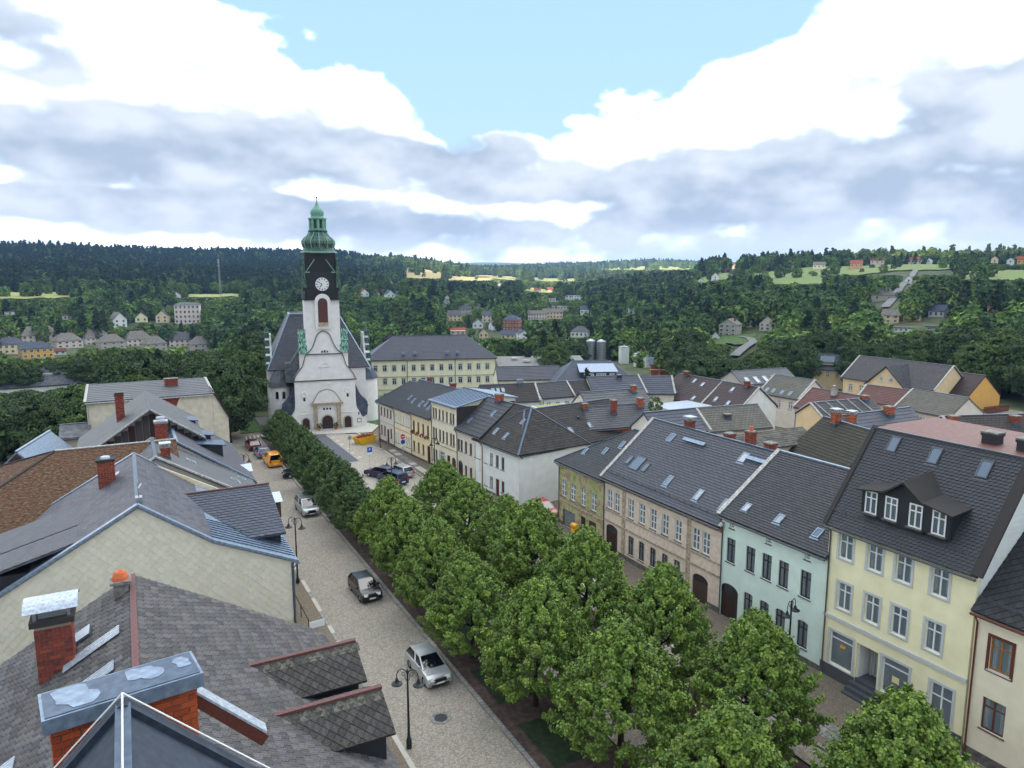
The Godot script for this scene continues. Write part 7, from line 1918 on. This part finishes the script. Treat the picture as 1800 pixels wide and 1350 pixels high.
	for i in 4: cover(nr, [lo[i], lo[(i + 1) % 4], hi[(i + 1) % 4], hi[i]], 0.7, 0.42, TONE.violet, "bow", 0, "slate", 0.22)
	s = Shape.new()
	for i in 4:
		s.bar(hi[i] + Vector3.UP * 0.08, hi[(i + 1) % 4] + Vector3.UP * 0.08, 0.3, 0.14); s.bar(lo[i] + Vector3.UP * 0.08, hi[i] + Vector3.UP * 0.08, 0.2, 0.12)
	part(nr, "ridge", s, M.zinc)
	# side gables with copper steps
	for k in [-1, 1]:
		s = Shape.new(); s.xf = Transform3D(Basis(Vector3.UP, k * PI / 2), Vector3(-9.2 if k < 0 else 8.3, 0, -9.0))
		s.slab(PackedVector2Array([Vector2(-3.4, -1), Vector2(3.4, -1), Vector2(3.4, 10.2), Vector2(2.6, 12.2), Vector2(1.6, 14.0), Vector2(1.2, 15.6), Vector2(-1.2, 15.6), Vector2(-1.6, 14.0), Vector2(-2.6, 12.2), Vector2(-3.4, 10.2)]), -1.0, 0.0)
		part(o, "side_gable", s, M.church_white)
		s = Shape.new(); s.xf = Transform3D(Basis(Vector3.UP, k * PI / 2), Vector3(-9.2 if k < 0 else 8.3, 0, -9.0))
		for e in [[3.3, 10.3], [2.7, 11.6], [2.1, 12.9], [1.6, 14.2], [1.1, 15.5]]:
			for q in [-1, 1]: s.box(Vector3(q * e[0] - 0.38, e[1] - 0.5, -0.7), Vector3(q * e[0] + 0.38, e[1] + 0.45, 0.14))
		s.lathe([Vector2(0.4, 15.6), Vector2(0.3, 16.4), Vector2(0.1, 16.8), Vector2(0.0, 17.1)], 8, Vector3(0, 0, -0.3), false)
		part(o, "gable_coping", s, M.copper_dark)
	# stair turret on the left, lower chapel on the right
	var tc := Vector3(-7.1, 0, -4.2)
	s = Shape.new(); s.lathe([Vector2(1.75, -1), Vector2(1.75, 7.3)], 12, tc); var tu := part(o, "stair_turret", s, M.church_white)
	s = Shape.new(); s.lathe([Vector2(2.15, 7.2), Vector2(1.95, 7.7), Vector2(1.55, 8.6), Vector2(0.9, 9.6), Vector2(0.25, 10.3), Vector2(0.0, 10.6)], 12, tc, false); part(tu, "cone_roof", s, M.roof_grey)
	for e in [[-0.55, 5.4], [0.45, 5.4]]:
		s = Shape.new(); s.xf = Transform3D(Basis(Vector3.UP, e[0] * 0.6), tc); s.slab(arch_poly(0, 5.1, 0.75, 1.5), 1.70, 1.80); var aw := part(o, "arched_window", s, M.church_white)
		s = Shape.new(); s.xf = Transform3D(Basis(Vector3.UP, e[0] * 0.6), tc); s.slab(arch_poly(0, 5.2, 0.5, 1.25), 1.79, 1.83); part(aw, "pane", s, M.glass_dark)
	s = Shape.new(); s.lathe([Vector2(2.2, -1), Vector2(2.2, 7.6)], 12, Vector3(7.4, 0, -7.0)); part(o, "apse_wall", s, M.church_white)
	s = Shape.new(); s.lathe([Vector2(2.6, 7.5), Vector2(1.9, 8.8), Vector2(0.9, 10.4), Vector2(0, 11.2)], 12, Vector3(7.2, 0, -7.0), false); part(o, "apse_roof", s, M.roof_blue)
	s = Shape.new(); s.box(Vector3(-6.3, 8.0, -5.0), Vector3(-3.9, 11.2, -1.4)); s.slab(PackedVector2Array([Vector2(-6.4, 9.6), Vector2(-3.9, 9.6), Vector2(-3.9, 13.4)]), -5.2, -1.35); part(o, "side_bay", s, M.roof_grey)

# ---------- market limes ----------
func make_limes() -> void:
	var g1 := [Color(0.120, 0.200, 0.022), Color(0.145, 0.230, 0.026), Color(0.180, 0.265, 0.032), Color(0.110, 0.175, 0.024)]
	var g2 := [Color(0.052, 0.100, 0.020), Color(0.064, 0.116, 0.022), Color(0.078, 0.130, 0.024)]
	var light := []; var dark := []
	for k in 3: light.append(make_tree("lime_tree", "", crown(200 + k, 5.6, 2.95, 1.4, 600, 84, 0.155, g1, "lime"), trunk(210 + k, 5.6, 0.16, 9, 2.6), M.leaf, ""))
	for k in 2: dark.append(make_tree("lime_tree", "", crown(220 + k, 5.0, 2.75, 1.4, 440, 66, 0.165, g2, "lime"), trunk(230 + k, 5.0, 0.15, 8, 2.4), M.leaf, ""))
	var ord := ["first", "second", "third", "fourth", "fifth", "sixth", "seventh", "eighth", "ninth", "tenth", "eleventh", "twelfth", "thirteenth"]
	# u, v, size, kind; the street row counted from the church, then the row by the houses
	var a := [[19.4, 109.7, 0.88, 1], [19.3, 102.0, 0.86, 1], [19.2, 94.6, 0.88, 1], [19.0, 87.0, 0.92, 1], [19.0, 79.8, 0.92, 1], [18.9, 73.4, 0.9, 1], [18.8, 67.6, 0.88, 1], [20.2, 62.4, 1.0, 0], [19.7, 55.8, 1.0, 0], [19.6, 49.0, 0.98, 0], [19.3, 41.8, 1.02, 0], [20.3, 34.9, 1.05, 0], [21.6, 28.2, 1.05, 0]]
	var b := [[27.3, 66.0, 1.0, 0], [27.2, 59.2, 1.0, 0], [28.0, 53.4, 0.92, 0], [26.7, 46.8, 1.12, 0], [27.4, 40.0, 1.08, 0], [28.2, 33.0, 1.05, 0], [28.7, 25.6, 1.05, 0], [33.2, 20.0, 0.7, 0], [21.4, 20.6, 1.0, 0], [28.9, 17.6, 1.0, 0]]
	var n := [0, 0]
	rng.seed = 5
	for row_ in [[a, "lime tree in the row along the cobbled street, %s from the church"], [b, "bright lime tree in the row facing the houses, %s from the crossing"]]:
		for i in row_[0].size():
			var e: Array = row_[0][i]
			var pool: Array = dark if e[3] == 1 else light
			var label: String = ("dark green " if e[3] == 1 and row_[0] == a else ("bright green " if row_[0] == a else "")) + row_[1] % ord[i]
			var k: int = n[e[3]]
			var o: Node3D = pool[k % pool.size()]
			if k >= pool.size(): o = copy(o, label, Vector3.ZERO, 0, "limes on the market")
			n[e[3]] += 1
			tag(o, label, "tree", "limes on the market")
			o.position = W(e[0], e[1], 0.05)
			o.rotation.y = rng.randf() * TAU
			o.scale = Vector3(e[2] * rng.randf_range(0.94, 1.06), e[2] * rng.randf_range(0.94, 1.06), e[2] * rng.randf_range(0.94, 1.06))
	# slim birch and small spruce between the back roofs
	var bi := make_tree("birch_tree", "thin pale-leaved birch between the back roofs", crown(240, 6.5, 1.5, 3.0, 70, 40, 0.24, [Color(0.10, 0.15, 0.04), Color(0.08, 0.13, 0.03)], "round"), trunk(241, 8.0, 0.10, 8, 1.6), M.leaf, "")
	bi.position = W(62.0, 75.0, 0)
	var sp := make_tree("spruce_tree", "slender dark spruce in front of the school hall", crown(242, 9.0, 1.8, 0.5, 170, 24, 0.36, [Color(0.016, 0.034, 0.018), Color(0.022, 0.042, 0.02)], "fir"), trunk(243, 9.0, 0.14, 0, 1), M.foliage, "")
	sp.position = W(84.5, 124.5, -3.5)

# ---------- cars ----------
func rim(at: Vector3, r: float, side: float) -> Array:
	var t := Shape.new(); var m := Shape.new()
	t.xf = Transform3D(Basis(Vector3.RIGHT, PI / 2), at); m.xf = t.xf
	t.lathe([Vector2(r * 0.62, -0.1), Vector2(r * 0.96, -0.1), Vector2(r, -0.06), Vector2(r, 0.06), Vector2(r * 0.96, 0.1), Vector2(r * 0.62, 0.1)], 18, Vector3.ZERO, false)
	m.lathe([Vector2(r * 0.64, -0.09), Vector2(r * 0.58, 0.085 * side), Vector2(r * 0.15, 0.07 * side), Vector2(0, 0.09 * side)], 14, Vector3.ZERO, false)
	return [t, m]

# built along x, nose at +x; d: length, width, height, belt height, cabin foot rear/front, roof rear/front, nose height
func car(label: String, u: float, v: float, phi: float, paint: String, d: Dictionary, y := 0.0, called := "car") -> Node3D:
	var o := thing(called, label, "van" if called == "van" else "car", W(u, v, y), TURN + deg_to_rad(phi), "cars in the street and on the square")
	var l: float = d.l; var w: float = d.w / 2; var h: float = d.h; var belt: float = d.belt
	var mid := Vector3(-l / 2, 0, 0)
	var r := 0.31
	var x1 := l * 0.19; var x2 := l * 0.80
	var prof := PackedVector2Array([Vector2(0.06, 0.24), Vector2(0.0, 0.42), Vector2(0.0, 0.62), Vector2(0.05, belt - 0.06), Vector2(d.c0, belt), Vector2(d.c1, belt), Vector2(d.c1 + 0.1, belt - 0.02), Vector2(l - 0.35, d.nose + 0.06), Vector2(l - 0.1, d.nose - 0.06), Vector2(l, 0.50), Vector2(l, 0.36), Vector2(l - 0.07, 0.22)])
	for x in [x2, x1]:
		for k in 9: prof.append(Vector2(x + cos(PI * k / 8) * (r + 0.07), 0.22 + sin(PI * k / 8) * (r + 0.06)))
	var s := Shape.new()
	s.xf = Transform3D(Basis(), mid)
	s.slab(prof, -w + 0.09, w - 0.09)
	var c := Vector2(l / 2, 0.55)
	for side in [1.0, -1.0]: # rounded flanks
		var ring := [[], [], []]
		for q in prof:
			var k: Vector2 = c + (q - c) * Vector2(0.975, 0.93)
			ring[0].append(Vector3(q.x, q.y, side * (w - 0.09))); ring[1].append(Vector3(lerpf(q.x, k.x, 0.3), lerpf(q.y, k.y, 0.3), side * (w - 0.025))); ring[2].append(Vector3(k.x, k.y, side * w))
		for j in 2:
			for i in prof.size():
				var i2 := (i + 1) % prof.size()
				if side > 0: s.quad(ring[j][i], ring[j][i2], ring[j + 1][i2], ring[j + 1][i])
				else: s.quad(ring[j][i2], ring[j][i], ring[j + 1][i], ring[j + 1][i2])
		var flat2 := PackedVector2Array()
		for q in ring[2]: flat2.append(Vector2(q.x, q.y))
		s.slab(flat2, side * w - 0.002, side * w) if side > 0 else s.slab(flat2, side * w, side * w + 0.002)
	part(o, "body", s, M[paint])
	# cabin: glass with painted roof and pillars
	var wb := w - 0.07; var wt := w - 0.24
	var b := [Vector3(d.c0, belt, 0), Vector3(d.c1, belt, 0), Vector3(d.r1, h - 0.05, 0), Vector3(d.r0, h - 0.05, 0)]
	var L = func(i: int, k: float, grow := 0.0) -> Vector3:
		return b[i] + mid + Vector3(0, 0, k * ((wb if i < 2 else wt) + grow))
	s = Shape.new()
	s.quad(L.call(0, 1), L.call(1, 1), L.call(2, 1), L.call(3, 1)); s.quad(L.call(1, -1), L.call(0, -1), L.call(3, -1), L.call(2, -1))
	s.quad(L.call(1, 1), L.call(1, -1), L.call(2, -1), L.call(2, 1)); s.quad(L.call(0, -1), L.call(0, 1), L.call(3, 1), L.call(3, -1))
	part(o, "window", s, M.glass_car)
	s = Shape.new()
	var e0: Vector3 = b[3] + mid; var e1: Vector3 = b[2] + mid
	s.slab(PackedVector2Array([Vector2(e0.x - 0.03, e0.y - 0.03), Vector2(e1.x + 0.05, e1.y - 0.04), Vector2(e1.x - 0.1, e1.y + 0.035), Vector2((e0.x + e1.x) / 2, e1.y + 0.055), Vector2(e0.x + 0.12, e0.y + 0.04)]), -wt - 0.01, wt + 0.01)
	for k in [-1.0, 1.0]:
		s.bar(L.call(1, k, 0.005), L.call(2, k, 0.005), 0.07, 0.07); s.bar(L.call(0, k, 0.005), L.call(3, k, 0.005), 0.14, 0.09)
		var m0: Vector3 = (L.call(0, k, 0.005) * 0.45 + L.call(1, k, 0.005) * 0.55); var m1: Vector3 = (L.call(3, k, 0.005) * 0.45 + L.call(2, k, 0.005) * 0.55)
		s.bar(m0, m1, 0.08, 0.05)
		if d.get("panel", false): s.quad(L.call(0, k, 0.012), (L.call(0, k, 0.012) * 0.45 + L.call(1, k, 0.012) * 0.55), (L.call(3, k, 0.012) * 0.45 + L.call(2, k, 0.012) * 0.55), L.call(3, k, 0.012))
		s.bar(L.call(2, k, 0.01), L.call(3, k, 0.01), 0.06, 0.06)
	part(o, "roof", s, M[paint])
	for x in [x1, x2]:
		for k in [-1.0, 1.0]:
			var q := rim(Vector3(x, r, k * (w - 0.11)) + mid, r, k)
			var wh := part(o, "wheel", q[0], M.rubber)
			part(wh, "rim", q[1], M.steel)
	for k in [-1.0, 1.0]:
		s = Shape.new(); s.xf = Transform3D(Basis(), mid); s.sheet([Vector3(l - 0.03, d.nose - 0.24, k * (w - 0.34) - 0.17), Vector3(l - 0.13, d.nose - 0.05, k * (w - 0.34) - 0.17), Vector3(l - 0.17, d.nose - 0.05, k * (w - 0.34) + 0.17), Vector3(l - 0.07, d.nose - 0.24, k * (w - 0.34) + 0.17)], -0.06); part(o, "headlight", s, M.lamp_glass)
		s = Shape.new(); s.xf = Transform3D(Basis(), mid); s.box(Vector3(-0.03, belt - 0.32, k * (w - 0.2) - 0.12), Vector3(0.06, belt - 0.03, k * (w - 0.2) + 0.12)); part(o, "tail_light", s, M.sign_red)
		s = Shape.new(); s.xf = Transform3D(Basis(), mid); s.box(Vector3(d.c1 - 0.42, belt, k * (w + 0.06) - 0.09), Vector3(d.c1 - 0.30, belt + 0.13, k * (w + 0.06) + 0.09)); part(o, "mirror", s, M[paint])
	s = Shape.new(); s.xf = Transform3D(Basis(), mid); s.box(Vector3(l - 0.06, 0.46, -0.42), Vector3(l + 0.012, d.nose - 0.12, 0.42)); s.box(Vector3(l - 0.05, 0.26, -w + 0.25), Vector3(l + 0.01, 0.36, w - 0.25)); part(o, "grille", s, M.black)
	s = Shape.new(); s.xf = Transform3D(Basis(), mid); s.box(Vector3(l + 0.0, 0.36, -0.26), Vector3(l + 0.03, 0.47, 0.26)); s.box(Vector3(-0.03, 0.5, -0.26), Vector3(0.0, 0.61, 0.26)); part(o, "number_plate", s, M.white_paint)
	return o

func make_cars() -> void:
	var hatch := {"l": 3.95, "w": 1.68, "h": 1.46, "belt": 0.95, "c0": 0.10, "c1": 2.98, "r0": 0.42, "r1": 2.05, "nose": 0.80}
	var small := {"l": 3.85, "w": 1.70, "h": 1.48, "belt": 0.97, "c0": 0.12, "c1": 3.05, "r0": 0.5, "r1": 2.1, "nose": 0.82}
	var mpv := {"l": 4.35, "w": 1.76, "h": 1.62, "belt": 1.02, "c0": 0.08, "c1": 3.5, "r0": 0.3, "r1": 2.55, "nose": 0.86}
	var wagon := {"l": 4.45, "w": 1.74, "h": 1.47, "belt": 0.95, "c0": 0.10, "c1": 3.2, "r0": 0.45, "r1": 2.4, "nose": 0.80}
	var van := {"l": 4.3, "w": 1.80, "h": 1.85, "belt": 1.08, "c0": 0.05, "c1": 3.45, "r0": 0.16, "r1": 2.6, "nose": 0.92, "panel": true}
	car("silver hatchback driving towards the viewer at the near end of the street", 15.9, 41.4, -88, "paint_silver", hatch)
	car("black small car driving down the cobbled street", 15.75, 55.0, -88, "paint_black", small)
	car("grey-green family car halfway up the cobbled street", 16.2, 78.2, -88, "paint_greygreen", mpv)
	car("orange-yellow van seen from behind beside the dark limes", 16.5, 100.6, 92, "paint_orange", van, 0.0, "van")
	car("pale blue car parked in front of the orange van", 16.0, 106.2, 91, "paint_paleblue", hatch)
	car("maroon car parked at the far end of the street", 15.6, 111.6, 90, "paint_maroon", wagon)
	car("dark car half hidden under the dark limes", 18.6, 93.0, 175, "paint_dark", wagon)
	car("purple car parked on the square, left of the three", 27.6, 87.4, 118, "paint_purple", wagon, 0.09)
	car("blue car parked on the square, nearest of the three", 28.1, 84.1, 108, "paint_blue", mpv, 0.09)
	car("silver car parked on the square by the pavement, right of the three", 30.1, 87.2, 104, "paint_silver", wagon, 0.02)
	car("red car parked in the lane mouth beside the white corner house", 38.6, 64.9, -95, "paint_red", small, 0.1)

# ---------- street furniture ----------
func lamp(label: String, u: float, v: float, h: float, turn: float) -> void:
	var o := thing("street_lamp", label, "street lamp", W(u, v, 0.1), TURN + turn, "double-armed street lamps")
	var s := Shape.new()
	s.lathe([Vector2(0.16, -0.1), Vector2(0.16, 0.35), Vector2(0.10, 0.5), Vector2(0.075, 0.9), Vector2(0.06, h * 0.6), Vector2(0.05, h), Vector2(0.07, h + 0.04), Vector2(0.0, h + 0.22)], 10); part(o, "post", s, M.iron)
	for k in [-1.0, 1.0]:
		s = Shape.new()
		var pts := []
		for i in 13:
			var a := PI - PI * 1.12 * i / 12.0
			pts.append(Vector3(k * (0.30 + 0.30 * cos(a)), h - 0.25 + 0.42 * sin(a), 0))
		s.tube(pts, [0.028], 6)
		var curl := []
		for i in 10:
			var a := TAU * i / 9.0
			curl.append(Vector3(k * (0.22 + 0.10 * cos(a)), h - 0.12 + 0.10 * sin(a), 0))
		s.tube(curl, [0.018], 5); s.tube([Vector3(0, h - 0.55, 0), Vector3(k * 0.14, h - 0.35, 0), Vector3(k * 0.13, h - 0.2, 0)], [0.02], 5)
		part(o, "arm", s, M.iron)
		s = Shape.new(); var c := Vector3(k * 0.60, h - 0.72, 0)
		s.lathe([Vector2(0.04, 0.34), Vector2(0.07, 0.30), Vector2(0.12, 0.14), Vector2(0.16, 0.10), Vector2(0.30, 0.02), Vector2(0.31, -0.02), Vector2(0.12, 0.0)], 14, c); var sh := part(o, "lamp_shade", s, M.iron)
		s = Shape.new(); s.lathe([Vector2(0.13, 0.0), Vector2(0.10, -0.08), Vector2(0.0, -0.1)], 12, c); part(sh, "lamp_glass", s, M.lamp_glass)

func sign_post(label: String, u: float, v: float, y: float, boards: Array) -> void:
	var o := thing("street_sign", label, "sign", W(u, v, 0), TURN + 0.1)
	var s := Shape.new(); s.tube([Vector3(0, -0.2, 0), Vector3(0, y, 0)], [0.035], 6); part(o, "post", s, M.steel)
	for b in boards:
		s = Shape.new(); var bd: MeshInstance3D
		if b[0] == "disc":
			s.xf = Transform3D(Basis(Vector3.RIGHT, PI / 2), Vector3(0, b[1], 0.06)); s.lathe([Vector2(b[2], 0.0), Vector2(b[2], 0.03), Vector2(0, 0.03)], 20, Vector3.ZERO, false)
		else: s.box(Vector3(-b[2], b[1] - b[3], 0.05), Vector3(b[2], b[1] + b[3], 0.09))
		bd = part(o, "board", s, M[b[4]])
		if b[0] == "P":
			var t := TextMesh.new(); t.text = "P"; t.font_size = 64; t.pixel_size = b[3] * 1.5 / 64.0; t.depth = 0.01
			var sf := SystemFont.new(); sf.font_names = ["Droid Sans"]; t.font = sf
			var l := part(bd, "letter", t, M.white_paint); l.position = Vector3(0, b[1], 0.1)
		elif b[0] == "arrow":
			s = Shape.new(); s.slab(PackedVector2Array([Vector2(-0.08, -0.3), Vector2(0.08, -0.3), Vector2(0.08, 0.08), Vector2(0.2, 0.08), Vector2(0, 0.34), Vector2(-0.2, 0.08), Vector2(-0.08, 0.08)]), 0.09, 0.1)
			var l := part(bd, "arrow", s, M.white_paint); l.position = Vector3(0, b[1], 0)
		elif b[0] == "disc" and b[4] == "sign_red":
			s = Shape.new(); s.box(Vector3(-b[2] * 0.7, b[1] - 0.06, 0.09), Vector3(b[2] * 0.7, b[1] + 0.06, 0.105)); part(bd, "bar", s, M.white_paint)

func make_furniture() -> void:
	lamp("double-armed black street lamp on the pavement before the mint house", 36.6, 30.2, 4.9, 0.3)
	lamp("double-armed black street lamp at the near end of the cobbled street", 12.2, 34.9, 4.4, -0.6)
	lamp("double-armed black street lamp on the left pavement beside the cream gable", 11.3, 59.5, 5.6, -0.7)
	lamp("double-armed black street lamp before the three-storey cream house", 34.3, 85.5, 4.6, 0.4)
	lamp("double-armed black street lamp among the limes below the parked cars", 26.6, 80.0, 4.2, 0.2)
	lamp("double-armed black street lamp on the left pavement far up the street", 11.2, 88.0, 4.6, -0.5)
	lamp("double-armed black street lamp beside the big cream end wall", 13.2, 117.0, 4.6, -0.5)
	sign_post("blue square sign with white arrow beside the dark limes", 18.1, 97.9, 3.9, [["arrow", 2.5, 0.36, 0.42, "sign_blue"]])
	sign_post("blue parking sign on the square", 27.5, 91.7, 3.2, [["P", 2.75, 0.34, 0.34, "sign_blue"], ["plate", 2.2, 0.3, 0.14, "white_paint"]])
	sign_post("red no-entry sign over a blue disc on the right pavement", 32.8, 93.5, 4.0, [["disc", 3.6, 0.34, 0, "sign_red"], ["disc", 2.85, 0.32, 0, "sign_blue"], ["plate", 2.35, 0.3, 0.14, "white_paint"]])
	sign_post("grey sign seen from behind at the edge of the asphalt", 27.3, 100.7, 2.9, [["disc", 2.55, 0.3, 0, "steel"]])
	sign_post("small white information board at the left pavement edge", 10.6, 49.6, 1.4, [["plate", 1.1, 0.55, 0.25, "white_paint"]])
	var o := thing("flag_pole", "thin dark pole beside the yellow skip", "pole", W(32.4, 102.4, 0.1), TURN)
	var s := Shape.new(); s.tube([Vector3(0, -0.1, 0), Vector3(0, 6.5, 0)], [0.06, 0.04], 8); part(o, "shaft", s, M.wood_brown)
	s = Shape.new(); s.lathe([Vector2(0.14, -0.05), Vector2(0.12, 0.2), Vector2(0.07, 0.25)], 10); part(o, "foot", s, M.iron)
	# skip
	o = thing("skip", "yellow skip filled with rubble beside the white end house", "skip", W(31.4, 107.0, 0.02), TURN + 0.35)
	s = Shape.new()
	var k := PackedVector2Array([Vector2(-1.15, 0.0), Vector2(1.15, 0.0), Vector2(1.75, 1.0), Vector2(1.75, 1.12), Vector2(-1.75, 1.12), Vector2(-1.75, 1.0)])
	s.slab(k, -0.85, -0.78); s.slab(k, 0.78, 0.85)
	s.box(Vector3(-1.15, 0.0, -0.78), Vector3(1.15, 0.06, 0.78))
	for q in [-1, 1]: s.sheet([Vector3(q * 1.15, 0, -0.78 * q), Vector3(q * 1.15, 0, 0.78 * q), Vector3(q * 1.75, 1.1, 0.78 * q), Vector3(q * 1.75, 1.1, -0.78 * q)], 0.06)
	part(o, "tub", s, M.skip_yellow)
	s = Shape.new(); for x in [-0.7, 0.0, 0.7]: for z in [-0.88, 0.85]: s.box(Vector3(x - 0.05, 0.05, z), Vector3(x + 0.05, 1.1, z + 0.05))
	part(o, "rib", s, M.skip_yellow)
	s = Shape.new(); rng.seed = 3
	for i in 70:
		s.xf = Transform3D(Basis.from_euler(Vector3(rng.randf() * 3, rng.randf() * 3, rng.randf() * 3)), Vector3(rng.randf_range(-1.4, 1.4), rng.randf_range(0.85, 1.25), rng.randf_range(-0.65, 0.65)))
		s.cbox(Vector3.ZERO, Vector3(rng.randf_range(0.15, 0.5), rng.randf_range(0.08, 0.2), rng.randf_range(0.1, 0.25)))
	part(o, "rubble", s, M.brick_c)
	# post box
	o = thing("post_box", "yellow post box on a stand before the decaying green house", "post box", W(37.0, 56.3, 0.12), TURN - PI / 2)
	s = Shape.new(); s.box(Vector3(-0.36, 1.1, -0.22), Vector3(0.36, 1.75, 0.22)); s.xf = Transform3D(Basis(Vector3.UP, PI / 2), Vector3.ZERO)
	s.slab(PackedVector2Array([Vector2(-0.24, 1.75), Vector2(0.24, 1.75), Vector2(0.2, 1.86), Vector2(0, 1.92), Vector2(-0.2, 1.86)]), -0.38, 0.38); part(o, "box", s, M.post_yellow)
	s = Shape.new(); s.box(Vector3(-0.24, 1.5, 0.22), Vector3(0.24, 1.56, 0.235)); part(o, "slot", s, M.black)
	s = Shape.new(); s.box(Vector3(-0.12, -0.1, -0.08), Vector3(0.12, 1.1, 0.08)); part(o, "stand", s, M.iron)
	# person-high posts and railing at the church lawn
	o = thing("railing", "low green railing at the lawn right of the church", "railing", W(35.6, 118.0, 0.1), TURN - 0.1)
	for i in 6:
		s = Shape.new(); s.tube([Vector3(i * 1.0, -0.2, 0), Vector3(i * 1.0, 1.0, 0)], [0.03], 5); part(o, "post", s, M.copper_green)
	for y in [0.5, 0.98]:
		s = Shape.new(); s.tube([Vector3(0, y, 0), Vector3(5, y, 0)], [0.025], 5); part(o, "rail", s, M.copper_green)
	o = thing("wooden_fence", "low red-brown plank fence below the dark trees left of the church", "fence", W(10.8, 120.5, -0.1), TURN)
	for i in 12:
		s = Shape.new(); s.box(Vector3(-2.0 + i * 0.33, 0, -0.03), Vector3(-1.72 + i * 0.33, 1.25, 0.03)); part(o, "plank", s, M.wood_red)
	# leaning plank at the left pavement
	o = thing("handrail", "long dark handrail beside the left house wall", "railing", W(10.2, 50.5, 0.1), TURN)
	s = Shape.new(); s.tube([Vector3(0, 1.0, 0), Vector3(0.05, 1.0, -13.0)], [0.05], 6); part(o, "rail", s, M.iron)
	for i in 6:
		s = Shape.new(); s.tube([Vector3(0.02, -0.2, -i * 2.6), Vector3(0.02, 1.0, -i * 2.6)], [0.035], 5); part(o, "post", s, M.iron)

func _ready() -> void:
	make_materials()
	make_camera_and_light()
	make_shade_cloud()
	make_land()
	make_ground()
	make_right_row()
	make_far_block()
	make_back_roofs()
	make_left_houses()
	make_church()
	make_far_houses()
	make_woods()
	make_limes()
	make_cars()
	make_furniture()
